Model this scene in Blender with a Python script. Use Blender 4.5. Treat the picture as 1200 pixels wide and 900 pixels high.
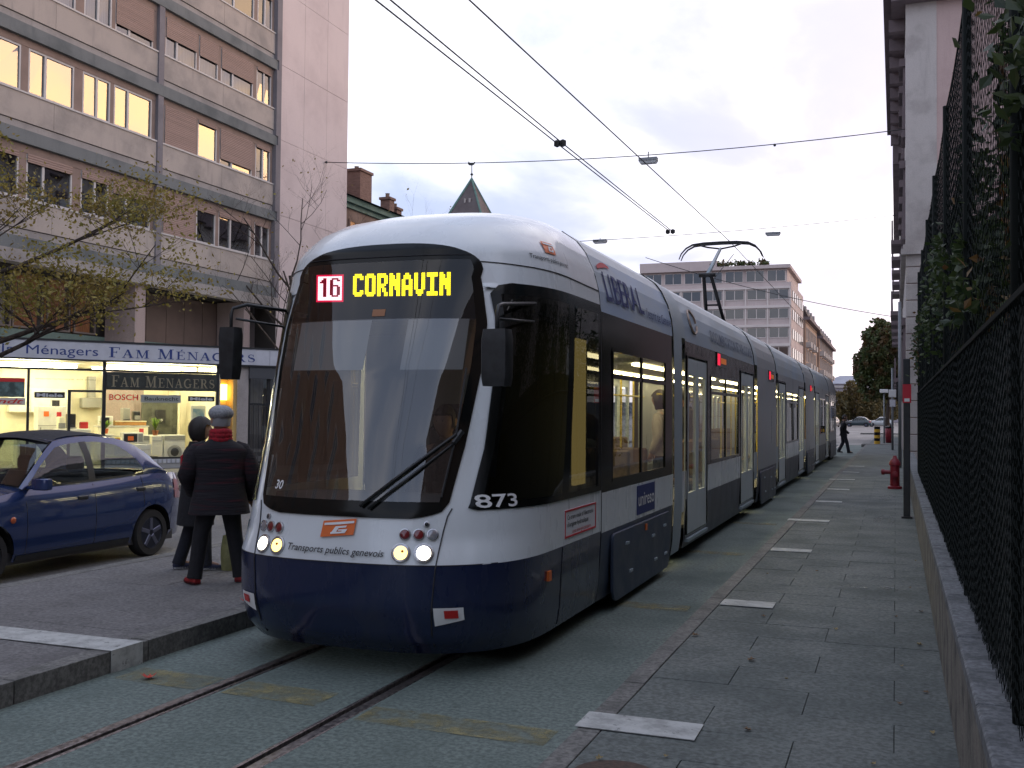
import bpy, bmesh, math, random
from mathutils import Vector, Matrix
R = math.radians
for o in list(bpy.data.objects): bpy.data.objects.remove(o)
scene = bpy.context.scene
COL = scene.collection

# ------------------------------------------------------------------ camera
cam_d = bpy.data.cameras.new('camera'); cam = bpy.data.objects.new('camera', cam_d); COL.objects.link(cam)
cam_d.sensor_width = 36.0; cam_d.lens = 36.0; cam_d.clip_end = 3000; cam_d.clip_start = 0.05
cam.matrix_world = (Matrix.Translation((0, 0, 1.74)) @ Matrix.Rotation(R(20.55), 4, 'Z')
                    @ Matrix.Rotation(R(91.55), 4, 'X') @ Matrix.Rotation(R(0.5), 4, 'Z'))
scene.camera = cam

# ------------------------------------------------------------------ sky: low sun behind broken cloud
SUN_AZ, SUN_EL = 44.0, 7.0          # degrees right of the street direction (+Y), above the horizon
world = bpy.data.worlds.new('World'); scene.world = world; world.use_nodes = True
nt = world.node_tree; nt.nodes.clear()
def N(tree, t, **kw):
    n = tree.nodes.new(t)
    for k, v in kw.items(): setattr(n, k, v)
    return n
def wmath(op, a, b=None, c=None, tree=nt, clamp=False):
    n = N(tree, 'ShaderNodeMath', operation=op); n.use_clamp = clamp
    for i, x in enumerate((a, b, c)):
        if x is None: continue
        if isinstance(x, (int, float)): n.inputs[i].default_value = x
        else: tree.links.new(x, n.inputs[i])
    return n.outputs[0]
def wmix(fac, a, b, tree=nt, blend='MIX'):
    n = N(tree, 'ShaderNodeMix', data_type='RGBA', blend_type=blend)
    if isinstance(fac, (int, float)): n.inputs['Factor'].default_value = fac
    else: tree.links.new(fac, n.inputs['Factor'])
    for s, x in ((6, a), (7, b)):
        if isinstance(x, tuple): n.inputs[s].default_value = (*x, 1)
        else: tree.links.new(x, n.inputs[s])
    return n.outputs[2]
def wrange(v, a, b, c=0.0, d=1.0, tree=nt):
    n = N(tree, 'ShaderNodeMapRange', interpolation_type='SMOOTHSTEP'); tree.links.new(v, n.inputs[0])
    for i, x in enumerate((a, b, c, d)): n.inputs[i + 1].default_value = x
    return n.outputs[0]
L = nt.links.new
sky = N(nt, 'ShaderNodeTexSky', sky_type='NISHITA', sun_disc=False)
sky.sun_elevation = R(SUN_EL); sky.sun_rotation = R(SUN_AZ); sky.air_density = 1.4; sky.dust_density = 2.5
tc = N(nt, 'ShaderNodeTexCoord'); sep = N(nt, 'ShaderNodeSeparateXYZ'); L(tc.outputs['Generated'], sep.inputs[0])
zz = wmath('MAXIMUM', wmath('ADD', sep.outputs[2], 0.18), 0.06)
cmb = N(nt, 'ShaderNodeCombineXYZ')
L(wmath('DIVIDE', sep.outputs[0], zz), cmb.inputs[0]); L(wmath('DIVIDE', sep.outputs[1], zz), cmb.inputs[1])
n1 = N(nt, 'ShaderNodeTexNoise'); n1.inputs['Scale'].default_value = 1.5; n1.inputs['Detail'].default_value = 7; n1.inputs['Roughness'].default_value = .52; n1.inputs['Distortion'].default_value = .25
mp = N(nt, 'ShaderNodeMapping'); mp.inputs['Location'].default_value = (3.1, 1.7, 0); mp.inputs['Scale'].default_value = (1.0, .75, 1)
L(cmb.outputs[0], mp.inputs[0]); L(mp.outputs[0], n1.inputs['Vector'])
sun_dir = (math.sin(R(SUN_AZ)) * math.cos(R(SUN_EL)), math.cos(R(SUN_AZ)) * math.cos(R(SUN_EL)), math.sin(R(SUN_EL)))
dot = N(nt, 'ShaderNodeVectorMath', operation='DOT_PRODUCT'); L(tc.outputs['Generated'], dot.inputs[0]); dot.inputs[1].default_value = sun_dir
glow = wrange(dot.outputs['Value'], .25, .97)              # thin cloud in front of the low sun is brighter
warm = wrange(dot.outputs['Value'], .72, 1.0)
thick = wrange(n1.outputs[0], .40, .66)                    # thickness of the cloud layer
lit = wmix(glow, (.78, .79, .88), (1.5, 1.40, 1.42))
lit = wmix(warm, lit, (1.7, 1.1, .55))
grey = wmix(glow, (.37, .44, .62), (.70, .63, .74))
cloud = wmix(thick, grey, lit)
horizon = wrange(sep.outputs[2], .0, .16, 1, 0)
cloud = wmix(wmath('MULTIPLY', horizon, wmath('ADD', wmath('MULTIPLY', glow, .5), .1)), cloud, (1.7, 1.36, 1.22))
c10 = N(nt, 'ShaderNodeVectorMath', operation='SCALE'); L(cloud, c10.inputs[0]); c10.inputs['Scale'].default_value = 10.0
cover = wrange(n1.outputs[0], .22, .42, .75, .98)
fin = wmix(cover, sky.outputs[0], c10.outputs[0])
bg = N(nt, 'ShaderNodeBackground'); bg.inputs['Strength'].default_value = 0.1; L(fin, bg.inputs['Color'])
wo = N(nt, 'ShaderNodeOutputWorld'); L(bg.outputs[0], wo.inputs['Surface'])

sun_d = bpy.data.lights.new('sun', 'SUN'); sun = bpy.data.objects.new('sun', sun_d); COL.objects.link(sun)
sun_d.energy = 0.36; sun_d.angle = R(23); sun_d.color = (1.0, .56, .24)
sun.rotation_euler = Vector(sun_dir).to_track_quat('Z', 'Y').to_euler()

vs = scene.view_settings; vs.view_transform = 'Standard'; vs.look = 'None'; vs.exposure = 0.76; vs.gamma = 1.0; vs.use_curve_mapping = False
scene.render.engine = 'CYCLES'
scene.cycles.max_bounces = 8; scene.cycles.transparent_max_bounces = 12; scene.cycles.caustics_reflective = False; scene.cycles.caustics_refractive = False
scene.render.resolution_x = 1024; scene.render.resolution_y = 768

# ================================================================== helpers
def tag(o, label=None, cat=None, group=None, kind=None):
    if label: o['label'] = label
    if cat: o['category'] = cat
    if group: o['group'] = group
    if kind: o['kind'] = kind
    return o
def empty(name, loc=(0, 0, 0), rz=0.0):
    o = bpy.data.objects.new(name, None); COL.objects.link(o); o.location = loc; o.rotation_euler[2] = rz
    o.empty_display_size = .2
    return o
def adopt(child, parent):
    """parent without moving the child: its mesh is written in world coordinates"""
    child.parent = parent
    p = parent; m = Matrix.Identity(4)
    while p is not None:
        b = Matrix.Translation(p.location) @ p.rotation_euler.to_matrix().to_4x4() @ Matrix.Diagonal((*p.scale, 1))
        m = (b if p.parent is None else p.matrix_parent_inverse @ b) @ m
        p = p.parent
    child.matrix_parent_inverse = m.inverted()
    return child
def copy_tree(o, parent=None):
    c = o.copy(); COL.objects.link(c)
    if parent is not None: c.parent = parent
    for ch in [x for x in bpy.data.objects if x.parent == o]: copy_tree(ch, c)
    return c

class MB:
    def __init__(s): s.v = []; s.f = []; s.m = []; s.cur = 0
    def add(s, vs, fs):
        b = len(s.v); s.v += [tuple(p) for p in vs]
        for f in fs: s.f.append(tuple(b + i for i in f)); s.m.append(s.cur)
        return s
    def quad(s, a, b, c, d): return s.add([a, b, c, d], [(0, 1, 2, 3)])
    def poly(s, pts): return s.add(pts, [tuple(range(len(pts)))])
    def box(s, x0, x1, y0, y1, z0, z1):
        v = [(x, y, z) for z in (z0, z1) for y in (y0, y1) for x in (x0, x1)]
        return s.add(v, [(0, 2, 3, 1), (4, 5, 7, 6), (0, 1, 5, 4), (2, 6, 7, 3), (0, 4, 6, 2), (1, 3, 7, 5)])
    def tbox(s, M, x0, x1, y0, y1, z0, z1):
        v = [M @ Vector((x, y, z)) for z in (z0, z1) for y in (y0, y1) for x in (x0, x1)]
        return s.add(v, [(0, 2, 3, 1), (4, 5, 7, 6), (0, 1, 5, 4), (2, 6, 7, 3), (0, 4, 6, 2), (1, 3, 7, 5)])
    def bar(s, p0, p1, w, h, up=(0, 0, 1)):
        p0, p1 = Vector(p0), Vector(p1); d = (p1 - p0).normalized(); u = Vector(up); r = d.cross(u)
        if r.length < 1e-4: r = d.cross(Vector((1, 0, 0)))
        r.normalize(); u = r.cross(d).normalized(); r *= w / 2; u *= h / 2
        v = [p + a * r + b * u for p in (p0, p1) for a, b in ((-1, -1), (1, -1), (1, 1), (-1, 1))]
        return s.add(v, [(3, 2, 1, 0), (4, 5, 6, 7), (0, 1, 5, 4), (1, 2, 6, 5), (2, 3, 7, 6), (3, 0, 4, 7)])
    def tube(s, pts, r, n=6, caps=True):
        pts = [Vector(p) for p in pts]; k = len(pts)
        rs = r if isinstance(r, (list, tuple)) else [r] * k
        vs = []; ref = None
        for i, p in enumerate(pts):
            d = (pts[min(i + 1, k - 1)] - pts[max(i - 1, 0)])
            if d.length < 1e-9: d = Vector((0, 0, 1))
            d.normalize()
            if ref is None: ref = d.orthogonal().normalized()
            ref = (ref - d * ref.dot(d))
            if ref.length < 1e-6: ref = d.orthogonal()
            ref.normalize(); q = d.cross(ref)
            for j in range(n):
                a = 2 * math.pi * j / n; vs.append(p + (ref * math.cos(a) + q * math.sin(a)) * rs[i])
        fs = [(i * n + j, i * n + (j + 1) % n, (i + 1) * n + (j + 1) % n, (i + 1) * n + j) for i in range(k - 1) for j in range(n)]
        if caps: fs += [tuple(range(n - 1, -1, -1)), tuple((k - 1) * n + j for j in range(n))]
        return s.add(vs, fs)
    def lathe(s, prof, c=(0, 0, 0), n=20, M=None, sx=1, sy=1):
        c = Vector(c); vs = []
        for r, z in prof:
            for j in range(n):
                a = 2 * math.pi * j / n; p = Vector((r * math.cos(a) * sx, r * math.sin(a) * sy, z))
                if M is not None: p = M @ p
                vs.append(p + c)
        k = len(prof)
        fs = [(i * n + j, i * n + (j + 1) % n, (i + 1) * n + (j + 1) % n, (i + 1) * n + j) for i in range(k - 1) for j in range(n)]
        fs += [tuple(range(n - 1, -1, -1)), tuple((k - 1) * n + j for j in range(n))]
        return s.add(vs, fs)
    def grid(s, rows, keep=None, closed=False):
        """rows: list of equal-length point lists; keep(i,j) filters cells"""
        n = len(rows[0]); k = len(rows); vs = [p for r in rows for p in r]
        fs = []
        for i in range(k - 1):
            for j in range(n if closed else n - 1):
                if keep and not keep(i, j): continue
                fs.append((i * n + j, i * n + (j + 1) % n, (i + 1) * n + (j + 1) % n, (i + 1) * n + j))
        return s.add(vs, fs)
    def prism(s, pts, d):
        """extrude a planar polygon by vector d"""
        d = Vector(d); a = [Vector(p) for p in pts]; n = len(a); b = [p + d for p in a]
        return s.add(a + b, [tuple(range(n - 1, -1, -1)), tuple(range(n, 2 * n))] + [(i, (i + 1) % n, n + (i + 1) % n, n + i) for i in range(n)])
    def build(s, name, mats, parent=None, smooth=False, bevel=0.0, auto=None):
        me = bpy.data.meshes.new(name); me.from_pydata(s.v, [], s.f)
        mats = mats if isinstance(mats, (list, tuple)) else [mats]
        for m in mats: me.materials.append(m)
        me.polygons.foreach_set('material_index', s.m)
        bm = bmesh.new(); bm.from_mesh(me)
        lv = [v for v in bm.verts if not v.link_faces]
        if lv: bmesh.ops.delete(bm, geom=lv, context='VERTS')
        bmesh.ops.recalc_face_normals(bm, faces=bm.faces)
        if bevel: bmesh.ops.bevel(bm, geom=bm.edges[:], offset=bevel, segments=1, affect='EDGES', clamp_overlap=True)
        bm.to_mesh(me); bm.free()
        if smooth:
            me.polygons.foreach_set('use_smooth', [True] * len(me.polygons))
            if auto is not None:
                try: me.set_sharp_from_angle(angle=R(auto))
                except Exception: pass
        me.update()
        o = bpy.data.objects.new(name, me); COL.objects.link(o)
        if parent is not None: adopt(o, parent)
        return o

_tm = {}
def text_raw(txt, shear=0.0, bold=0.0, space=1.0):
    """flat triangulated glyph mesh of the built-in font, height of a capital about 1, origin at lower left"""
    key = (txt, shear, bold, space)
    if key in _tm: return _tm[key]
    cu = bpy.data.curves.new('t', 'FONT'); cu.body = txt; cu.size = 1.42; cu.shear = shear; cu.offset = bold; cu.space_character = space
    cu.resolution_u = 3; cu.fill_mode = 'FRONT'
    o = bpy.data.objects.new('t', cu); COL.objects.link(o)
    dg = bpy.context.evaluated_depsgraph_get(); me = bpy.data.meshes.new_from_object(o.evaluated_get(dg))
    vs = [v.co.copy() for v in me.vertices]; fs = [tuple(p.vertices) for p in me.polygons]
    bpy.data.objects.remove(o); bpy.data.meshes.remove(me)
    x0 = min(v.x for v in vs); x1 = max(v.x for v in vs)
    vs = [(v.x - x0, v.y) for v in vs]
    _tm[key] = (vs, fs, x1 - x0)
    return _tm[key]
def text_on(mb, txt, fn, x0, x1, z0, h, **kw):
    """write txt so that it spans x0..x1 and capital height h from z0, mapped through fn(x, z) -> point"""
    vs, fs, w = text_raw(txt, **kw)
    mb.add([fn(x0 + v[0] / w * (x1 - x0), z0 + v[1] * h) for v in vs], fs)
    return mb

# ------------------------------------------------------------------ materials
_mats = {}
def mat(name, col, rough=.6, metal=0.0, var=0.0, scale=8.0, bump=0.0, bscale=None, spec=.5, col2=None, emit=None, estr=0.0, coat=0.0, stretch=(1, 1, 1), detail=5, lo=.35, hi=.65):
    if name in _mats: return _mats[name]
    m = bpy.data.materials.new(name); m.use_nodes = True; t = m.node_tree; b = t.nodes['Principled BSDF']
    b.inputs['Roughness'].default_value = rough; b.inputs['Metallic'].default_value = metal; b.inputs['Base Color'].default_value = (*col, 1)
    b.inputs['Specular IOR Level'].default_value = spec
    if coat: b.inputs['Coat Weight'].default_value = coat; b.inputs['Coat Roughness'].default_value = .04
    if emit: b.inputs['Emission Color'].default_value = (*emit, 1); b.inputs['Emission Strength'].default_value = estr
    if var or bump or col2:
        g = N(t, 'ShaderNodeNewGeometry'); mpn = N(t, 'ShaderNodeMapping'); mpn.inputs['Scale'].default_value = stretch
        t.links.new(g.outputs['Position'], mpn.inputs[0])
        nz = N(t, 'ShaderNodeTexNoise'); nz.inputs['Scale'].default_value = scale; nz.inputs['Detail'].default_value = detail; nz.inputs['Roughness'].default_value = .6
        t.links.new(mpn.outputs[0], nz.inputs['Vector'])
        if var or col2:
            c2 = col2 or tuple(min(1, c * (1 + var)) for c in col); c1 = col if col2 else tuple(c * (1 - var) for c in col)
            f = wrange(nz.outputs[0], lo, hi, tree=t)
            mx = wmix(f, c1, c2, tree=t); t.links.new(mx, b.inputs['Base Color'])
            rr = wrange(nz.outputs[0], .3, .7, max(.02, rough - .08), min(1, rough + .08), tree=t); t.links.new(rr, b.inputs['Roughness'])
        if bump:
            n2 = nz
            if bscale:
                n2 = N(t, 'ShaderNodeTexNoise'); n2.inputs['Scale'].default_value = bscale; n2.inputs['Detail'].default_value = 4
                t.links.new(mpn.outputs[0], n2.inputs['Vector'])
            bp = N(t, 'ShaderNodeBump'); bp.inputs['Strength'].default_value = bump; bp.inputs['Distance'].default_value = .01
            t.links.new(n2.outputs[0], bp.inputs['Height']); t.links.new(bp.outputs[0], b.inputs['Normal'])
    _mats[name] = m
    return m
def weather(name, col, rough=.8, grime=(.05, .05, .045), amount=.5, scale=1.2, streak=True, bump=.15, fine=40, var=.12):
    """wall / ground material: large blotches, rain streaks, fine grain"""
    if name in _mats: return _mats[name]
    m = bpy.data.materials.new(name); m.use_nodes = True; t = m.node_tree; b = t.nodes['Principled BSDF']
    g = N(t, 'ShaderNodeNewGeometry')
    def noise(sc, st=(1, 1, 1), det=5):
        mpn = N(t, 'ShaderNodeMapping'); mpn.inputs['Scale'].default_value = st; t.links.new(g.outputs['Position'], mpn.inputs[0])
        nz = N(t, 'ShaderNodeTexNoise'); nz.inputs['Scale'].default_value = sc; nz.inputs['Detail'].default_value = det; nz.inputs['Roughness'].default_value = .62
        t.links.new(mpn.outputs[0], nz.inputs['Vector']); return nz.outputs[0]
    a = noise(scale); f = noise(fine)
    c = wmix(wrange(f, .3, .7, tree=t), tuple(x * (1 - var) for x in col), tuple(min(1, x * (1 + var)) for x in col), tree=t)
    if not streak:                                        # coarse grit that still shows at street distance
        gr = noise(34, (1, 1, 1), 9); c = wmix(wrange(gr, .34, .66, tree=t), tuple(x * .62 for x in col), tuple(min(1, x * 1.30) for x in col), tree=t)
    k = wrange(a, .42, .72, 0, amount, tree=t)
    if streak:
        s2 = noise(3.0, (1, 1, .12)); k = wmath('MAXIMUM', k, wrange(s2, .52, .78, 0, amount, tree=t), tree=t)
    c = wmix(k, c, grime, tree=t)
    if not streak:                                        # spots, oil and patched areas on the ground
        sp_ = noise(scale * 9, (1, 1, 1), 3); c = wmix(wrange(sp_, .62, .70, 0, .45, tree=t), c, tuple(x * .55 for x in grime), tree=t)
        pl = noise(scale * 22, (1, 1, 1), 2); c = wmix(wrange(pl, .66, .70, 0, .35, tree=t), c, tuple(min(1, x * 1.5) for x in col), tree=t)
    t.links.new(c, b.inputs['Base Color'])
    b.inputs['Roughness'].default_value = rough
    t.links.new(wrange(a, .3, .7, rough - .1, min(1, rough + .1), tree=t), b.inputs['Roughness'])
    bp = N(t, 'ShaderNodeBump'); bp.inputs['Strength'].default_value = bump; bp.inputs['Distance'].default_value = .008
    t.links.new(f, bp.inputs['Height']); t.links.new(bp.outputs[0], b.inputs['Normal'])
    _mats[name] = m
    return m
def glass(name, tint=(.9, .95, .95), rough=.01, ior=1.5, gloss=(1, 1, 1), wav=0.0, wscale=2.0):
    if name in _mats: return _mats[name]
    m = bpy.data.materials.new(name); m.use_nodes = True; t = m.node_tree; t.nodes.clear()
    tr = N(t, 'ShaderNodeBsdfTransparent'); tr.inputs[0].default_value = (*tint, 1)
    gl = N(t, 'ShaderNodeBsdfGlossy'); gl.inputs['Roughness'].default_value = rough; gl.inputs['Color'].default_value = (*gloss, 1)
    fr = N(t, 'ShaderNodeFresnel'); gg = N(t, 'ShaderNodeNewGeometry')
    t.links.new(wrange(gg.outputs['Backfacing'], 0, 1, ior, 1 / ior, tree=t), fr.inputs['IOR'])   # a pane reflects the same from both sides
    mx = N(t, 'ShaderNodeMixShader'); out = N(t, 'ShaderNodeOutputMaterial')
    if wav:
        g = N(t, 'ShaderNodeNewGeometry'); nz = N(t, 'ShaderNodeTexNoise'); nz.inputs['Scale'].default_value = wscale; nz.inputs['Detail'].default_value = 1
        t.links.new(g.outputs['Position'], nz.inputs['Vector'])
        bp = N(t, 'ShaderNodeBump'); bp.inputs['Strength'].default_value = wav; bp.inputs['Distance'].default_value = .02
        t.links.new(nz.outputs[0], bp.inputs['Height']); t.links.new(bp.outputs[0], gl.inputs['Normal']); t.links.new(bp.outputs[0], fr.inputs['Normal'])
    t.links.new(fr.outputs[0], mx.inputs[0]); t.links.new(tr.outputs[0], mx.inputs[1]); t.links.new(gl.outputs[0], mx.inputs[2]); t.links.new(mx.outputs[0], out.inputs[0])
    _mats[name] = m
    return m
def emis(name, col, strength):
    if name in _mats: return _mats[name]
    m = bpy.data.materials.new(name); m.use_nodes = True; t = m.node_tree; t.nodes.clear()
    e = N(t, 'ShaderNodeEmission'); e.inputs[0].default_value = (*col, 1); e.inputs[1].default_value = strength
    out = N(t, 'ShaderNodeOutputMaterial'); t.links.new(e.outputs[0], out.inputs[0]); _mats[name] = m
    return m
def leafmat(name, c1, c2, c3=None):
    if name in _mats: return _mats[name]
    m = bpy.data.materials.new(name); m.use_nodes = True; t = m.node_tree; b = t.nodes['Principled BSDF']
    g = N(t, 'ShaderNodeNewGeometry')
    c = wmix(g.outputs['Random Per Island'], c1, c2, tree=t)
    nz = N(t, 'ShaderNodeTexNoise'); nz.inputs['Scale'].default_value = 1.3; t.links.new(g.outputs['Position'], nz.inputs['Vector'])
    if c3: c = wmix(wrange(nz.outputs[0], .48, .62, tree=t), c, c3, tree=t)
    t.links.new(c, b.inputs['Base Color']); b.inputs['Roughness'].default_value = .55
    tl = N(t, 'ShaderNodeBsdfTranslucent'); t.links.new(c, tl.inputs[0]); mx = N(t, 'ShaderNodeMixShader'); mx.inputs[0].default_value = .3
    out = t.nodes['Material Output']; t.links.new(b.outputs[0], mx.inputs[1]); t.links.new(tl.outputs[0], mx.inputs[2]); t.links.new(mx.outputs[0], out.inputs[0])
    _mats[name] = m
    return m

M_ASPH = weather('asphalt_road', (.130, .166, .150), .78, grime=(.082, .108, .098), amount=.8, scale=.9, streak=False, bump=.45, fine=150, var=.38)
M_ROADL = weather('asphalt_lane', (.14, .14, .14), .7, grime=(.09, .09, .09), amount=.6, scale=.7, streak=False, bump=.3, fine=110, var=.25)
M_PAVE = weather('paving_slab', (.108, .124, .118), .8, grime=(.068, .079, .076), amount=.6, scale=1.6, streak=False, bump=.3, fine=90, var=.2)
M_PLATL = weather('platform_surface', (.145, .141, .140), .8, grime=(.092, .088, .087), amount=.6, scale=1.3, streak=False, bump=.3, fine=90, var=.2)
M_KERB = weather('granite_kerb', (.15, .147, .138), .8, grime=(.07, .07, .065), amount=.6, scale=4, streak=False, bump=.35, fine=150, var=.35)
def worn(name, col, cover=.5, scale=9.0, soft=.12, grime=.6):
    '''thin road paint rubbed away in irregular patches'''
    if name in _mats: return _mats[name]
    m = bpy.data.materials.new(name); m.use_nodes = True; t = m.node_tree; b = t.nodes['Principled BSDF']; g = N(t, 'ShaderNodeNewGeometry')
    def nz(sc, d): n = N(t, 'ShaderNodeTexNoise'); n.inputs['Scale'].default_value = sc; n.inputs['Detail'].default_value = d; n.inputs['Roughness'].default_value = .7; t.links.new(g.outputs['Position'], n.inputs['Vector']); return n.outputs[0]
    c = wmix(wrange(nz(scale * .6, 4), .35, .7, tree=t), col, tuple(x * grime for x in col), tree=t); t.links.new(c, b.inputs['Base Color']); b.inputs['Roughness'].default_value = .75
    tr = N(t, 'ShaderNodeBsdfTransparent'); mx = N(t, 'ShaderNodeMixShader'); fac = wrange(nz(scale, 8), .5 - cover * .5 + .12, .5 - cover * .5 + .12 + soft, tree=t)
    t.links.new(fac, mx.inputs[0]); t.links.new(tr.outputs[0], mx.inputs[1]); t.links.new(b.outputs[0], mx.inputs[2]); t.links.new(mx.outputs[0], t.nodes['Material Output'].inputs[0])
    _mats[name] = m
    return m
M_WHITEP = worn('white_road_paint', (.46, .47, .455), .62, 14, .10)
M_YELP = worn('faded_yellow_paint', (.30, .27, .13), .60, 5, .45)
M_STEEL = mat('rail_steel', (.30, .27, .26), .36, .9, var=.35, scale=30)
M_DARK = mat('dark_gap', (.012, .012, .012), .9)
M_BLACKP = mat('black_plastic', (.018, .02, .022), .42, var=.2, scale=20)
M_BLACKM = mat('black_metal', (.03, .03, .032), .5, .3)
M_WIRE = mat('wire', (.02, .02, .022), .6)

# ================================================================== ground, track, pavements
rnd = random.Random(7)
M_GROUND = weather('ground_asphalt', (.10, .105, .11), .8, grime=(.06, .06, .065), amount=.6, scale=.4, streak=False, bump=.2, fine=60, var=.2)
mb = MB(); mb.quad((-900, -300, -.06), (900, -300, -.06), (900, 1500, -.06), (-900, 1500, -.06))
tag(mb.build('ground', M_GROUND), kind='structure')
YA, YB = -6.0, 62.0
mb = MB()
ys = [YA + i * 2.0 for i in range(35)]
for x0, x1 in ((-4.84, -4.04), (-3.91, -3.02), (-2.89, -1.50)):
    mb.grid([[(x0, y, 0), (x1, y, 0)] for y in ys])
mb.quad((-4.84, YA, -.05), (-1.5, YA, -.05), (-1.5, YB, -.05), (-4.84, YB, -.05))
road = tag(mb.build('tram_lane', M_ASPH), kind='structure')
for sgn, xa in ((1, -4.04), (-1, -2.89)):
    mb = MB(); m2 = MB()
    a, b, c, d = xa, xa + sgn * .066, xa + sgn * .108, xa + sgn * .13
    for p, q in ((a, b), (c, d)): mb.box(min(p, q), max(p, q), YA, YB, -.05, .005)
    mb.build('rail', M_STEEL, road, bevel=.004)
    m2.box(min(b, c), max(b, c), YA, YB, -.049, -.03); m2.build('rail_groove', M_DARK, road)
# faded yellow bars across the lane
for i, (x0, x1, y0, y1) in enumerate([(-4.72, -4.06, 5.32, 5.62), (-3.88, -3.2, 5.30, 5.60), (-2.86, -1.72, 5.12, 5.40), (-2.86, -1.72, 9.0, 9.28), (-2.86, -1.75, 12.8, 13.05), (-2.86, -1.75, 16.5, 16.75)]):
    mb = MB(); mb.quad((x0, y0, .004), (x1, y0 - .03, .004), (x1, y1 - .03, .004), (x0, y1, .004))
    mb.build('lane_marking', M_YELP, road)

def slabs(parent, name, cols, y0, y1, lens, z, m, thick=.05, gap=.003, stagger=True, jz=.002):
    protos = {}
    for ci, (xa, xb) in enumerate(cols):
        y = y0 - (lens * .5 if (stagger and ci % 2) else 0) - rnd.random() * .1
        k = 0
        while y < y1:
            l = lens
            key = (ci,)
            if key not in protos:
                b = MB(); b.box(-(xb - xa) / 2 + gap / 2, (xb - xa) / 2 - gap / 2, -l / 2 + gap / 2, l / 2 - gap / 2, -thick, 0)
                o = b.build(name, m, bevel=.003); protos[key] = o
            else:
                o = bpy.data.objects.new(name, protos[key].data); COL.objects.link(o)
            o.location = ((xa + xb) / 2, y + l / 2, z + rnd.uniform(-jz, jz)); o.rotation_euler = (rnd.uniform(-.0015, .0015), rnd.uniform(-.002, .002), 0)
            o.parent = parent
            y += l; k += 1
# right pavement
mb = MB(); mb.box(-1.39, .30, YA, 90, -.05, .131)
pave = tag(mb.build('pavement', mat('joint_sand', (.040, .044, .043), .95, var=.3, scale=30)), kind='structure')
mb = MB(); mb.box(-1.392, .30, 27.2, 90, .02, .14); mb.build('far_surface', M_PAVE, pave)
mb = MB(); mb.box(-1.392, .30, YA, 2.4, .02, .14); mb.build('rear_surface', M_PAVE, pave)
def bond(parent, name, y0, y1, l, z, m):
    pats = ([(-1.39, -.93), (-.93, -.01), (-.01, .30)], [(-1.39, -.47), (-.47, .30)]); protos = {}; y = y0; k = 0
    while y < y1:
        for xa, xb in pats[k % 2]:
            if (xa, xb) not in protos:
                b = MB(); b.box(-(xb - xa) / 2 + .002, (xb - xa) / 2 - .002, -l / 2 + .001, l / 2 - .001, -.05, 0); o = b.build(name, m, bevel=.002); protos[(xa, xb)] = o
            else: o = bpy.data.objects.new(name, protos[(xa, xb)].data); COL.objects.link(o)
            o.location = ((xa + xb) / 2, y + l / 2, z + rnd.uniform(-.0015, .0015)); o.rotation_euler = (rnd.uniform(-.001, .001), rnd.uniform(-.0012, .0012), 0); o.parent = parent
        y += l; k += 1
bond(pave, 'paving_slab', 2.4, 27.1, .47, .14, M_PAVE)
slabs(pave, 'kerb_stone', [(-1.52, -1.39)], 1.0, 60, 1.0, .142, M_KERB, thick=.19, gap=.008)
for i, yy in enumerate((5.03, 8.66, 12.3, 15.9, 19.5, 22.8, 26.3, 29.8, 33.4)):
    mb = MB(); mb.box(-1.53 if i % 3 == 0 else -1.38, -.93 + rnd.uniform(-.02, .02), yy, yy + .27, .1455, .1495)
    mb.build('white_bar', M_WHITEP, pave)
M_WORN = worn('worn_white_paint', (.33, .34, .335), .22, 9, .2)
for x0, x1, y0, y1 in ((-.52, .02, 10.0, 10.2), (-.45, .0, 10.75, 10.85), (-.32, -.02, 16.2, 17.4), (-.30, -.02, 20.4, 21.8)):
    mb = MB(); mb.box(x0, x1, y0, y1, .1455, .1475); mb.build('worn_marking', M_WORN, pave)
# manhole at the bottom edge
mb = MB(); mb.lathe([(.19, .1455), (.19, .149), (.17, .149)], (-1.16, 4.42, 0), 24)
tag(mb.build('manhole_cover', mat('rust_iron', (.07, .045, .035), .7, .4, var=.4, scale=40, bump=.4)), 'small rusty round manhole cover in the right pavement', 'manhole')
# left platform
mb = MB(); mb.box(-7.56, -5.0, YA, 56, -.05, .118)
plat = tag(mb.build('tram_platform', M_DARK), kind='structure')
mb = MB(); mb.box(-7.561, -5.0, 20.0, 56.001, .02, .14); mb.build('far_surface', M_PLATL, plat)
slabs(plat, 'platform_slab', [(-7.40, -6.2), (-6.2, -5.0)], -2.0, 20.0, 1.6, .14, M_PLATL, stagger=False, jz=.001, gap=.005)
slabs(plat, 'kerb_stone', [(-5.0, -4.83)], -2.2, 22, 1.15, .141, M_KERB, thick=.19, gap=.01, jz=.001)
slabs(plat, 'rear_kerb_stone', [(-7.57, -7.40)], -2.0, 20, 1.0, .141, M_KERB, thick=.19, gap=.008, jz=.001)
mb = MB(); mb.box(-7.4, -4.822, 5.42, 5.72, .1445, .149); mb.box(-4.8275, -4.8225, 5.42, 5.72, .0, .1445)
mb.build('white_bar', M_WHITEP, plat)
# street lane with the parked car, far pavement under the shop
mb = MB(); mb.grid([[(-14.2, y, -.004), (-7.57, y, -.004)] for y in ys]); tag(mb.build('street_lane', M_ROADL), kind='structure')
mb = MB(); mb.box(-40, -14.2, YA, 60, -.05, .12); fp = tag(mb.build('far_pavement', M_PLATL), kind='structure')
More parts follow.
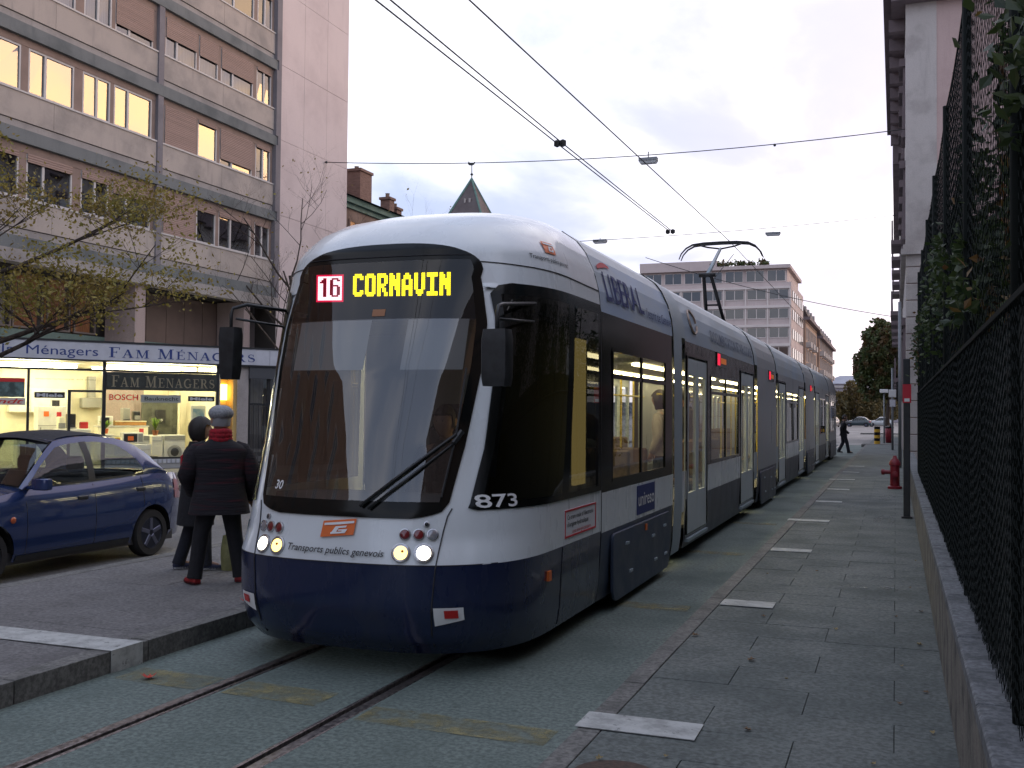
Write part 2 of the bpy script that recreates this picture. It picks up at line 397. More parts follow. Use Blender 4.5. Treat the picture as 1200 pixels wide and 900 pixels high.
# crossing street at the far end
M_FARROAD = weather('far_road', (.14, .135, .13), .6, grime=(.09, .09, .09), amount=.5, scale=.3, streak=False)
mb = MB(); mb.quad((-60, 62.5, -.03), (40, 62.5, -.03), (40, 330, -.03), (-60, 330, -.03)); tag(mb.build('crossing_road', M_FARROAD), kind='structure')
mb = MB(); mb.box(-1.75, .6, 58.5, 61.2, -.03, .16); tag(mb.build('traffic_island', M_KERB, bevel=.03), kind='structure')
mb = MB(); mb.box(-3.0, .8, 98, 99.0, -.03, .1); tag(mb.build('far_kerb', M_KERB), kind='structure')
# fallen leaves and scraps
def leaf_mesh(sz, curl):
    b = MB(); n = 5
    out = [(0, -1), (.35, -.55), (.8, -.35), (.5, .05), (.62, .5), (.2, .45), (0, 1), (-.2, .45), (-.62, .5), (-.5, .05), (-.8, -.35), (-.35, -.55)]
    pts = [(x * sz, y * sz, curl * sz * (abs(x) ** 1.5 + .3 * y * y)) for x, y in out]
    b.add([(0, 0, 0)] + pts, [(0, i + 1, (i + 1) % 12 + 1) for i in range(12)])
    return b
M_LEAF1 = mat('dry_leaf', (.16, .10, .055), .8, var=.3, scale=60); M_LEAF2 = mat('yellow_leaf', (.27, .21, .10), .8, var=.3, scale=60); M_LEAFR = mat('red_leaf', (.42, .04, .02), .7, var=.3, scale=60)
lp = [leaf_mesh(.035, .6).build('fallen_leaf', M_LEAF1), leaf_mesh(.03, .9).build('fallen_leaf', M_LEAF2)]
spots = [(-.88, 6.8), (-.62, 6.4), (-.98, 8.3), (-.42, 8.0), (.0, 8.7), (.03, 7.0), (.16, 6.4), (.17, 5.6), (.02, 6.1), (-1.0, 4.75), (-1.35, 7.4), (-1.2, 10.5), (-.75, 10.9), (.15, 7.7), (.19, 9.0), (-.1, 5.0), (.12, 10.2), (.2, 12.1), (-.7, 5.3), (-1.28, 4.6)]
for i, (x, y) in enumerate(spots):
    o = lp[i] if i < 2 else bpy.data.objects.new('fallen_leaf', lp[i % 2].data)
    if i >= 2: COL.objects.link(o)
    o.location = (x, y, .147); o.rotation_euler = (rnd.uniform(-.15, .15), rnd.uniform(-.15, .15), rnd.uniform(0, 6)); s = rnd.uniform(.5, 1.0); o.scale = (s, s, s)
    tag(o, 'small dry brown leaf lying on the grey right pavement', 'leaf', 'fallen leaves on the right pavement')
for x, y, z, s, lab in ((-5.02, 7.2, .145, 1.7, 'bright red leaf on the platform kerb beside the tram'), (-4.5, 5.4, .006, 1.5, 'dull red leaf in the tram lane below the kerb')):
    o = leaf_mesh(.045, .8).build('red_leaf', M_LEAFR); o.location = (x, y, z); o.scale = (s, s * .8, s); o.rotation_euler[2] = rnd.uniform(0, 6); tag(o, lab, 'leaf')

# ================================================================== tram
TC = -3.465                                              # centre line of the track
PZ = [.14, .3, .74, 1.06, 2.0, 2.6, 2.78, 2.95, 3.1, 3.2, 3.3, 3.38, 3.42]
PW = [1.09, 1.115, 1.135, 1.135, 1.13, 1.12, 1.10, 1.055, .985, .91, .77, .54, .02]
SZ = [.14, .25, .45, .75, 1.07, 2.0, 2.9, 3.0, 3.1, 3.2, 3.3, 3.38, 3.42]
SY = [6.12, 6.0, 5.93, 5.93, 6.0, 6.28, 6.6, 6.68, 6.8, 7.0, 7.35, 7.9, 8.30]
NZ = [.14, .72, .9, 1.5, 2.0, 2.6, 2.9, 3.42]; NE = [3.0, 2.9, 2.6, 2.5, 2.65, 3.0, 3.3, 2.9]
def interp(x, xs, ys):
    if x <= xs[0]: return ys[0]
    for i in range(1, len(xs)):
        if x <= xs[i]: return ys[i - 1] + (ys[i] - ys[i - 1]) * (x - xs[i - 1]) / (xs[i] - xs[i - 1])
    return ys[-1]
tw = lambda z: interp(z, PZ, PW)
ts = lambda z: interp(z, SZ, SY)
tn = lambda z: interp(z, NZ, NE)
tl = lambda z: min(1.2, 8.38 - ts(z))
def nose_y(x, z):
    q = min(abs(x) / tw(z), .9999); n = tn(z); return ts(z) + tl(z) * (1 - (1 - q ** n) ** (1 / n))
def side_x(y, z):
    s, l, n = ts(z), tl(z), tn(z)
    if y >= s + l: return tw(z)
    k = max(0.0, min(1.0, (l - (y - s)) / l)); return tw(z) * (1 - k ** n) ** (1 / n)
def P_front(x, z, off=.008):
    e = .01; p = Vector((x, nose_y(x, z), z)); a = Vector((x + e, nose_y(x + e, z), z)) - p; b = Vector((x, nose_y(x, z + e), z + e)) - p
    n = a.cross(b).normalized(); n = n if n.y < 0 else -n
    p = p + n * off; return Vector((TC + p.x, p.y, p.z))
def P_side(y, z, sg=1, off=.008):
    e = .01; p = Vector((side_x(y, z), y, z)); a = Vector((side_x(y + e, z), y + e, z)) - p; b = Vector((side_x(y, z + e), y, z + e)) - p
    n = a.cross(b).normalized(); n = n if n.x > 0 else -n
    p = p + n * off; return Vector((TC + sg * p.x, p.y, p.z))
def N_front(x, z):
    a = P_front(x, z, 0); b = P_front(x, z, .1); return (b - a).normalized()

M_TWHITE = mat('tram_white_paint', (.71, .75, .77), .3, col2=(.66, .69, .70), scale=4, stretch=(1, 1, .25), coat=.5, lo=.45, hi=.85)
M_TBLUE = mat('tram_navy_paint', (.010, .018, .058), .28, col2=(.028, .034, .062), scale=5, stretch=(1, 1, .3), coat=.4, spec=.4, lo=.45, hi=.8)
M_TGREY = mat('tram_grey_panel', (.035, .05, .085), .42, var=.15, scale=4)
M_TBLACK = mat('tram_black_gloss', (.006, .007, .007), .12, spec=.22)
M_TEDGE = mat('tram_light_edge', (.34, .40, .44), .4, var=.06, scale=3)
M_TBROWN = mat('tram_dark_wrap', (.030, .026, .026), .22, var=.4, scale=5)
M_WRAP = mat('tram_grey_wrap', (.22, .25, .28), .35, col2=(.36, .36, .37), scale=2.2, stretch=(1, 1.5, .3))
M_WRAP2 = mat('tram_wrap_low', (.04, .05, .075), .42, col2=(.09, .09, .11), scale=3, stretch=(1, 1, .5))
M_FAIR = mat('tram_roof_ad', (.34, .44, .60), .4, col2=(.48, .53, .58), scale=1.5, stretch=(1, .5, 2))
M_FAIR2 = mat('tram_roof_ad_grey', (.28, .36, .45), .4, col2=(.38, .41, .43), scale=1.5, stretch=(1, .5, 2))
M_DOOR = mat('tram_door_grey', (.50, .55, .57), .4, var=.05, scale=4)
M_ROOF = mat('tram_roof', (.55, .58, .60), .45, var=.12, scale=3)
G_WS = glass('windscreen_glass', (.66, .69, .68), .012, 1.95, wav=.16, wscale=1.6)
G_SIDE = glass('tram_window_glass', (.82, .84, .80), .01, 1.5)
G_DARK = glass('tram_tinted_glass', (.07, .07, .068), .01, 1.45)
M_BELLOW = mat('bellows_rubber', (.012, .012, .013), .7)
M_INT = mat('interior_cream', (.62, .58, .46), .6, var=.06, scale=3)
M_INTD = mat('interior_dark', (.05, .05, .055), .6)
M_SEAT = mat('seat_fabric', (.10, .06, .05), .8, col2=(.16, .11, .06), scale=14)
M_POLE = mat('yellow_pole', (.55, .42, .06), .35)
E_LAMP = emis('tram_ceiling_light', (1.0, .86, .48), 9.0)
E_HEAD = emis('headlight_white', (1.0, .95, .78), 6.0)
E_HEADY = emis('headlight_yellow', (1.0, .74, .22), 1.8)
E_LEDY = emis('led_yellow', (1.0, .80, .0), 2.4)
E_LEDR = emis('led_red', (1.0, .46, .52), 2.8)
E_LEDHALO = emis('led_red_halo', (1.0, .01, .08), .9)
E_LEDRD = emis('led_red_dim', (.42, .0, .03), .5)
E_RED = emis('red_led_strip', (1.0, .03, .08), .7)
M_REDL = mat('red_lens', (.16, .01, .015), .12, coat=1)
M_CLRL = mat('clear_lens', (.30, .30, .33), .12, .3, coat=1)
M_ORANGE = mat('orange_print', (.75, .16, .03), .4)
M_REDREF = mat('red_reflector', (.55, .02, .02), .25)
M_CHROME = mat('lamp_rim', (.5, .5, .52), .25, .9)
M_TEXT = mat('black_print', (.02, .02, .025), .5)
M_TEXTB = mat('blue_print', (.02, .035, .16), .5)
M_TXTW = mat('white_print', (.8, .8, .8), .5)
M_TXTR = mat('red_print', (.55, .03, .04), .5)

tram = tag(empty('tram', (TC, 6, 0)), 'long white and navy low-floor tram on line 16 with lit headlights', 'tram')

# ---- windscreen outline
WHZ = [1.035, 1.05, 1.08, 1.14, 1.5, 2.05, 2.35, 2.6, 2.80, 2.87, 2.91, 2.935, 2.945]
WHW = [.50, .60, .68, .715, .757, .805, .805, .755, .70, .655, .56, .40, .22]
def wh(z):
    if not WHZ[0] <= z <= WHZ[-1]: return -1
    if z > 2.68: return .745 * max(.0, 1 - ((z - 2.68) / .2655) ** 3.0) ** .42
    return interp(z, WHZ, WHW)
CPX = lambda z: interp(z, [1.05, 1.13, 1.5, 2.1, 2.35, 2.66], [.805, .825, .86, .872, .855, .775])       # outer edge of the white pillar
def cab_top(y): return 2.655 - (y - 6.8) * .01
# ---- front module shell
zr = [.14, .2, .25, .3, .36, .42, .48, .54, .60, .67, .74]
z = .74
while z < 2.58: z += .0399; zr.append(z)
zr += [2.61, 2.65, 2.69, 2.73, 2.765, 2.785, 2.82, 2.86, 2.9, 2.95, 3.0, 3.05, 3.1, 3.15, 3.2, 3.25, 3.3, 3.34, 3.38, 3.405, 3.42]
NT = 40
def shell_row(z):
    n = tn(z); w = tw(z); s = ts(z); l = tl(z); half = []
    for i in range(NT + 1):
        t = (i / NT) * math.pi / 2; half.append((w * math.sin(t) ** (2 / n), s + l * (1 - max(0, math.cos(t)) ** (2 / n))))
    # re-sample evenly by arc length
    acc = [0]
    for a, b in zip(half, half[1:]): acc.append(acc[-1] + math.hypot(b[0] - a[0], b[1] - a[1]))
    out = []
    for i in range(NT + 1):
        d = acc[-1] * i / NT; k = 0
        while k < NT - 1 and acc[k + 1] < d: k += 1
        f = (d - acc[k]) / max(1e-9, acc[k + 1] - acc[k]); out.append((half[k][0] + (half[k + 1][0] - half[k][0]) * f, half[k][1] + (half[k + 1][1] - half[k][1]) * f))
    ye = s + l
    for i in range(1, 13): out.append((w, ye + (8.38 - ye) * i / 12))
    return [(TC - x, y, z) for x, y in reversed(out)] + [(TC + x, y, z) for x, y in out[1:]]
rows = [shell_row(z) for z in zr]
mbw, mbb = MB(), MB()
def in_hole(p):
    x, y, z = p[0] - TC, p[1], p[2]
    if abs(x) < wh(z) - .035 and y < 7.2 and 1.09 < z < 2.92: return True
    if y > nose_y(CPX(z), z) + .09 and y < 8.30 and 1.15 < z < cab_top(y) - .11 and abs(x) > CPX(z): return True
    return False
def cell_ok(i, j):
    c = [rows[i][j], rows[i][j + 1], rows[i + 1][j], rows[i + 1][j + 1]]
    return not in_hole(tuple(sum(q[k] for q in c) / 4 for k in range(3)))
kb = zr.index(.74)
mbb.grid(rows[:kb + 1]); mbw.grid(rows[kb:], keep=lambda i, j: cell_ok(i + kb, j))
front = mbw.build('front_module', M_TWHITE, tram, smooth=True)
mbb.build('bumper_skirt', M_TBLUE, front, smooth=True)
# ---- windscreen: clear pane and black surround
mbg, mbk = MB(), MB()
zw = [1.035, 1.045, 1.06, 1.08, 1.11, 1.14] + [1.14 + .04 * i for i in range(1, 31)] + [2.38, 2.45, 2.52, 2.6, 2.68, 2.74, 2.78, 2.81, 2.835, 2.855, 2.87, 2.885, 2.897, 2.907, 2.916, 2.924, 2.931, 2.937, 2.941, 2.944, 2.945]
av = [-1, -.97, -.94, -.8, -.65, -.5, -.35, -.2, -.05, .05, .2, .35, .5, .65, .8, .92, .96, 1]
wr = [[P_front(a * wh(z), z, .010) for a in av] for z in zw]
clear = lambda i, j: 1.14 - 1e-6 <= zw[i] and zw[i + 1] <= 2.38 + 1e-6 and -.95 < av[j] and av[j + 1] < .921
disp = lambda i, j: 2.38 - 1e-6 <= zw[i] and zw[i + 1] <= 2.811 and -.95 < av[j] and av[j + 1] < .921
mbd = MB(); mbd.grid(wr, keep=disp); mbd.build('display_glass', glass('display_glass_tint', (.55, .55, .56), .01, 1.5), front, smooth=True)
mbg.grid(wr, keep=clear); mbk.grid(wr, keep=lambda i, j: not clear(i, j) and not disp(i, j))
mbg.build('windscreen', G_WS, front, smooth=True); mbk.build('windscreen_surround', M_TBLACK, front, smooth=True)
# lamp-shade line across the top of the windscreen
mb = MB()
mb.tube([P_front(x * .05, 2.845 - .00 * x, .013) for x in range(-13, 14)], .004, 4); mb.build('display_seam', M_TEXT, front)
# ---- cab side glazing
for sg in (1, -1):
    mbg, mbk = MB(), MB()
    zc = [1.085, 1.10, 1.13] + [1.13 + .06 * i for i in range(1, 20)] + [2.33, 2.38, 2.41, 2.44, 2.45]
    cols = [0, .012, .03, .08, .16, .24, .32, .40, .48, .56, .64, .72, .80, .88, .955, .985, 1.0]
    rowsS = []
    for k, zc_ in enumerate(zc):
        r = []
        for q in cols:
            zt = zc_
            if zc_ > 2.27: zt = 2.27 + (2.65 - 2.27) * (zc_ - 2.27) / .18
            yf = nose_y(CPX(zt), zt) + (.045 if k == len(zc) - 2 else 0)
            y = yf + q * (8.35 - yf)
            if k == 0: y = max(y, yf + .05)
            if k == len(zc) - 1: y = max(y, yf + .12)
            r.append(P_side(y, zt, sg, .010))
        rowsS.append(r)
    okc = lambda i, j: 2 <= i < len(zc) - 3 and 2 <= j < len(cols) - 3 and j not in (8,)
    mbg.grid(rowsS, keep=okc); mbk.grid(rowsS, keep=lambda i, j: not okc(i, j))
    mbg.build('cab_side_glass', G_DARK, front, smooth=True); mbk.build('cab_side_surround', M_TBLACK, front, smooth=True)
# ---- seams
for sg in (-1, 1):
    mb = MB(); mb.tube([P_front(sg * x, z, .003) for x, z in ((.735, 1.10), (.715, 1.05), (.70, .95), (.69, .8), (.685, .72), (.675, .6), (.665, .45), (.65, .3), (.64, .2))], .005, 4)
    mb.build('panel_seam', M_TEXT, front)
    yq = nose_y(.97, 2.785)
    mb = MB(); mb.tube([P_front(sg * x, 2.80 - (x - .70) * .05, .002) for x in (.705, .75, .8, .85, .9, .94, .97)] + [P_side(yq + (8.38 - yq) * k / 16, 2.786 - .016 * k / 16, sg, .002) for k in range(1, 17)], .005, 4)
    mb.build('panel_seam', M_TEXT, front)
mb = MB(); mb.tube([P_front(x * .1, .742, .001) for x in range(-10, 11)], .004, 4); mb.build('panel_seam', M_TEXT, front)
for y in (7.32, 8.385):
    for sg in (-1, 1):
        mb = MB(); mb.tube([P_side(y, z, sg, .001) for z in ((.16, .3, .5, .735) if y < 8 else (.16, .5, .74, 1.06, 1.6, 2.2, 2.6, 2.9, 3.1, 3.2, 3.3))], .005, 4); mb.build('panel_seam', M_TEXT, front)
# ---- lamps
def disc(mb, x, z, r, depth=.012, off=.010, n=20, inner=0):
    c = P_front(x, z, off); nrm = N_front(x, z); q = nrm.to_track_quat('Z', 'Y').to_matrix()
    prof = [(r, -depth), (r, 0), (max(inner, r * .6), depth * .35), (max(inner, .001), depth * .5)]
    mb.lathe(prof, c, n, M=q)
for sg in (-1, 1):
    for x, zz, r, m_, nm in ((.606, .818, .058, E_HEAD, 'headlight'), (.465, .818, .056, E_HEADY, 'headlight'), (.475, .935, .031, M_REDL, 'tail_lamp'), (.56, .935, .031, M_REDL, 'tail_lamp'), (.642, .935, .031, M_CLRL, 'position_lamp'), (.60, 1.0, .012, M_TEXT, 'sensor')):
        mb = MB(); disc(mb, sg * x, zz, r); o = mb.build(nm, M_CHROME if nm == 'headlight' else m_, front, smooth=True, auto=30)
        if nm == 'headlight':
            mb = MB(); disc(mb, sg * x, zz, r * .80, .02, .016); mb.build('headlight_lens', m_, front, smooth=True, auto=30)
            if m_ is E_HEADY: mb = MB(); disc(mb, sg * (x + .012 * sg), zz + .008, r * .16, .012, .030); mb.build('headlight_bulb', M_ORANGE, front, smooth=True)
        mb = MB()
        c = P_front(sg * x, zz, .006); q = N_front(sg * x, zz).to_track_quat('Z', 'Y').to_matrix(); rr = r + .007
        mb.lathe([(r + .001, -.01), (r + .001, .008), (rr, .006), (rr + .002, -.01)], c, 20, M=q); mb.build('lamp_rim', M_CHROME, front, smooth=True, auto=40)
    mb = MB(); m2 = MB()
    fr = lambda a, b: P_front(sg * a, b, .008)
    mb.grid([[fr(.675 + .165 * u, .372 + .10 * v - (.02 * (1 - u) * (1 - v)) + (.018 * u * (1 - v))) for u in (0, .25, .5, .75, 1)] for v in (0, .5, 1)])
    mb.build('bumper_inset', M_TXTW, front, smooth=True)
    m2.grid([[P_front(sg * (.735 + .075 * u), .405 + .05 * v, .013) for u in (0, .5, 1)] for v in (0, 1)]); m2.build('bumper_reflector', M_REDREF, front)
# ---- logo and lettering on the front
mb = MB()
def lg(u, v, off=.012): return P_front(-.118 + u * .245 + v * .012, .895 + v * .105 + u * .025, off)
mb.grid([[lg(u / 6, v / 3) for u in range(7)] for v in range(4)]); mb.build('logo_plate', M_ORANGE, front)
mb = MB()
for a, b, c_, d in (((.07, .70), (.97, .70), (.97, .86), (.07, .86)), ((.42, .14), (.53, .14), (.60, .70), (.47, .70))):
    pass
for q in ([(.06, .72), (.5, .70), (.96, .72), (.96, .86), (.5, .86), (.06, .86)], [(.30, .14), (.44, .14), (.56, .60), (.42, .60)], [(.42, .60), (.44, .48), (.74, .48), (.76, .60)], [(.30, .14), (.30, .25), (.66, .25), (.64, .14)], [(.60, .14), (.74, .14), (.80, .38), (.66, .38)], [(.52, .30), (.52, .38), (.80, .38), (.78, .30)]):
    mb.poly([lg(u, v, .017) for u, v in q])
mb.build('logo_mark', M_TXTW, front)
mb = MB(); text_on(mb, 'Transports publics genevois', lambda x, z: P_front(x, z - .012 * (x + .36) / .72, .013), -.365, .355, .80, .045, shear=.25, bold=.012)
mb.build('operator_lettering', M_TEXT, front)
mb = MB()
def rl(u, v, off=.008): return P_side(7.19 + u * .17 + v * .02, 2.925 + v * .09 - u * .0, 1, off)
mb.grid([[rl(u / 4, v / 3) for u in range(5)] for v in range(4)]); mb.build('logo_plate', M_ORANGE, front)
mb = MB()
for q in ([(.06, .72), (.5, .70), (.96, .72), (.96, .86), (.5, .86), (.06, .86)], [(.30, .14), (.44, .14), (.56, .60), (.42, .60)], [(.30, .14), (.30, .25), (.66, .25), (.64, .14)], [(.60, .14), (.74, .14), (.80, .38), (.66, .38)], [(.42, .60), (.44, .48), (.74, .48), (.76, .60)]):
    mb.poly([rl(u, v, .013) for u, v in q])
mb.build('logo_mark', M_TXTW, front)
mb = MB(); text_on(mb, 'Transports publics genevois', lambda x, z: P_side(x, z, 1, .006), 6.98, 7.58, 2.86, .034, shear=.2, bold=.01); mb.build('operator_lettering', M_TEXT, front)
mb = MB(); text_on(mb, '873', lambda x, z: P_side(x, z, 1, .016), 6.285, 6.57, 1.10, .085, bold=.02); mb.build('fleet_number', M_TXTW, front)
mb = MB(); text_on(mb, '30', lambda x, z: P_front(x, z, .012), -.58, -.50, 1.19, .06, shear=.2, bold=.02); mb.build('speed_sticker', M_TXTW, front)
# ---- destination display (LED dots)
GL = {'C': ['.####.', '######', '##..##', '##....', '##....', '##....', '##....', '##....', '##..##', '######', '.####.'],
      'O': ['.####.', '######', '##..##', '##..##', '##..##', '##..##', '##..##', '##..##', '##..##', '######', '.####.'],
      'R': ['#####.', '######', '##..##', '##..##', '##..##', '#####.', '####..', '##.##.', '##.##.', '##..##', '##..##'],
      'N': ['##..##', '###.##', '###.##', '######', '######', '######', '##.###', '##.###', '##..##', '##..##', '##..##'],
      'A': ['..##..', '.####.', '.####.', '##..##', '##..##', '##..##', '######', '######', '##..##', '##..##', '##..##'],
      'V': ['##..##', '##..##', '##..##', '##..##', '##..##', '##..##', '##..##', '##..##', '.####.', '.####.', '..##..'],
      'I': ['######', '######', '..##..', '..##..', '..##..', '..##..', '..##..', '..##..', '..##..', '######', '######'],
      '1': ['..##', '.###', '####', '..##', '..##', '..##', '..##', '..##', '..##', '..##', '..##'],
      '6': ['.####.', '##..##', '##....', '##....', '#####.', '##..##', '##..##', '##..##', '##..##', '##..##', '.####.']}
mb = MB(); LX0, LZ0, BX0, BZ0 = -.398, 2.770, -.705, 2.757
DY = 6.86                                               # flat display box behind the glass
m2 = MB(); m2.box(TC - .80, TC + .72, DY, DY + .05, 2.40, 2.86); m2.build('display_box', M_TEXT, front)
m2 = MB(); m2.box(TC - .74, TC + .74, 6.62, DY + .05, 2.385, 2.40); m2.build('display_shelf', M_TEXT, front)
def led(mb, x, z, hx=.0068, hz=.0072): mb.poly([Vector((TC + x + a * hx, DY - .004, z + b * hz - .02 * (x + .4))) for a, b in ((-1, -1), (1, -1), (1, 1), (-1, 1))])
for k, ch in enumerate('CORNAVIN'):
    for r_, row in enumerate(GL[ch]):
        for c_, b_ in enumerate(row):
            if b_ == '#': led(mb, LX0 + (k * 7 + c_) * .01475, LZ0 - r_ * .0156)
mb.build('destination_display', E_LEDY, front)
mb, m2 = MB(), MB()
for r_ in range(14):
    for c_ in range(14):
        b_ = '.'
        if 1 <= r_ <= 11:
            if 1 <= c_ <= 4: b_ = GL['1'][r_ - 1][c_ - 1]
            elif 7 <= c_ <= 12: b_ = GL['6'][r_ - 1][c_ - 7]
        led(m2 if b_ == '#' else mb, BX0 + c_ * .0150, BZ0 - r_ * .0132, .0071, .0062)
mb.build('line_display', E_LEDR, front); tag(m2.build('line_digits', E_LEDRD, front), kind='stuff')
mb = MB()
for r_ in range(-1, 15):
    for c_ in range(-1, 15):
        if r_ in (-1, 14) or c_ in (-1, 14): led(mb, BX0 + c_ * .0150, BZ0 - r_ * .0132, .0071, .0062)
mb.build('line_display_halo', E_LEDHALO, front)  # pixel ring imitates the red lens glow round the line number
mb = MB(); mb.grid([[P_front(x, z, .014) for x in (.0, .05, .10)] for z in (2.40, 2.45)]); mb.build('ticket_sticker', mat('sticker', (.3, .12, .04), .4), front)
# ---- wipers
mb = MB()
pw = lambda x, z, o=.035: P_front(x, z, o)
mb.tube([pw(.16, 1.10), pw(.46, 1.36), pw(.70, 1.58)], .011, 6); mb.tube([pw(.22, 1.085), pw(.50, 1.33), pw(.72, 1.55)], .009, 6)
mb.build('wiper_arm', M_BLACKP, front, smooth=True)
mb = MB(); mb.tube([pw(.665, 1.17, .02), pw(.70, 1.58, .022), pw(.715, 2.03, .02)], .008, 6); mb.tube([pw(.69, 1.52, .03), pw(.73, 1.6, .03)], .02, 6); mb.build('wiper_blade', M_BLACKP, front)
# ---- mirrors on bent brackets
def mirror(sg, px_, py, z0, z1, w, base, name):
    mb = MB(); b0 = Vector(base); top = z1 + .17
    mb.tube([b0, (px_ + sg * -.02 + (b0.x - px_) * .25, py + (b0.y - py) * .2, top + .01), (px_ + sg * .0, py + .02, top - .02), (px_, py, top - .07), (px_, py, z1 - .05)], .014, 8)
    mb.tube([b0 + Vector((0, 0, -.13)), (px_ + (b0.x - px_) * .1, py + (b0.y - py) * .05, top - .10)], .010, 6)
    mb.build('mirror_bracket', M_BLACKP, front, smooth=True)
    mb = MB()
    rowsm = []
    for k in range(7):
        f = k / 6; zz = z0 + (z1 - z0) * f; sc = 1 - .18 * (1 - f) if sg < 0 else 1
        e = 1.0 if 0 < k < 6 else .9
        rowsm.append([(px_ + sc * e * w / 2 * cx, py + .06 * cy * e, zz) for cx, cy in ((-1, -.6), (-.85, -1), (.85, -1), (1, -.6), (1, .7), (.8, 1), (-.8, 1), (-1, .7))])
    mb.grid(rowsm, closed=True); mb.poly(rowsm[0]); mb.poly(rowsm[-1]); mb.build('mirror_housing', M_BLACKP, front, smooth=True, auto=35)
mirror(1, -2.36, 6.02, 1.90, 2.26, .185, P_side(6.95, 2.52, 1, .0), 'mirror')
mirror(-1, -4.80, 6.62, 1.97, 2.37, .165, P_side(6.95, 2.52, -1, .0), 'mirror')

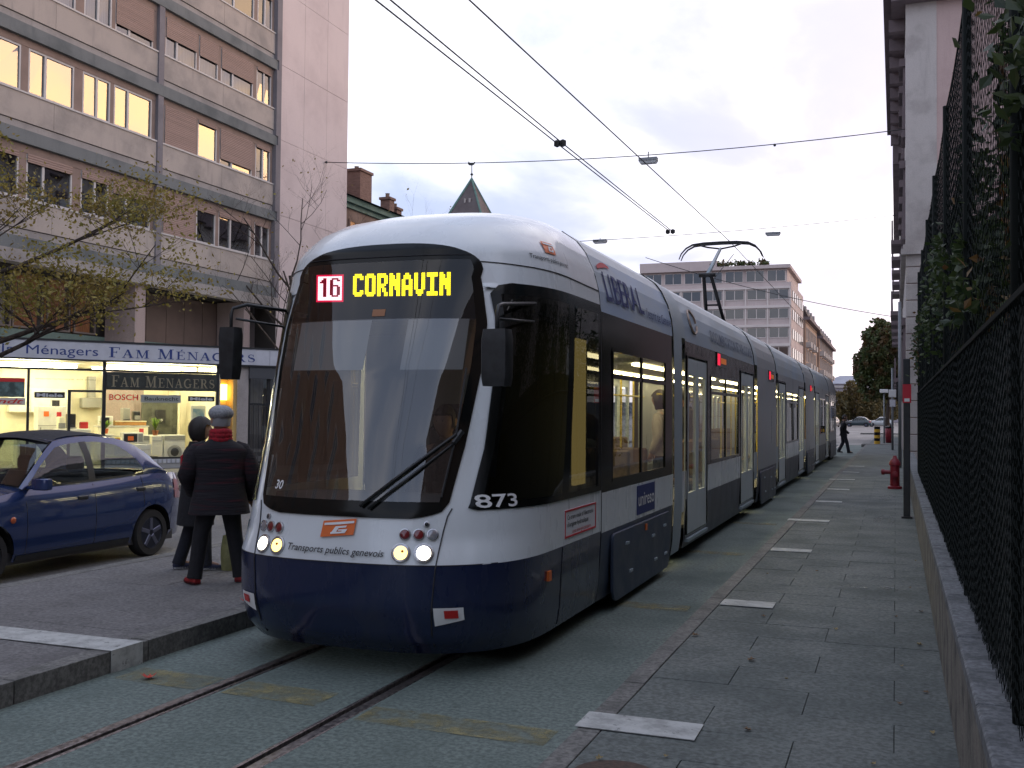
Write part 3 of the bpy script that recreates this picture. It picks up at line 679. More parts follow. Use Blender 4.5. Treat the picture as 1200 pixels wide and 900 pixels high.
# ---- ordinary modules -------------------------------------------------------
def side_patch(mb, sg, ya, yb, za, zb, off=0.0, nz=3):
    zz = [za + (zb - za) * i / nz for i in range(nz + 1)]
    mb.grid([[(TC + sg * (tw(z) + off), y, z) for y in (ya, yb)] for z in zz])
def rect_frame(mb, sg, ya, yb, za, zb, t, off, depth=.02):
    """picture frame of width t along the body side"""
    for a, b, c, d in ((ya, yb, za, za + t), (ya, yb, zb - t, zb), (ya, ya + t, za + t, zb - t), (yb - t, yb, za + t, zb - t)):
        x0 = TC + sg * (tw((c + d) / 2) + off - depth); x1 = TC + sg * (tw((c + d) / 2) + off)
        mb.box(min(x0, x1), max(x0, x1), a, b, c, d)
def module(name, y0, y1, band, stripe, skirt, fair, wins, doors, bogie=False, wrap=None, parent=tram):
    ops = [(a, b, c, d) for a, b, c, d in wins] + [(a, b, .28, 2.43) for a, b in doors]
    yb = sorted({y0, y1} | {round(v, 4) for o in ops for v in o[:2]}); zb = sorted(set([.14, .28, .5, .72, 1.06, 1.5, 2.0, 2.6, 2.78, 2.95, 3.1, 3.2, 3.3, 3.38, 3.42]) | {round(v, 4) for o in ops for v in o[2:]})
    bm_ = MB()
    for sg in (1, -1):
        for i in range(len(yb) - 1):
            for j in range(len(zb) - 1):
                ym, zm = (yb[i] + yb[i + 1]) / 2, (zb[j] + zb[j + 1]) / 2
                if any(a < ym < b and c < zm < d for a, b, c, d in ops): continue
                bm_.cur = 4 if zm > 3.1 else 3 if zm > 2.6 else 0 if zm > 1.06 else 1 if zm > .72 else 2
                x = [TC + sg * tw(zb[j]), TC + sg * tw(zb[j + 1])]
                bm_.quad((x[0], yb[i], zb[j]), (x[0], yb[i + 1], zb[j]), (x[1], yb[i + 1], zb[j + 1]), (x[1], yb[i], zb[j + 1]))
    bm_.cur = 2
    bm_.quad((TC - 1.08, y0, .14), (TC + 1.08, y0, .14), (TC + 1.08, y1, .14), (TC - 1.08, y1, .14))
    mod = bm_.build(name, [band, stripe, skirt, fair, M_ROOF], parent, smooth=True, auto=25)
    for a, b, c, d in wins:
        for sg in (1, -1):
            m_ = MB(); side_patch(m_, sg, a, b, c, d, -.012); m_.build('window', G_SIDE, mod)
            m_ = MB(); rect_frame(m_, sg, a, b, c, d, .03, .004)
            if d - c > .7:
                zt = d - .25; x0 = TC + sg * (tw(zt) - .015); x1 = TC + sg * (tw(zt) + .005); m_.box(min(x0, x1), max(x0, x1), a + .03, b - .03, zt - .02, zt + .02)
                ym = (a + b) / 2; m_.box(min(x0, x1), max(x0, x1), ym - .025, ym + .025, c + .03, d - .03)
            m_.build('window_frame', M_TBLACK, mod)
    for a, b in doors:
        for sg in (1, -1):
            ym = (a + b) / 2
            for p, q in ((a + .02, ym - .006), (ym + .006, b - .02)):
                m_ = MB(); zt, zl = 2.40, .30; g0, g1 = .78, 2.20; st = min(.085, (q - p) * .2)
                for e in ((p, q, zl, g0), (p, q, g1, zt), (p, p + st, g0, g1), (q - st, q, g0, g1)):
                    x0 = TC + sg * (tw(1.2) - .045); x1 = TC + sg * (tw(1.2) - .004); m_.box(min(x0, x1), max(x0, x1), *e)
                m_.build('door_leaf', M_DOOR, mod)
                m_ = MB(); xg = TC + sg * (tw(1.2) - .015); m_.quad((xg, p + st, g0), (xg, q - st, g0), (xg, q - st, g1), (xg, p + st, g1)); m_.build('door_glass', G_SIDE, mod)
            m_ = MB(); rect_frame(m_, sg, a - .04, b + .04, .26, 2.47, .035, .006); m_.build('door_surround', M_TBLACK, mod)
            m_ = MB(); x0 = TC + sg * (1.09); x1 = TC + sg * 1.15; m_.box(min(x0, x1), max(x0, x1), a, b, .205, .245); m_.build('door_step', M_TEDGE, mod)
    # interior
    m_ = MB(); m_.box(TC - 1.06, TC + 1.06, y0 + .01, y1 - .01, .36, .40); m_.build('interior_floor', M_INTD, mod)
    m_ = MB(); m_.box(TC - 1.05, TC + 1.05, y0 + .01, y1 - .01, 2.36, 2.40); m_.build('interior_ceiling', M_INT, mod)
    for sg in (-.45, .45):
        m_ = MB(); m_.box(TC + sg - .05, TC + sg + .05, y0 + .3, y1 - .3, 2.325, 2.355); m_.build('ceiling_light', E_LAMP, mod)
    if bogie:
        m_ = MB(); yc = (y0 + y1) / 2; m_.box(TC - .85, TC + .85, yc - 1.0, yc + 1.0, .16, .34)
        for yy in (yc - .8, yc + .8):
            for sg in (-.5, .5):
                m_.lathe([(.05, -.06), (.28, -.06), (.28, .06), (.05, .06)], (TC + sg, yy, .29), 20, M=Matrix.Rotation(R(90), 3, 'Y'))
        m_.build('bogie', M_INTD, mod)
        for sg in (1, -1):
            m_ = MB(); e0, e1 = y0 + .3, y1 - .3; rr = .14
            ol = []
            for cy_, cz_, a0 in ((e1 - rr, .08 + rr, -90), (e1 - rr * .5, .68 - rr * .5, 0), (e0 + rr * .5, .68 - rr * .5, 90), (e0 + rr, .08 + rr, 180)):
                r2 = rr if cz_ < .4 else rr * .5
                for k in range(5): t = R(a0 + k * 22.5); ol.append((TC + sg * 1.132, cy_ + r2 * math.cos(t), cz_ + r2 * math.sin(t)))
            m_.prism(ol, (sg * .028, 0, 0)); m_.build('bogie_cover', skirt if wrap is None else M_WRAP2, mod, bevel=.006)
            m_ = MB()
            for yy, zz in ((.2, .55), (.26, .28), (.65, .5), (.7, .25), (.88, .55), (.9, .25)):
                y_ = e0 + (e1 - e0) * yy; x0 = TC + sg * 1.158; x1 = TC + sg * 1.175; m_.box(min(x0, x1), max(x0, x1), y_ - .05, y_ + .05, zz - .012, zz + .012)
            m_.build('cover_latch', M_TEDGE, mod)
    return mod
def furnish(mod, y0, y1, step=.78):
    y = y0
    while y < y1 - .3:
        for sg in (-.72, .72):
            m_ = MB(); m_.box(TC + sg - .21, TC + sg + .21, y, y + .42, .76, .84); m_.box(TC + sg - .21, TC + sg + .21, y + .38, y + .45, .84, 1.36); m_.box(TC + sg - .03, TC + sg + .03, y + .18, y + .24, .40, .76)
            m_.build('seat', M_SEAT, mod, bevel=.02)
        m_ = MB(); m_.tube([(TC - .42, y + .42, .4), (TC - .42, y + .42, 2.36)], .017, 8); m_.tube([(TC + .42, y + .42, .4), (TC + .42, y + .42, 2.36)], .017, 8); m_.build('grab_pole', M_POLE, mod)
        y += step
    m_ = MB()
    for sg in (-.4, .4): m_.tube([(TC + sg, y0, 2.0), (TC + sg, y1, 2.0)], .015, 6)
    m_.build('handrail', M_POLE, mod)

M_SHELLW = M_TWHITE
body1 = module('passenger_module', 8.40, 11.38, M_TBLACK, M_TWHITE, M_TGREY, M_FAIR, [(8.74, 10.98, 1.13, 2.31)], [], bogie=True)
furnish(body1, 9.0, 11.2)
mods = [('door_module', 12.1, 18.42, M_TBROWN, M_TWHITE, M_WRAP2, M_FAIR2, [(13.86, 16.48, 1.08, 2.27)], [(12.2, 13.55), (16.72, 18.25)], False, None),
        ('bogie_module', 18.85, 21.95, M_WRAP, M_WRAP, M_WRAP2, M_WRAP, [], [], True, 1),
        ('door_module', 22.32, 28.98, M_WRAP, M_TWHITE, M_WRAP2, M_FAIR2, [(24.1, 27.0, 1.08, 2.27)], [(22.45, 23.8), (27.3, 28.75)], False, None),
        ('bogie_module', 29.4, 32.6, M_WRAP, M_WRAP, M_WRAP2, M_WRAP, [], [], True, 1),
        ('door_module', 33.0, 39.9, M_WRAP, M_WRAP, M_WRAP2, M_FAIR2, [(35.0, 37.7, 1.08, 2.27)], [(33.15, 34.6), (38.2, 39.7)], False, None)]
mo = []
for a in mods:
    m_ = module(*a); mo.append(m_)
    if a[7]: furnish(m_, a[7][0][0], a[7][0][1])
# rear module with a rounded tail
rear = module('rear_module', 40.3, 44.8, M_TBROWN, M_WRAP, M_WRAP2, M_WRAP, [(41.2, 43.4, 1.1, 2.27)], [], bogie=True, wrap=1)
mb = MB()
mb.grid([[(TC + x, 50.93 + .0 - nose_y(x, zz) + .0, zz) for x in [tw(zz) * q for q in (-.999, -.97, -.9, -.75, -.5, -.2, .2, .5, .75, .9, .97, .999)]] for zz in PZ])
mb.build('tail_cap', M_TBROWN, rear, smooth=True)
mb = MB()
for sg in (1, -1):
    for j in range(len(PZ) - 1):
        mb.quad((TC + sg * tw(PZ[j]), 44.8, PZ[j]), (TC + sg * tw(PZ[j]), 50.93 - nose_y(tw(PZ[j]) * .999, PZ[j]), PZ[j]), (TC + sg * tw(PZ[j + 1]), 50.93 - nose_y(tw(PZ[j + 1]) * .999, PZ[j + 1]), PZ[j + 1]), (TC + sg * tw(PZ[j + 1]), 44.8, PZ[j + 1]))
mb.build('tail_side', M_WRAP, rear, smooth=True)
# articulations: hoop, bellows, lower cover
for y0, y1, big in ((11.38, 12.1, 1), (18.42, 18.85, 0), (21.95, 22.32, 0), (28.98, 29.4, 0), (32.6, 33.0, 0), (39.9, 40.3, 0)):
    yh = y0 + (.46 if big else .12)
    mb = MB(); zz = PZ if big else [2.6, 2.78, 2.95, 3.1, 3.2, 3.3, 3.38, 3.42]
    ye = yh if big else y1
    for sg in (1, -1):
        mb.grid([[(TC + sg * (tw(q) + (.012 if q < 3.4 else 0)), y, q + .008) for y in (y0, ye)] for q in zz])
        if big: mb.grid([[(TC + sg * (tw(q) + (.006 if q < 3.4 else 0)), y, q + .004) for y in (ye, y1)] for q in [2.62, 2.78, 2.95, 3.1, 3.2, 3.3, 3.38, 3.42]])
    hoop = mb.build('articulation_hoop', M_TEDGE, tram, smooth=True, auto=30)
    mb = MB(); ya = y0 - .01; n = 6
    ya0 = yh if big else y0
    for sg in (1, -1):
        mb.grid([[(TC + sg * (min(tw(q), 1.12) - (.03 if k % 2 else .055)), ya0 + (y1 - ya0) * k / n, q) for k in range(n + 1)] for q in [.3, 1.0, 2.0, 2.62, 2.78, 2.95, 3.1, 3.2, 3.3, 3.38]])
    mb.build('bellows', M_BELLOW, tram)
    mb = MB()
    for sg in (1, -1): side_patch(mb, sg, ya0 + .02, y1 - .02, .58, 1.06, -.005, 2)
    mb.build('articulation_cover', M_TWHITE if big else M_TEDGE, tram)
# ad lettering along the roof edge
fn = lambda x, z: Vector((TC + tw(z) + .012, x, z))
mb = MB(); text_on(mb, 'LIBERAL', lambda x, z: fn(x, z), 8.62, 10.02, 2.72, .26, bold=.01); mb.build('roof_lettering', M_TEXTB, body1)
mb = MB(); text_on(mb, "l'esprit de Genève", lambda x, z: fn(x, z), 10.12, 11.3, 2.70, .10); mb.build('roof_lettering', M_TEXTB, body1)
mb = MB(); mb.grid([[fn(y, 3.02 + .06 * math.sin((y - 8.55) * 5) - k * .05 * (1 - abs(y - 8.75) * 2)) for y in (8.52, 8.6, 8.68, 8.76, 8.84, 8.92, 9.0)] for k in (0, 1)]); mb.build('red_swoosh', M_TXTR, body1)
mb = MB(); text_on(mb, 'DOCUMENTATION ET VIE LOCALE', lambda x, z: fn(x, z), 14.0, 18.2, 2.72, .16, bold=.01); mb.build('roof_lettering', mat('grey_print', (.16, .19, .26), .5), mo[0])
mb = MB(); mb.tube([fn(12.75 + .22 * math.cos(t * .5), 2.88 + .15 * math.sin(t * .5)) for t in range(13)], .015, 4); mb.build('roof_emblem', mat('emblem_beige', (.45, .33, .26), .5), mo[0])
# boxed stickers on the white stripe
sd = lambda y, z, o=.006: Vector((TC + tw(z) + o, y, z))
mb = MB(); mb.box(TC + 1.135, TC + 1.139, 7.36, 8.2, .79, 1.0); st_ = mb.build('notice_sticker', mat('sticker_white', (.7, .7, .72), .4), front)
mb = MB(); rect_frame(mb, 1, 7.36, 8.2, .79, 1.0, .014, .008, .004); mb.build('notice_border', M_TXTR, front)
mb = MB()
text_on(mb, "Ce tram roule à l'électricité", lambda y, z: sd(y, z), 7.42, 8.12, .925, .036, bold=.01); mb.build('notice_text', M_TEXT, front); mb = MB(); text_on(mb, "d'origine hydraulique", lambda y, z: sd(y, z), 7.42, 7.98, .87, .036, bold=.01); mb.build('notice_text', M_TEXT, front)
mb = MB(); text_on(mb, 'une énergie propre', lambda y, z: sd(y, z), 7.55, 8.05, .815, .028); mb.build('notice_text', M_TXTR, front)
mb = MB(); mb.box(TC + 1.135, TC + 1.140, 9.66, 10.42, .755, 1.035); mb.build('network_sticker', M_TEXTB, body1)
mb = MB(); text_on(mb, 'unireso', lambda y, z: sd(y, z, .008), 9.70, 10.38, .84, .13, bold=.015); mb.build('network_text', M_TXTW, body1)
mb = MB(); mb.box(TC + 1.10, TC + 1.145, 6.98, 7.04, .53, .60); mb.build('side_marker', M_ORANGE, front)
mb = MB(); mb.box(TC + 1.162, TC + 1.172, 9.9, 9.96, .59, .65); mb.build('side_marker', M_ORANGE, body1)
# red side displays
for md, y in ((mo[0], 14.35), (mo[1], 20.6), (mo[3], 31.0)):
    mb = MB(); mb.box(TC + 1.11, TC + 1.136, y, y + .9, 2.40, 2.60); mb.build('side_display', M_TBLACK, md)
    mb = MB(); mb.box(TC + 1.137, TC + 1.140, y + .05, y + .25, 2.42, 2.58); mb.build('side_line_number', E_RED, md)
    mb = MB(); mb.box(TC + 1.137, TC + 1.140, y + .32, y + .8, 2.45, 2.53); mb.build('side_destination', mat('dim_orange', (.25, .08, .02), .5, emit=(1, .25, .05), estr=.15), md)
# glowing panel standing in for saloon light through the gap behind the cab
mb = MB(); mb.box(TC + 1.02, TC + 1.05, 7.90, 8.20, 1.15, 2.34); mb.build('saloon_glow_panel', mat('saloon_glow_ochre', (.55, .43, .14), .6, emit=(1, .75, .25), estr=1.0), front)
# cab interior
mb = MB(); mb.box(TC - 1.0, TC + 1.0, 6.6, 8.36, .42, .5); mb.build('cab_floor', M_INTD, front)
mb = MB()
mb.grid([[(TC + x, y, z) for x, y, z in ((-.82, yy, zz), (-.4, yy - .05, zz + .02), (0, yy - .07, zz + .02), (.4, yy - .05, zz + .02), (.82, yy, zz))] for yy, zz in ((6.42, 1.0), (6.5, 1.14), (6.8, 1.13), (6.95, 1.0), (6.95, .5))]); mb.build('dashboard', M_INTD, front, smooth=True)
mb = MB(); mb.box(TC - 1.05, TC + 1.03, 8.26, 8.30, .5, 2.42); mb.build('cab_bulkhead', mat('bulkhead_grey', (.22, .25, .27), .5), front)
mb = MB(); mb.box(TC - .2, TC + .3, 7.35, 7.85, .82, .94); mb.box(TC - .2, TC + .3, 7.78, 7.92, .94, 1.62); mb.box(TC - .08, TC + .16, 7.8, 7.9, 1.62, 1.8); mb.box(TC - .05, TC + .15, 7.5, 7.7, .5, .82); mb.build('driver_seat', M_INTD, front, bevel=.03)
for a, b in ((-.70, -.03), (.26, .70)):
    mb = MB(); mb.grid([[P_front(x, z, -.05) for x in [a + (b - a) * i / 5 for i in range(6)]] for z in (2.04, 2.2, 2.4)]); mb.build('sun_blind', mat('sun_blind_grey', (.30, .30, .31), .8), front)
mb = MB(); mb.box(TC - 1.0, TC + 1.0, 6.9, 8.3, 2.42, 2.46); mb.build('cab_ceiling', M_INTD, front)
# dark box added under the cab floor to block light
mb = MB(); mb.box(TC - .95, TC + .95, 6.7, 8.4, .13, .4); mb.build('underside_shadow_box', M_INTD, front)
# ---- pantograph on the third module
pan = mo[1]
mb = MB()
for sg in (-1, 1): mb.tube([(TC + sg * .20, 21.35, 3.42), (TC + sg * .07, 20.12, 4.46)], .035, 8)
mb.tube([(TC - .14, 20.75, 3.93), (TC + .14, 20.75, 3.93)], .02, 6); mb.tube([(TC - .16, 20.12, 4.46), (TC + .16, 20.12, 4.46)], .045, 8)
mb.build('pantograph_lower_arm', M_BLACKM, pan, smooth=True)
mb = MB(); mb.tube([(TC, 20.12, 4.46), (TC, 21.72, 5.22)], [.045, .032], 8); mb.build('pantograph_upper_arm', mat('pantograph_grey', (.28, .33, .36), .4, .4), pan, smooth=True)
mb = MB(); mb.tube([(TC + .05, 20.16, 4.3), (TC + .25, 21.9, 5.12)], .008, 5); mb.build('pantograph_link', M_BLACKM, pan)
mb = MB()
for dy in (0, .22):
    mb.tube([(TC + x, 21.66 + dy, zz) for x, zz in ((-.87, 5.02), (-.82, 5.14), (-.72, 5.25), (-.58, 5.32), (-.35, 5.345), (0, 5.35), (.35, 5.345), (.58, 5.32), (.72, 5.25), (.82, 5.14), (.87, 5.02))], [.012, .016, .02, .024, .024, .024, .024, .024, .02, .016, .012], 6)
for sg in (-1, 1): mb.tube([(TC, 21.74, 5.22), (TC + sg * .28, 21.77, 5.27), (TC + sg * .5, 21.77, 5.335)], .018, 6)
mb.build('pantograph_head', M_BLACKM, pan, smooth=True)
mb = MB(); mb.box(TC - .5, TC + .5, 20.6, 21.7, 3.40, 3.47); mb.build('pantograph_base', M_BLACKM, pan)

# ================================================================== apartment block on the left
FX = -21.0
M_CONC = weather('spandrel_concrete', (.43, .375, .335), .85, grime=(.17, .165, .16), amount=.55, scale=.8, bump=.15, fine=50)
M_SLAB = weather('slab_fascia', (.16, .175, .178), .8, grime=(.08, .09, .09), amount=.6, scale=1.0, bump=.15, fine=50)
M_LIGHTB = weather('light_band', (.34, .315, .30), .85, grime=(.18, .17, .17), amount=.5, scale=1.0, bump=.1, fine=50)
M_PINK = weather('pink_end_wall', (.64, .545, .53), .88, grime=(.47, .39, .38), amount=.45, scale=.5, bump=.15, fine=40, var=.06)
M_SHUT = mat('roller_shutter', (.31, .215, .18), .7, var=.12, scale=2, stretch=(1, .2, 14), bump=.25)
M_HEAD = mat('shutter_box', (.25, .18, .15), .75, var=.12, scale=2)
M_WFRAME = mat('white_window_frame', (.52, .50, .49), .5, var=.06, scale=4)
M_WFRAME2 = mat('brown_window_frame', (.16, .13, .12), .6)
M_FIN = weather('facade_fin', (.20, .185, .20), .8, grime=(.13, .12, .13), amount=.4, scale=1, bump=.1)
M_CURT = mat('curtain_grey', (.10, .095, .10), .9, var=.3, scale=5, stretch=(1, 6, .2))
M_CURTL = mat('curtain_light', (.38, .34, .32), .9, var=.2, scale=5, stretch=(1, 6, .2))
M_CURTR = mat('curtain_wine', (.07, .008, .018), .9, var=.3, scale=5, stretch=(1, 6, .2))
G_WIN = glass('house_window_glass', (.55, .57, .58), .015, 2.6, wav=.10, wscale=1.1)
M_ROOM = mat('dark_room', (.05, .045, .042), .9)
M_GREENP = weather('green_band', (.13, .19, .175), .7, grime=(.08, .11, .105), amount=.4, scale=1, bump=.05)

apt = tag(empty('apartment_building', (FX, 25, 0)), 'grey and pink apartment block with shuttered ribbon windows above the shop', 'building')
SILLS = [7.10, 9.86, 12.60, 15.35]
LBAY = [(16.2, 17.9), (18.2, 20.0), (20.24, 21.82), (22.13, 23.2), (23.34, 24.95)]
RBAY = [(25.5, 27.02), (27.12, 28.12), (28.27, 30.1), (30.3, 31.2)]
BAYS = [(13.0, 25.10, LBAY), (25.34, 31.32, RBAY)]
# shutter drop (0 open .. 1 closed), pane division, curtain
STATE = {('R', 0): [(1, 1, 0), (.12, 1, 0), (.12, 2, 0), (.06, 2, 'w')], ('R', 1): [(1, 1, 0), (.06, 1, 0), (.80, 2, 0), (.06, 2, 0)],
         ('R', 2): [(.48, 2, 'l'), (.52, 1, 'l'), (.55, 2, 'l'), (.06, 2, 0)], ('R', 3): [(.3, 2, 0), (.3, 2, 0), (.06, 2, 0), (.06, 2, 0)],
         ('L', 0): [(.1, 2, 0), (.1, 2, 0), (.16, 2, 0), (.16, 2, 0), (.30, 2, 'g')], ('L', 1): [(.04, 2, 0), (.04, 2, 0), (.04, 2, 0), (.04, 2, 0), (.04, 2, 'r')],
         ('L', 2): [(.1, 2, 0), (.1, 2, 0), (.1, 2, 'l'), (.06, 2, 'l'), (.78, 2, 0)], ('L', 3): [(.3, 2, 0)] * 5}
def apart_window(parent, ya, yb, z0, z1, st, fx=FX):
    drop, div, cur = st; d = .10
    mb = MB()                                            # outer frame with mullion
    t = .055; x0, x1 = fx - d - .03, fx - d + .03
    for a, b, c, e in ((ya, yb, z0, z0 + t), (ya, yb, z1 - t, z1), (ya, ya + t, z0 + t, z1 - t), (yb - t, yb, z0 + t, z1 - t)): mb.box(x0, x1, a, b, c, e)
    ym = ya + (yb - ya) * (.5 if div == 2 and yb - ya < 1.3 else .36)
    if div == 2: mb.box(x0 + .002, x1 + .004, ym - .04, ym + .04, z0 + t, z1 - t)
    w = mb.build('window', M_WFRAME, parent)
    cells = [(ya + t, ym - .04), (ym + .04, yb - t)] if div == 2 else [(ya + t, yb - t)]
    for a, b in cells:
        mb = MB(); xp = fx - d - .005; tilt = rnd.uniform(-.012, .012); mb.quad((xp + tilt, a, z0 + t), (xp - tilt, b, z0 + t), (xp - tilt * .5, b, z1 - t), (xp + tilt * .5, a, z1 - t)); mb.build('pane', G_WIN, w)
    if cur:
        mb = MB(); xc = fx - d - .16; n = 28; a, b = (ya + .05, yb - .05) if cur != 'r' else (ya + .06, ya + .55)
        mb.grid([[(xc + .03 * math.sin(i * 1.9), a + (b - a) * i / n, zz) for i in range(n + 1)] for zz in (z0 + .06, z1 - .05)])
        mb.build('curtain', {'w': M_CURTR, 'r': M_CURTR, 'l': M_CURTL, 'g': M_CURT}[cur], w)
    if drop > .05:
        zb = z1 - (z1 - z0) * drop; mb = MB(); k = max(2, int((z1 - zb) / .055)); pr = []
        for i in range(k + 1):
            zz = zb + (z1 - zb) * i / k; pr += [(fx - .045, zz), (fx - .036, zz + (z1 - zb) / k * .5)]
        mb.grid([[(x, ya + .02, zz), (x, yb - .02, zz)] for x, zz in pr[:-1]]); mb.box(fx - .06, fx - .03, ya + .02, yb - .02, zb - .03, zb); mb.build('roller_shutter', M_SHUT, w)
for bi, (b0, b1, units) in enumerate(BAYS):
    for r_, zs_ in enumerate(SILLS):
        zl = zs_ - 1.03 if r_ else zs_ - 1.03
        mb = MB(); mb.box(FX - .30, FX + .06, b0 - .12 if bi else b0, b1 + .12, zs_ - 1.32, zs_ - .98); mb.build('floor_slab', M_SLAB, apt)
        mb = MB(); mb.box(FX - .30, FX - .03, b0, b1, zs_ - .98, zs_ - .78); mb.build('slab_upstand', M_LIGHTB, apt)
        nP = 3 if bi == 0 else 2; cuts = [b0 + (b1 - b0) * i / nP for i in range(nP + 1)]
        for a, b in zip(cuts, cuts[1:]):
            mb = MB(); mb.box(FX - .30, FX, a + .005, b - .005, zs_ - .76, zs_ - .03); mb.build('spandrel_panel', M_CONC, apt)
        mb = MB(); mb.box(FX - .3, FX - .05, b0, b1, zs_ - .781, zs_ - .759); mb.build('shadow_joint', M_DARK, apt)
        mb = MB(); mb.box(FX - .20, FX + .03, b0, b1, zs_ - .03, zs_ + .015); mb.build('window_sill', M_WFRAME, apt)
        zt = zs_ + 1.22
        mb = MB(); mb.box(FX - .28, FX - .055, b0, b1, zt, zs_ + 1.43); mb.build('window_head', M_HEAD, apt)
        sts = STATE[('L' if bi == 0 else 'R', r_)]
        # piers between the units
        edge = b0
        for (ua, ub), st in zip(units, sts):
            if ua - edge > .02: mb = MB(); mb.box(FX - .24, FX - .065, edge, ua, zs_ + .015, zt); mb.build('window_pier', M_HEAD, apt)
            apart_window(apt, ua, ub, zs_ + .016, zt, st); edge = ub
        mb = MB(); mb.box(FX - .24, FX - .065, edge, b1, zs_ + .015, zt); mb.build('window_pier', M_HEAD, apt)
for y0, y1 in ((25.10, 25.34), (31.32, 31.62)):
    for r_, zs_ in enumerate(SILLS):
        mb = MB(); mb.box(FX - .3, FX + (.045 if y0 < 30 else .10), y0, y1, zs_ - .978, zs_ + 1.428); mb.build('facade_fin', M_FIN, apt)
        if y0 > 30: mb = MB(); mb.box(FX - .3, FX + .10, y0 + .125, y1, zs_ - 1.32, zs_ - .978); mb.build('facade_fin', M_FIN, apt)
mb = MB(); mb.box(FX - .32, FX + .10, 13.0, 31.62, 5.44, 5.775); mb.build('lower_fascia', M_LIGHTB, apt)
mb = MB(); mb.box(FX - 12, FX - .9, 13.0, 36.5, 5.5, 19.0); mb.build('rear_mass', M_ROOM, apt)
mb = MB(); mb.box(FX - .9, FX - .28, 13.0, 31.6, 16.79, 19.0); mb.build('top_wall', M_CONC, apt)
# blank pink end of the facade, cast in storey-high panels
pc = [31.62 + (36.56 - 31.62) * i / 3 for i in range(4)]
for i in range(3):
    z0 = .12
    for k in range(7):
        z1 = [3.0, 6.07, 8.82, 11.58, 14.33, 17.1, 19.0][k]
        mb = MB(); mb.box(FX - .3, FX + .02 + rnd.uniform(-.003, .003), pc[i] + .006, pc[i + 1] - .006, z0 + .006, z1 - .006); mb.build('wall_panel', M_PINK, apt); z0 = z1
mb = MB(); mb.box(FX - .9, FX - .02, 31.625, 36.55, .1, 18.98); mb.build('panel_backing', M_ROOM, apt)
mb = MB(); mb.box(FX - 12, FX - .31, 36.4, 36.56, .1, 18.9); mb.build('gable_wall', M_PINK, apt)
# recessed mezzanine over the shop
M_MEZ = mat('mezzanine_panel', (.155, .11, .095), .75, var=.1, scale=2)
RX = -22.2
mb = MB(); mb.box(RX - .2, RX, 13.0, 31.6, 5.40, 5.5); mb.build('mezzanine_soffit', M_ROOM, apt)
ms = [24.9, 25.3, 26.2, 27.15, 28.05, 29.0, 29.9, 30.8, 31.6]
for a, b in zip(ms, ms[1:]):
    mb = MB(); mb.box(RX - .05, RX, a + .012, b - .012, 3.86, 5.44); mb.build('mezzanine_panel', M_MEZ, apt)
E_CURT = mat('lit_orange_curtain', (.20, .10, .055), .9, var=.35, scale=6, stretch=(1, 5, .3), emit=(1.0, .36, .12), estr=.035)
for i, (a, b) in enumerate(((17.8, 19.4), (19.5, 20.9), (20.95, 22.0), (22.15, 23.0), (23.15, 24.0))):
    mb = MB(); t = .05
    for p, q, c, e in ((a, b, 3.90, 3.90 + t), (a, b, 5.39 - t, 5.39), (a, a + t, 3.9 + t, 5.39 - t), (b - t, b, 3.9 + t, 5.39 - t)): mb.box(RX - .03, RX + .03, p, q, c, e)
    w = mb.build('mezzanine_window', M_WFRAME2, apt)
    mb = MB(); mb.quad((RX - .005, a + t, 3.95), (RX - .005, b - t, 3.95), (RX - .005, b - t, 5.34), (RX - .005, a + t, 5.34)); mb.build('pane', glass('mezz_glass', (.8, .8, .8), .02, 1.5), w)
    mb = MB(); mb.grid([[(RX - .15 + .03 * math.sin(k * 2.1), a + .06 + (b - a - .12) * k / 24, zz) for k in range(25)] for zz in (3.95, 5.36)]); mb.build('curtain', E_CURT if i >= 2 else M_CURTL, w)
mb = MB(); mb.box(RX - .3, RX - .22, 13.0, 31.6, 3.0, 5.5); mb.build('mezzanine_back', M_ROOM, apt)
mb = MB(); mb.box(RX - .06, RX + .04, 13.0, 31.6, 3.3, 3.86); mb.build('mezzanine_band', M_GREENP, apt)
for a, b in ((24.36, 24.80), (29.75, 30.1)):
    mb = MB(); mb.box(RX + .04, FX - .05, a, b, .12, 5.44); mb.build('column', weather('column_concrete', (.34, .27, .26), .85, grime=(.22, .18, .18), amount=.5, scale=1, bump=.1), apt)

# ------------------------------------------------------------------ shop, set obliquely under the block
SD = Vector((.5721, .8202, 0)); SN = Vector((.8202, -.5721, 0))
MS = Matrix(((SD.x, -SN.x, 0, -20.95), (SD.y, -SN.y, 0, 19.4), (0, 0, 1, 0), (0, 0, 0, 1)))   # local: along the front, into the shop, up
def sp(s, d, z): return MS @ Vector((s, d, z))
M_CREAM = mat('shop_cream_wall', (.80, .76, .58), .8, var=.05, scale=3)
M_SHFLOOR = mat('shop_floor', (.42, .38, .30), .5, var=.1, scale=6)
M_SIGN = mat('sign_panel', (.50, .52, .58), .4, var=.06, scale=3)
M_SHDARK = mat('shop_dark_frame', (.02, .022, .025), .4)
M_BANDD = mat('sign_dark_band', (.03, .036, .032), .5, var=.3, scale=5)
M_GOLD = mat('gold_letter', (.26, .23, .15), .45)
M_REDSIGN = mat('red_letter', (.55, .03, .03), .5)
M_NAVY = mat('navy_letter', (.02, .045, .20), .5)
E_TUBE = emis('fluorescent_tube', (1.0, .90, .60), 22.0)
E_NICHE = emis('niche_lamp', (1.0, .62, .12), 6.0)
G_SHOP = glass('shop_glass', (.93, .95, .93), .01, 1.45)
shop = tag(empty('shop', (-18.5, 22.5, .12)), 'brightly lit appliance shop with blue lettered sign board under the apartment block', 'shop')
def sbox(mb, *a): return mb.tbox(MS, *a)
mb = MB(); sbox(mb, -4.5, 6.09, 4.8, 4.95, .12, 2.95); mb.build('back_wall', M_CREAM, shop)
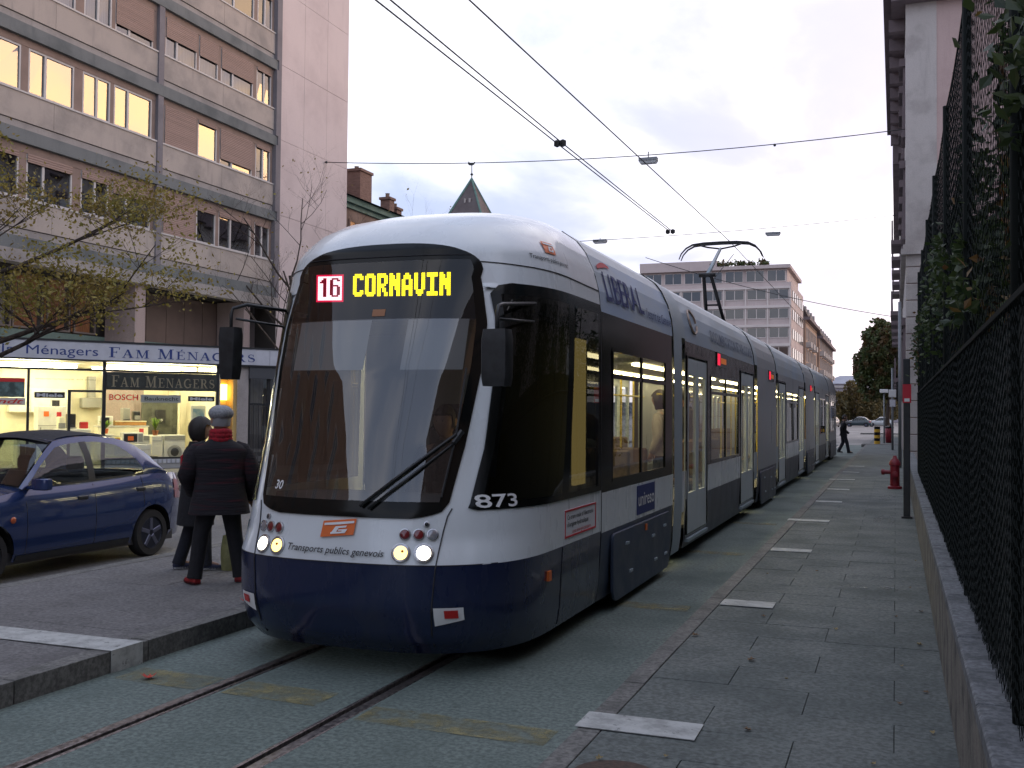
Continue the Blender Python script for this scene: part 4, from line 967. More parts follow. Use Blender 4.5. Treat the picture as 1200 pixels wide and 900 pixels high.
mb = MB(); sbox(mb, -4.6, -4.45, 0, 4.8, .12, 2.95); mb.build('side_wall', M_CREAM, shop)
mb = MB(); sbox(mb, 5.56, 5.66, .1, 4.8, .12, 2.95); mb.build('side_wall', M_CREAM, shop)
mb = MB(); sbox(mb, -4.5, 6.0, .06, 4.8, .13, .17); mb.build('shop_floor', M_SHFLOOR, shop)
mb = MB(); sbox(mb, -4.6, 9.5, -.02, 5.2, 2.96, 3.36); mb.build('flat_roof', M_CREAM, shop)
mb = MB(); sbox(mb, -4.6, 7.0, -.14, -.02, 3.0, 3.45); mb.build('sign_board', M_SIGN, shop)
mb = MB(); sbox(mb, 7.01, 9.5, -.14, -.02, 3.0, 3.45); mb.build('sign_board', M_SIGN, shop)
mb = MB(); sbox(mb, -4.6, 9.5, -.16, 0, 3.45, 3.50); sbox(mb, -4.6, 9.5, -.16, -.0, 2.955, 3.0); mb.build('sign_trim', M_SHDARK, shop)
for s0, s1 in ((-3.4, -1.3), (-1.2, .62), (.8, 1.4), (2.7, 3.9), (3.95, 5.0), (5.1, 5.45)):
    mb = MB(); sbox(mb, s0, s1, .22, .30, 2.80, 2.88); mb.build('fluorescent_tube', E_TUBE, shop)
for s0, s1 in ((-3, -.5), (.5, 2.2), (3.0, 5.0)):
    for dd in (1.8, 3.6): mb = MB(); sbox(mb, s0, s1, dd, dd + .1, 2.84, 2.92); mb.build('fluorescent_tube', E_TUBE, shop)
# glazing bars
for s0, s1, z0, z1 in ((-4.5, 5.56, 2.71, 2.765), (.66, .72, .2, 2.71), (1.63, 1.70, .14, 2.2), (2.47, 2.56, .14, 2.955), (1.63, 2.5, 2.15, 2.21), (5.5, 5.58, .14, 2.955), (-1.9, -1.84, .2, 2.71), (-4.5, 1.63, .14, .22), (2.56, 5.5, .38, .43)):
    mb = MB(); sbox(mb, s0, s1, -.02 if z1 < 2.9 else -.03, .04, z0, z1); mb.build('shop_frame', M_SHDARK, shop)
for s0, s1, z0, z1 in ((-4.45, -1.9, .22, 2.71), (-1.84, .66, .22, 2.71), (.72, 1.63, .22, 2.71), (1.70, 2.47, .16, 2.15), (1.63, 2.47, 2.21, 2.71), (2.56, 5.5, .43, 2.71), (-4.5, 2.47, 2.765, 2.955), (2.56, 5.5, 2.765, 2.955)):
    mb = MB(); mb.quad(sp(s0, .01, z0), sp(s1, .01, z0), sp(s1, .01, z1), sp(s0, .01, z1)); mb.build('shop_window', G_SHOP, shop)
mb = MB(); sbox(mb, 2.56, 5.5, -.06, -.025, 2.23, 2.70); mb.build('dark_sign', M_BANDD, shop)
mb = MB(); sbox(mb, 2.56, 6.0, -.02, .06, .13, .38)
sill = mb.build('window_plinth', mat('plinth_grey', (.35, .36, .37), .6), shop)
for i in range(24): mb = MB(); sbox(mb, 2.62 + i * .12, 2.70 + i * .12, -.06, -.021, .27, .37); mb.build('plinth_rib', M_SIGN, shop)
# right of the shop window: lit niche, pillar, barred windows
mb = MB(); sbox(mb, 5.58, 6.12, .5, .58, .13, 2.95); sbox(mb, 6.0, 6.1, .02, .5, .13, 2.95); mb.build('niche_wall', mat('niche_ochre', (.55, .38, .15), .8), shop)
mb = MB(); sbox(mb, 5.7, 5.95, .38, .42, 2.0, 2.45); mb.build('niche_lamp', E_NICHE, shop)
mb = MB(); sbox(mb, 6.1, 6.42, -.04, .6, .12, 2.95); mb.build('pillar', weather('shop_pillar', (.36, .33, .32), .85, grime=(.2, .19, .18), amount=.4, scale=2, bump=.1), shop)
mb = MB(); sbox(mb, 6.42, 9.5, -.12, .1, 2.62, 2.955); mb.build('awning_box', mat('awning_grey', (.06, .065, .075), .6), shop)
mb = MB(); sbox(mb, 6.42, 9.5, .25, .3, .12, 2.9); mb.build('barred_wall', M_CURTL, shop)
for i in range(5):
    s0 = 6.45 + i * .6; mb = MB()
    for a, b, c, d in ((s0, s0 + .05, .2, 2.62), (s0 + .55, s0 + .6, .2, 2.62), (s0 + .05, s0 + .55, 1.86, 1.92), (s0 + .05, s0 + .55, .2, .26)): sbox(mb, a, b, .02, .07, c, d)
    w = mb.build('side_window', M_SHDARK, shop)
    mb = MB(); mb.quad(sp(s0 + .05, .045, .26), sp(s0 + .55, .045, .26), sp(s0 + .55, .045, 2.62), sp(s0 + .05, .045, 2.62)); mb.build('pane', G_WIN, w)
    mb = MB()
    for k in range(3): sbox(mb, s0 + .13 + k * .15, s0 + .145 + k * .15, -.03, -.015, .2, 1.9); mb.build('window_bar', M_SHDARK, w); mb = MB()

# serif capitals drawn as strokes
def ribbon(pts, ws):
    out = []
    for (a, b), (w0, w1) in zip(zip(pts, pts[1:]), zip(ws, ws[1:])):
        dx, dy = b[0] - a[0], b[1] - a[1]; l = math.hypot(dx, dy) or 1; nx, ny = -dy / l, dx / l
        out.append([(a[0] + nx * w0 / 2, a[1] + ny * w0 / 2), (b[0] + nx * w1 / 2, b[1] + ny * w1 / 2), (b[0] - nx * w1 / 2, b[1] - ny * w1 / 2), (a[0] - nx * w0 / 2, a[1] - ny * w0 / 2)])
    return out
def rc(x0, x1, y0, y1): return [(x0, y0), (x1, y0), (x1, y1), (x0, y1)]
def arc(cx, cy, rx, ry, a0, a1, n=10): return [(cx + rx * math.cos(R(a0 + (a1 - a0) * i / n)), cy + ry * math.sin(R(a0 + (a1 - a0) * i / n))) for i in range(n + 1)]
def serif(ch):
    th, tn_, sf = .17, .065, .06
    if ch == 'F': return [rc(.14, .14 + th, 0, 1), rc(.03, .44, 0, sf), rc(.03, .74, 1 - sf, 1), rc(.68, .74, .76, 1), rc(.31, .56, .48, .545), rc(.51, .56, .40, .63)], .80
    if ch == 'E': return [rc(.14, .14 + th, 0, 1), rc(.03, .76, 0, sf), rc(.03, .74, 1 - sf, 1), rc(.68, .74, .76, 1), rc(.31, .56, .48, .545), rc(.51, .56, .40, .63), rc(.70, .76, 0, .26)], .84
    if ch == 'A': return [[(.06, 0), (.13, 0), (.49, .98), (.42, 1)], [(.36, 1), (.54, 1), (.86, 0), (.66, 0)], rc(.25, .66, .32, .38), rc(.0, .26, 0, sf), rc(.56, .95, 0, sf)], .98
    if ch == 'M': return [rc(.14, .20, 0, 1), [(.12, 1), (.32, 1), (.60, .10), (.50, 0)], [(.50, 0), (.57, 0), (.92, 1), (.86, 1)], rc(.84, .84 + th, 0, 1), rc(.02, .32, 0, sf), rc(.72, 1.13, 0, sf), rc(.02, .24, 1 - sf, 1), rc(.88, 1.13, 1 - sf, 1)], 1.18
    if ch == 'N': return [rc(.15, .21, 0, 1), [(.10, 1), (.30, 1), (.88, .0), (.76, 0)], rc(.80, .86, 0, 1), rc(.03, .33, 0, sf), rc(.68, .98, 1 - sf, 1), rc(.02, .24, 1 - sf, 1)], 1.02
    if ch == 'G':
        p = arc(.50, .5, .42, .47, 50, 310, 16); w = [.07 + .11 * max(0, math.sin(math.pi * i / 16)) for i in range(17)]
        return ribbon(p, w) + [rc(.72, .86, .06, .44), rc(.60, .98, .40, .45), rc(.74, .79, .68, .98)], 1.0
    if ch == 'R':
        p = [(.30, .965)] + arc(.48, .735, .22, .23, 90, -90, 10) + [(.30, .505)]
        return [rc(.14, .14 + th, 0, 1), rc(.03, .42, 0, sf), rc(.03, .3, 1 - sf, 1)] + ribbon(p, [.06] + [.06 + .10 * math.sin(math.pi * i / 10) for i in range(11)] + [.06]) + [[(.40, .5), (.58, .5), (.92, 0), (.72, 0)], rc(.72, .98, 0, .05)], .98
    if ch == 'S':
        p = arc(.38, .74, .24, .22, 35, 250, 10) + arc(.40, .27, .27, .23, 75, -150, 12); n = len(p); w = [.06 + .13 * math.exp(-((i / n - .48) / .2) ** 2) for i in range(n)]
        return ribbon(p, w) + [rc(.55, .60, .70, .98), rc(.12, .17, .03, .32)], .74
    return [], .42
def serif_text(mb, txt, fn, s0, s1, z0, h, big_first=1.0):
    tot = 0; items = []; start = True
    for ch in txt:
        base = 'E' if ch == 'É' else ch
        pol, w = serif(base); sc = big_first if start and ch != ' ' else 1.0
        items.append((pol, w, sc, tot, ch)); tot += w * sc * .8 + .10; start = ch == ' '
    k = (s1 - s0) / tot
    for pol, w, sc, off, ch in items:
        for q in pol: mb.poly([fn(s0 + (off + x * sc * .8) * k, z0 + y * h * sc) for x, y in q])
        if ch == 'É': mb.poly([fn(s0 + (off + x * .8) * k, z0 + y * h) for x, y in ((.40, 1.08), (.48, 1.06), (.62, 1.24), (.48, 1.26))])
fs = lambda s, z: sp(s, -.145, z)
mb = MB(); serif_text(mb, 'FAM MÉNAGERS', fs, 2.58, 6.6, 3.08, .22, 1.22); mb.build('sign_lettering', M_NAVY, shop)
mb = MB(); text_on(mb, 'Ménagers', fs, .60, 2.32, 3.10, .235); mb.build('sign_lettering', M_NAVY, shop)
mb = MB(); text_on(mb, 'Appareils', fs, -1.6, .30, 3.10, .235); mb.build('sign_lettering', M_NAVY, shop)
mb = MB(); serif_text(mb, 'FAM MENAGERS', lambda s, z: sp(s, -.065, z), 2.68, 5.46, 2.31, .25, 1.22); mb.build('sign_lettering', M_GOLD, shop)
def plate(s0, s1, z0, z1, m, txt, tm, ts0, ts1, tz, th, name, bold=.03, shear=0):
    if m: mb = MB(); sbox(mb, s0, s1, -.03, -.012, z0, z1); mb.build('brand_plate', m, shop)
    mb = MB(); text_on(mb, txt, lambda s, z: sp(s, -.036, z), ts0, ts1, tz, th, bold=bold, shear=shear); mb.build(name, tm, shop)
plate(.83, 1.55, 1.99, 2.14, M_SHDARK, 'Miele', M_SIGN, .88, 1.50, 2.02, .085, 'brand_lettering', .05)
plate(4.72, 5.45, 1.95, 2.09, M_SHDARK, 'Miele', M_SIGN, 4.77, 5.40, 1.98, .08, 'brand_lettering', .05)
plate(0, 0, 0, 0, None, 'BOSCH', M_REDSIGN, 2.64, 3.38, 1.96, .15, 'brand_lettering', .025)
plate(3.45, 4.52, 1.90, 2.11, mat('grey_plate', (.33, .36, .33), .6), 'Bauknecht', M_SHDARK, 3.55, 4.45, 1.96, .10, 'brand_lettering', .01)
plate(-1.0, .62, 1.80, 1.98, mat('pale_plate', (.55, .50, .46), .6), 'Brandt', M_REDSIGN, -.6, .58, 1.84, .12, 'brand_lettering', .02, .3)
plate(0, 0, 0, 0, None, 'REPARATION TOUTES MARQUES  VENTE  CONSEILS', M_SHDARK, .85, 2.3, 2.46, .03, 'window_lettering', 0)
mb = MB(); sbox(mb, -1.0, .60, -.03, -.012, 2.0, 2.48); mb.build('poster', mat('poster_blue', (.08, .13, .13), .6, var=.5, scale=6), shop)
mb = MB(); sbox(mb, -1.0, .60, -.035, -.031, 2.38, 2.47); mb.build('poster_strip', M_REDSIGN, shop)
# ---- goods in the window (things of their own)
M_APPL = mat('appliance_white', (.66, .66, .62), .35, var=.04, scale=6); M_APPD = mat('appliance_dark', (.03, .03, .035), .3); M_STEELG = mat('appliance_grey', (.30, .30, .28), .4)
def thing_at(name, lab, cat, s, d, z, grp=None):
    p = sp(s, d, z); return tag(empty(name, p), lab, cat, grp)
def goods(name, lab, cat, s0, s1, d0, d1, z0, z1, m, parts=()):
    t_ = thing_at(name, lab, cat, (s0 + s1) / 2, (d0 + d1) / 2, z0)
    mb = MB(); sbox(mb, s0, s1, d0, d1, z0, z1); mb.build('body', m, t_, bevel=.015)
    for nm, mm, a in parts:
        mb = MB(); sbox(mb, *a); mb.build(nm, mm, t_)
    return t_
def washer(s0, d0, lab):
    t_ = goods('washing_machine', lab, 'washing machine', s0, s0 + .6, d0, d0 + .55, .17, 1.0, M_APPL, [('control_panel', M_STEELG, (s0 + .02, s0 + .58, d0 - .012, d0 - .001, .86, .98))])
    c = sp(s0 + .3, d0 - .002, .52); q = SN.to_track_quat('Z', 'Y').to_matrix()
    mb = MB(); mb.lathe([(.20, -.01), (.20, .02), (.15, .035), (.145, .02)], c, 24, M=q); mb.build('door_ring', M_STEELG, t_, smooth=True, auto=40)
    mb = MB(); mb.lathe([(.144, -.005), (.144, .012), (.08, .03), (.01, .035)], c, 24, M=q); mb.build('door_glass', M_APPD, t_, smooth=True)
washer(3.72, .9, 'white front-loading washing machine low in the shop window'); washer(4.36, .95, 'white washing machine beside the dark wall in the shop window')
goods('refrigerator', 'tall white refrigerator behind the shop door pane', 'refrigerator', 1.30, 2.0, 2.2, 2.8, .17, 1.78, M_APPL, [('freezer_seam', M_STEELG, (1.31, 1.99, 2.19, 2.199, 1.24, 1.255)), ('handle', M_STEELG, (1.36, 1.39, 2.17, 2.199, .8, 1.2)), ('price_card', M_ORANGE, (1.45, 1.58, 2.18, 2.199, 1.5, 1.64)), ('price_card', M_TXTR, (1.78, 1.9, 2.18, 2.199, 1.48, 1.62))])
goods('refrigerator', 'white refrigerator at the far left of the shop window', 'refrigerator', -.5, .2, .9, 1.5, .17, 1.75, M_APPL, [('door_seam', M_STEELG, (-.49, .19, .89, .899, 1.2, 1.215)), ('handle', M_STEELG, (-.44, -.41, .87, .899, .8, 1.15))])
t_ = goods('display_cabinet', 'cream display cabinet holding small appliances in the shop window', 'cabinet', 2.75, 4.1, 1.6, 2.1, .17, 1.22, M_CREAM, [('shelf_top', M_APPL, (2.73, 4.12, 1.58, 2.12, 1.221, 1.25)), ('drawer_seam', M_STEELG, (2.78, 4.08, 1.592, 1.599, .95, .96)), ('price_card', M_TXTR, (3.85, 3.97, 1.585, 1.599, 1.02, 1.17))])
goods('microwave_oven', 'white microwave oven with dark door and orange picture in the shop window', 'oven', 3.2, 3.75, .75, 1.1, .78, 1.08, M_APPL, [('oven_door', M_APPD, (3.23, 3.58, .74, .749, .82, 1.04)), ('picture', M_ORANGE, (3.33, 3.48, .732, .739, .86, .98)), ('knob_panel', M_STEELG, (3.61, 3.73, .74, .749, .82, 1.04))])
goods('microwave_oven', 'small white oven standing on the cream display cabinet', 'oven', 2.80, 3.15, 1.65, 1.95, 1.26, 1.52, M_APPL, [('oven_door', M_APPD, (2.83, 3.05, 1.64, 1.649, 1.3, 1.48))])
goods('plinth_table', 'low white table under the microwave oven in the shop window', 'table', 2.65, 3.95, .65, 1.25, .43, .76, M_APPL, [('table_front_seam', M_STEELG, (2.7, 3.9, .642, .649, .60, .61))])
goods('wall_unit', 'tall dark grey display wall at the right of the shop window', 'wall unit', 4.15, 5.15, 2.4, 2.6, .17, 2.0, mat('dark_green_board', (.07, .075, .06), .6, var=.3, scale=3), [('trim', M_CREAM, (5.16, 5.22, 2.38, 2.6, .17, 2.2)), ('picture', M_APPD, (4.5, 4.8, 2.385, 2.399, 1.3, 1.7))])
goods('coffee_machine', 'black coffee machine on the shelf behind the shop door', 'coffee machine', 1.88, 2.08, 1.2, 1.5, 1.18, 1.58, M_APPD, [('drip_tray', M_STEELG, (1.87, 2.09, 1.15, 1.199, 1.18, 1.22))])
goods('coffee_machine', 'grey coffee machine on an orange shelf in the shop window', 'coffee machine', 3.42, 3.62, 1.7, 2.0, 1.40, 1.75, M_STEELG, [('drip_tray', M_APPD, (3.43, 3.61, 1.66, 1.699, 1.40, 1.43))])
goods('coffee_machine', 'dark coffee maker at the right end of the orange shelf', 'coffee machine', 3.72, 3.90, 1.7, 1.95, 1.40, 1.66, M_APPD, [('jug', M_STEELG, (3.74, 3.88, 1.64, 1.699, 1.42, 1.54))])
goods('display_shelf', 'orange wooden shelf on the cream cabinet carrying coffee machines', 'shelf', 3.2, 4.05, 1.62, 2.05, 1.26, 1.39, mat('orange_wood', (.50, .24, .07), .6, var=.2, scale=9, stretch=(1, 1, 6)), [('shelf_edge', M_CREAM, (3.2, 4.05, 1.60, 1.619, 1.36, 1.39))])
goods('counter', 'white counter behind the shop door glass', 'counter', 1.6, 2.45, 1.1, 1.7, .17, 1.17, M_APPL, [('counter_seam', M_STEELG, (1.62, 2.43, 1.09, 1.099, .9, .91))])
goods('poster_stand', 'blue and red landscape poster beside the right shop frame', 'poster', 5.0, 5.42, .6, .66, .95, 1.85, M_APPL, [('poster_picture', mat('poster_sky', (.16, .30, .42), .5, col2=(.45, .5, .5), scale=4), (5.05, 5.37, .59, .599, 1.3, 1.75)), ('poster_foot', M_REDSIGN, (5.05, 5.37, .59, .599, 1.12, 1.28))])
goods('wall_picture', 'black and white picture hung behind the shop door', 'picture', 1.75, 2.2, 3.0, 3.05, 1.55, 2.0, M_APPL, [('print', M_APPD, (1.8, 2.0, 2.985, 2.999, 1.65, 1.95))])
LM_SHOP = leafmat('shop_plant_leaf', (.12, .26, .03), (.25, .34, .04))
def blade_plant(name, lab, c, r, h, n, pot, m=LM_SHOP):
    t_ = tag(empty(name, c), lab, 'potted plant'); c = Vector(c)
    mb = MB(); mb.lathe([(.06, 0), (.09, .13), (.095, .14), (.08, .14)], c, 14); mb.build('pot', pot, t_, smooth=True, auto=40)
    mb = MB()
    for i in range(n):
        a = rnd.uniform(0, 6.28); rr = r * rnd.uniform(.5, 1); hh = h * rnd.uniform(.5, 1); p = []
        for k in range(6):
            f = k / 5; p.append(c + Vector((math.cos(a) * rr * f, math.sin(a) * rr * f, .13 + hh * math.sin(f * 2.1))))
        w = Vector((-math.sin(a), math.cos(a), 0)) * .014
        mb.grid([[q - w * (1 - j / 6), q + w * (1 - j / 6)] for j, q in enumerate(p)])
    mb.build('leaves', m, t_)
blade_plant('potted_plant', 'arching green houseplant at the left of the shop window', sp(2.75, .8, 1.05), .38, .25, 60, M_ORANGE)
blade_plant('potted_plant', 'green flowering houseplant by the dark wall in the shop window', sp(4.05, .7, 1.0), .24, .38, 50, mat('terracotta', (.35, .12, .04), .8))
mb = MB(); mb.lathe([(.001, -.04), (.04, 0), (.001, .04)], sp(4.2, .65, 1.42), 10); tag(mb.build('white_flower', M_APPL, smooth=True), 'single white blossom above the houseplant in the shop window', 'flower')
goods('flower_shelf', 'low cream pedestal under the arching houseplant', 'pedestal', 2.6, 2.95, .62, .98, .43, 1.04, M_CREAM, [('pedestal_seam', M_STEELG, (2.61, 2.94, .612, .619, .9, .91))])
goods('flower_pedestal', 'narrow cream pedestal under the flowering houseplant', 'pedestal', 3.93, 4.2, .58, .84, .43, .99, M_CREAM, [('pedestal_seam', M_STEELG, (3.94, 4.19, .572, .579, .85, .86))])

goods('range_hood', 'grey cooker hood hung on the back wall of the shop', 'cooker hood', 2.9, 3.5, 4.4, 4.78, 1.75, 2.05, M_STEELG, [('hood_chimney', M_STEELG, (3.1, 3.3, 4.5, 4.78, 2.06, 2.7))])
goods('wall_cabinet', 'white wall cabinet row on the back wall of the shop', 'cabinet', .9, 2.6, 4.4, 4.78, 1.6, 2.3, M_APPL, [('door_seam', M_STEELG, (1.47, 1.48, 4.392, 4.399, 1.62, 2.28)), ('door_seam', M_STEELG, (2.04, 2.05, 4.392, 4.399, 1.62, 2.28))])
goods('stove', 'white cooking stove standing behind the shop door', 'stove', .75, 1.3, 1.9, 2.5, .17, 1.03, M_APPL, [('oven_door', M_APPD, (.82, 1.23, 1.89, 1.899, .35, .75)), ('knob_panel', M_STEELG, (.77, 1.28, 1.89, 1.899, .88, .98))])
goods('toaster', 'small red toaster on the white counter in the shop', 'toaster', 2.2, 2.4, 1.2, 1.38, 1.18, 1.36, M_REDSIGN, [('slot_plate', M_STEELG, (2.22, 2.38, 1.22, 1.36, 1.361, 1.366))])
goods('mixer', 'cream food mixer at the left of the white counter', 'mixer', 1.65, 1.8, 1.2, 1.5, 1.18, 1.5, M_CREAM, [('mixer_bowl', M_STEELG, (1.64, 1.81, 1.14, 1.199, 1.19, 1.33))])
goods('price_stand', 'yellow price card standing on the low white table', 'card', 2.98, 3.12, .68, .70, .765, .95, mat('card_yellow', (.7, .55, .1), .6), [('card_print', M_TXTR, (3.0, 3.10, .672, .679, .86, .92))])

# ================================================================== cars
def make_car(name, label, loc, rz, paint, canvas=None, detail=True, cat='car'):
    root = tag(empty(name, (0, 0, 0)), label, cat)
    ky = [-1.88, -1.83, -1.66, -1.2, -.6, 0, .7, 1.2, 1.6, 1.85, 1.95]; kz = [.84, .93, .965, .97, .94, .915, .905, .84, .75, .66, .60]
    zb = lambda y: interp(y, ky, kz)
    def plan(y):
        if y < -1.2: k = (-1.2 - y) / .68; return 1 - .24 * k ** 2.4
        if y > 1.15: k = (y - 1.15) / .80; return 1 - .26 * k ** 2.3
        return 1
    def bx(y, f):
        z = .19 + (zb(y) - .19) * f
        pr = interp(f, [0, .12, .35, .55, .75, .9, 1], [.92, .965, .995, 1.0, .985, .955, .91])
        return .825 * plan(y) * pr, z
    ncol = 78 if detail else 40; ycol = [-1.88 + (1.95 + 1.88) * i / ncol for i in range(ncol + 1)]
    fr = [i / 15 for i in range(16)]
    WY = (-1.17, 1.20); RA = .335; WZ = .275
    mb = MB()
    for sg in (-1, 1):
        pts = []
        for f in fr:
            r = []
            for y in ycol:
                x, z = bx(y, f); r.append([sg * x, y, z])
            pts.append(r)
        ins = [[None] * len(ycol) for _ in fr]
        for i in range(len(fr)):
            for j in range(len(ycol)):
                for wy in WY:
                    d = math.hypot(pts[i][j][1] - wy, pts[i][j][2] - WZ)
                    if d < RA: ins[i][j] = wy
        gone = lambda i, j: all(ins[a][b] is not None for a in (i, i + 1) for b in (j, j + 1))
        # snap the rim of the opening to the arch circle
        snap = []
        for i in range(len(fr)):
            for j in range(len(ycol)):
                if ins[i][j] is None: continue
                touch = False
                for a in (i - 1, i):
                    for b in (j - 1, j):
                        if 0 <= a < len(fr) - 1 and 0 <= b < len(ycol) - 1 and not gone(a, b): touch = True
                if touch: snap.append((i, j))
        keepm = {(i, j) for i in range(len(fr) - 1) for j in range(len(ycol) - 1) if not gone(i, j)}
        for i, j in snap:
            wy = ins[i][j]; dy, dz = pts[i][j][1] - wy, pts[i][j][2] - WZ; d = math.hypot(dy, dz) or 1; pts[i][j][1] = wy + dy / d * RA; pts[i][j][2] = WZ + dz / d * RA
        mb.grid(pts, keep=lambda i, j: (i, j) in keepm)
    def across(y, f=1.0, n=10, crown=.05):
        x, z = bx(y, f); return [(x * (2 * i / n - 1), y, z + crown * (1 - (2 * i / n - 1) ** 2)) for i in range(n + 1)]
    mb.grid([across(y, crown=.065) for y in [.70, .9, 1.1, 1.3, 1.5, 1.7, 1.82, 1.95]])
    mb.grid([across(y, crown=.03) for y in [-1.40, -1.5, -1.62, -1.75, -1.88]])
    for ye, sg in ((-1.88, -1), (1.95, 1)):
        rowsE = []
        for f in fr:
            x, z = bx(ye, f); rowsE.append([(x * q, ye + sg * .07 * (1 - q * q) * (1 if f < .5 else .6), z + (.03 if sg < 0 else .065) * (1 - q * q) * f ** 4) for q in (-1, -.8, -.5, -.2, .2, .5, .8, 1)])
        mb.grid(rowsE)
    body = mb.build('body', paint, root, smooth=True, auto=38)
    # greenhouse
    uy = [.76, .66, .56, .46, .36, .26, .16, .05, -.06, -.2, -.28, -.4, -.52, -.64, -.76, -.88, -.98, -1.06, -1.12, -1.22, -1.34, -1.48]
    UZ = lambda y: interp(y, [-1.48, -1.34, -1.18, -1.0, -.8, -.4, -.1, .15, .3, .5, .76], [.985, 1.13, 1.25, 1.34, 1.395, 1.43, 1.42, 1.385, 1.29, 1.13, .925])
    UX = lambda y: interp(UZ(y), [.92, 1.43], [.735, .545])
    bmin = .06
    def bmax(y): return interp(y, [-1.10, -1.04, -.95, -.8, -.6, 0, .16, .5, .62], [.10, .34, .60, .80, .87, .88, .87, .80, .62])
    def S(y, b, sg, off=0):
        z0 = zb(y); z1 = max(UZ(y), z0 + .001); x0 = bx(y, 1)[0]; x1 = UX(y); bul = .035 * math.sin(math.pi * b)
        return (sg * (x0 + (x1 - x0) * b + bul + off), y, z0 + (z1 - z0) * b)
    mbp = MB()
    for sg in (-1, 1):
        mbp2 = MB(); mbp3 = MB()
        for w0, w1 in ((0, len(uy) - 1),):
            bands = [0, 1, 2, 3, 4, 5, 6, 7]
            def bb(y, k):
                hi = bmax(y) if -1.10 <= y <= .66 else .5
                return [0, bmin, bmin + (hi - bmin) * .25, bmin + (hi - bmin) * .5, bmin + (hi - bmin) * .75, hi, (1 + hi) / 2, 1][k]
            gridp = [[S(y, bb(y, k), sg) for y in uy] for k in range(8)]
            isw = lambda i, j: 1 <= i <= 4 and uy[j] <= .661 and uy[j + 1] >= -1.065 and not (uy[j] <= -.19 and uy[j + 1] >= -.29)
            mbp.grid(gridp, keep=lambda i, j: not isw(i, j))
            for lo, hi in (((.66, -.2)), ((-.28, -1.06))):
                mg = MB(); mg.grid(gridp, keep=lambda i, j: isw(i, j) and uy[j] <= lo + .001 and uy[j + 1] >= hi - .001); mg.build('side_window', glass('car_glass', (.50, .56, .55), .01, 1.6), root, smooth=True)
            # black rubber line at the belt and the B pillar
            mbp2.grid([[S(y, .03, sg, .004) for y in uy[1:18]], [S(y, .07, sg, .004) for y in uy[1:18]]]); mbp2.build('window_trim', M_BLACKP, root, smooth=True); mbp3.grid([[S(-.19, b, sg, .005) for b in (.05, .3, .6, .89)], [S(-.29, b, sg, .005) for b in (.05, .3, .6, .89)]]); mbp3.build('pillar_trim', M_BLACKP, root, smooth=True)
    def roofrow(y, n=10, crown=.05): return [(UX(y) * (2 * i / n - 1), y, UZ(y) + crown * (1 - (2 * i / n - 1) ** 2)) for i in range(n + 1)]
    ry = [.16, .05, -.1, -.25, -.4, -.55, -.7, -.85, -.98]
    rr = [roofrow(y) for y in ry]
    mbp.grid(rr)
    mbp.build('greenhouse', paint, root, smooth=True, auto=45)
    mg = MB(); mg.grid([[(p[0] * .96, p[1], p[2]) for p in roofrow(y, 10, .04)] for y in (.74, .6, .45, .3, .17)]); mg.build('windscreen', glass('car_glass', (.50, .56, .55), .01, 1.6), root, smooth=True)
    mg = MB(); mg.grid([[(p[0] * .94, p[1], p[2]) for p in roofrow(y, 10, .04)] for y in (-.99, -1.1, -1.22, -1.34, -1.47)]); mg.build('rear_window', glass('car_glass', (.50, .56, .55), .01, 1.6), root, smooth=True)
    if canvas:
        mg = MB(); mg.grid([[(p[0] * .93, p[1], p[2] + .014) for p in roofrow(y)] for y in (.20, .05, -.1, -.25, -.4, -.55, -.7, -.80)]); mg.build('canvas_roof', canvas, root, smooth=True)
    # lower trims, lamps, handles, mirrors
    for sg in (-1, 1):
        mg = MB(); mg.grid([[(sg * (bx(y, f)[0] + .006), y, bx(y, f)[1]) for y in [-.80 + 1.63 * i / 20 for i in range(21)]] for f in (.0, .05, .09)]); mg.build('sill_trim', M_BLACKP, root, smooth=True)
        mg = MB(); mg.grid([[(sg * (bx(y, f)[0] + .008), y, bx(y, f)[1]) for y in (-1.6, -1.68, -1.76, -1.83, -1.87)] for f in (.60, .7, .8, .90)]); mg.build('tail_lamp', mat('tail_lens', (.30, .02, .03), .15, coat=1), root, smooth=True)
        mg = MB(); mg.grid([[(sg * (bx(y, f)[0] + .008), y, bx(y, f)[1]) for y in (1.68, 1.78, 1.86, 1.93)] for f in (.60, .72, .84, .92)]); mg.build('head_lamp', M_CLRL, root, smooth=True)
        for hy in (-.05, -.96):
            x, z = bx(hy, .80); mg = MB(); mg.box(sg * x - .012, sg * x + .022, hy - .075, hy + .075, z - .02, z + .022); mg.build('door_handle', M_BLACKP, root, bevel=.008)
        for dy in (.72, -.235, -1.0):
            mg = MB(); mg.tube([(sg * (bx(dy + (.0 if dy > -.9 else .05 * k / 6), f)[0] + .001), dy + (0 if dy > -.9 else -.0), bx(dy, f)[1]) for k, f in enumerate((.10 if dy > -.9 else .55, .25 if dy > -.9 else .6, .45 if dy > -.9 else .7, .6 if dy > -.9 else .8, .8 if dy > -.9 else .9, .98))], .004, 4); mg.build('door_seam', M_TEXT, root)
        mg = MB(); mx_, my_, mz_ = sg * .93, .66, .965
        mg.grid([[(mx_ + a * .11 * e, my_ + .05 * c * e, mz_ + zz) for a, c in ((-1, -.8), (-.6, -1), (.7, -.9), (1, -.3), (.9, .7), (.3, 1), (-.7, 1), (-1, .5))] for zz, e in ((-.06, .75), (-.05, .95), (0, 1), (.05, .95), (.06, .75))], closed=True)
        mg.box(min(sg * .74, mx_), max(sg * .74, mx_), my_ - .03, my_ + .03, mz_ - .05, mz_ - .02); mg.build('wing_mirror', paint, root, smooth=True, auto=40)
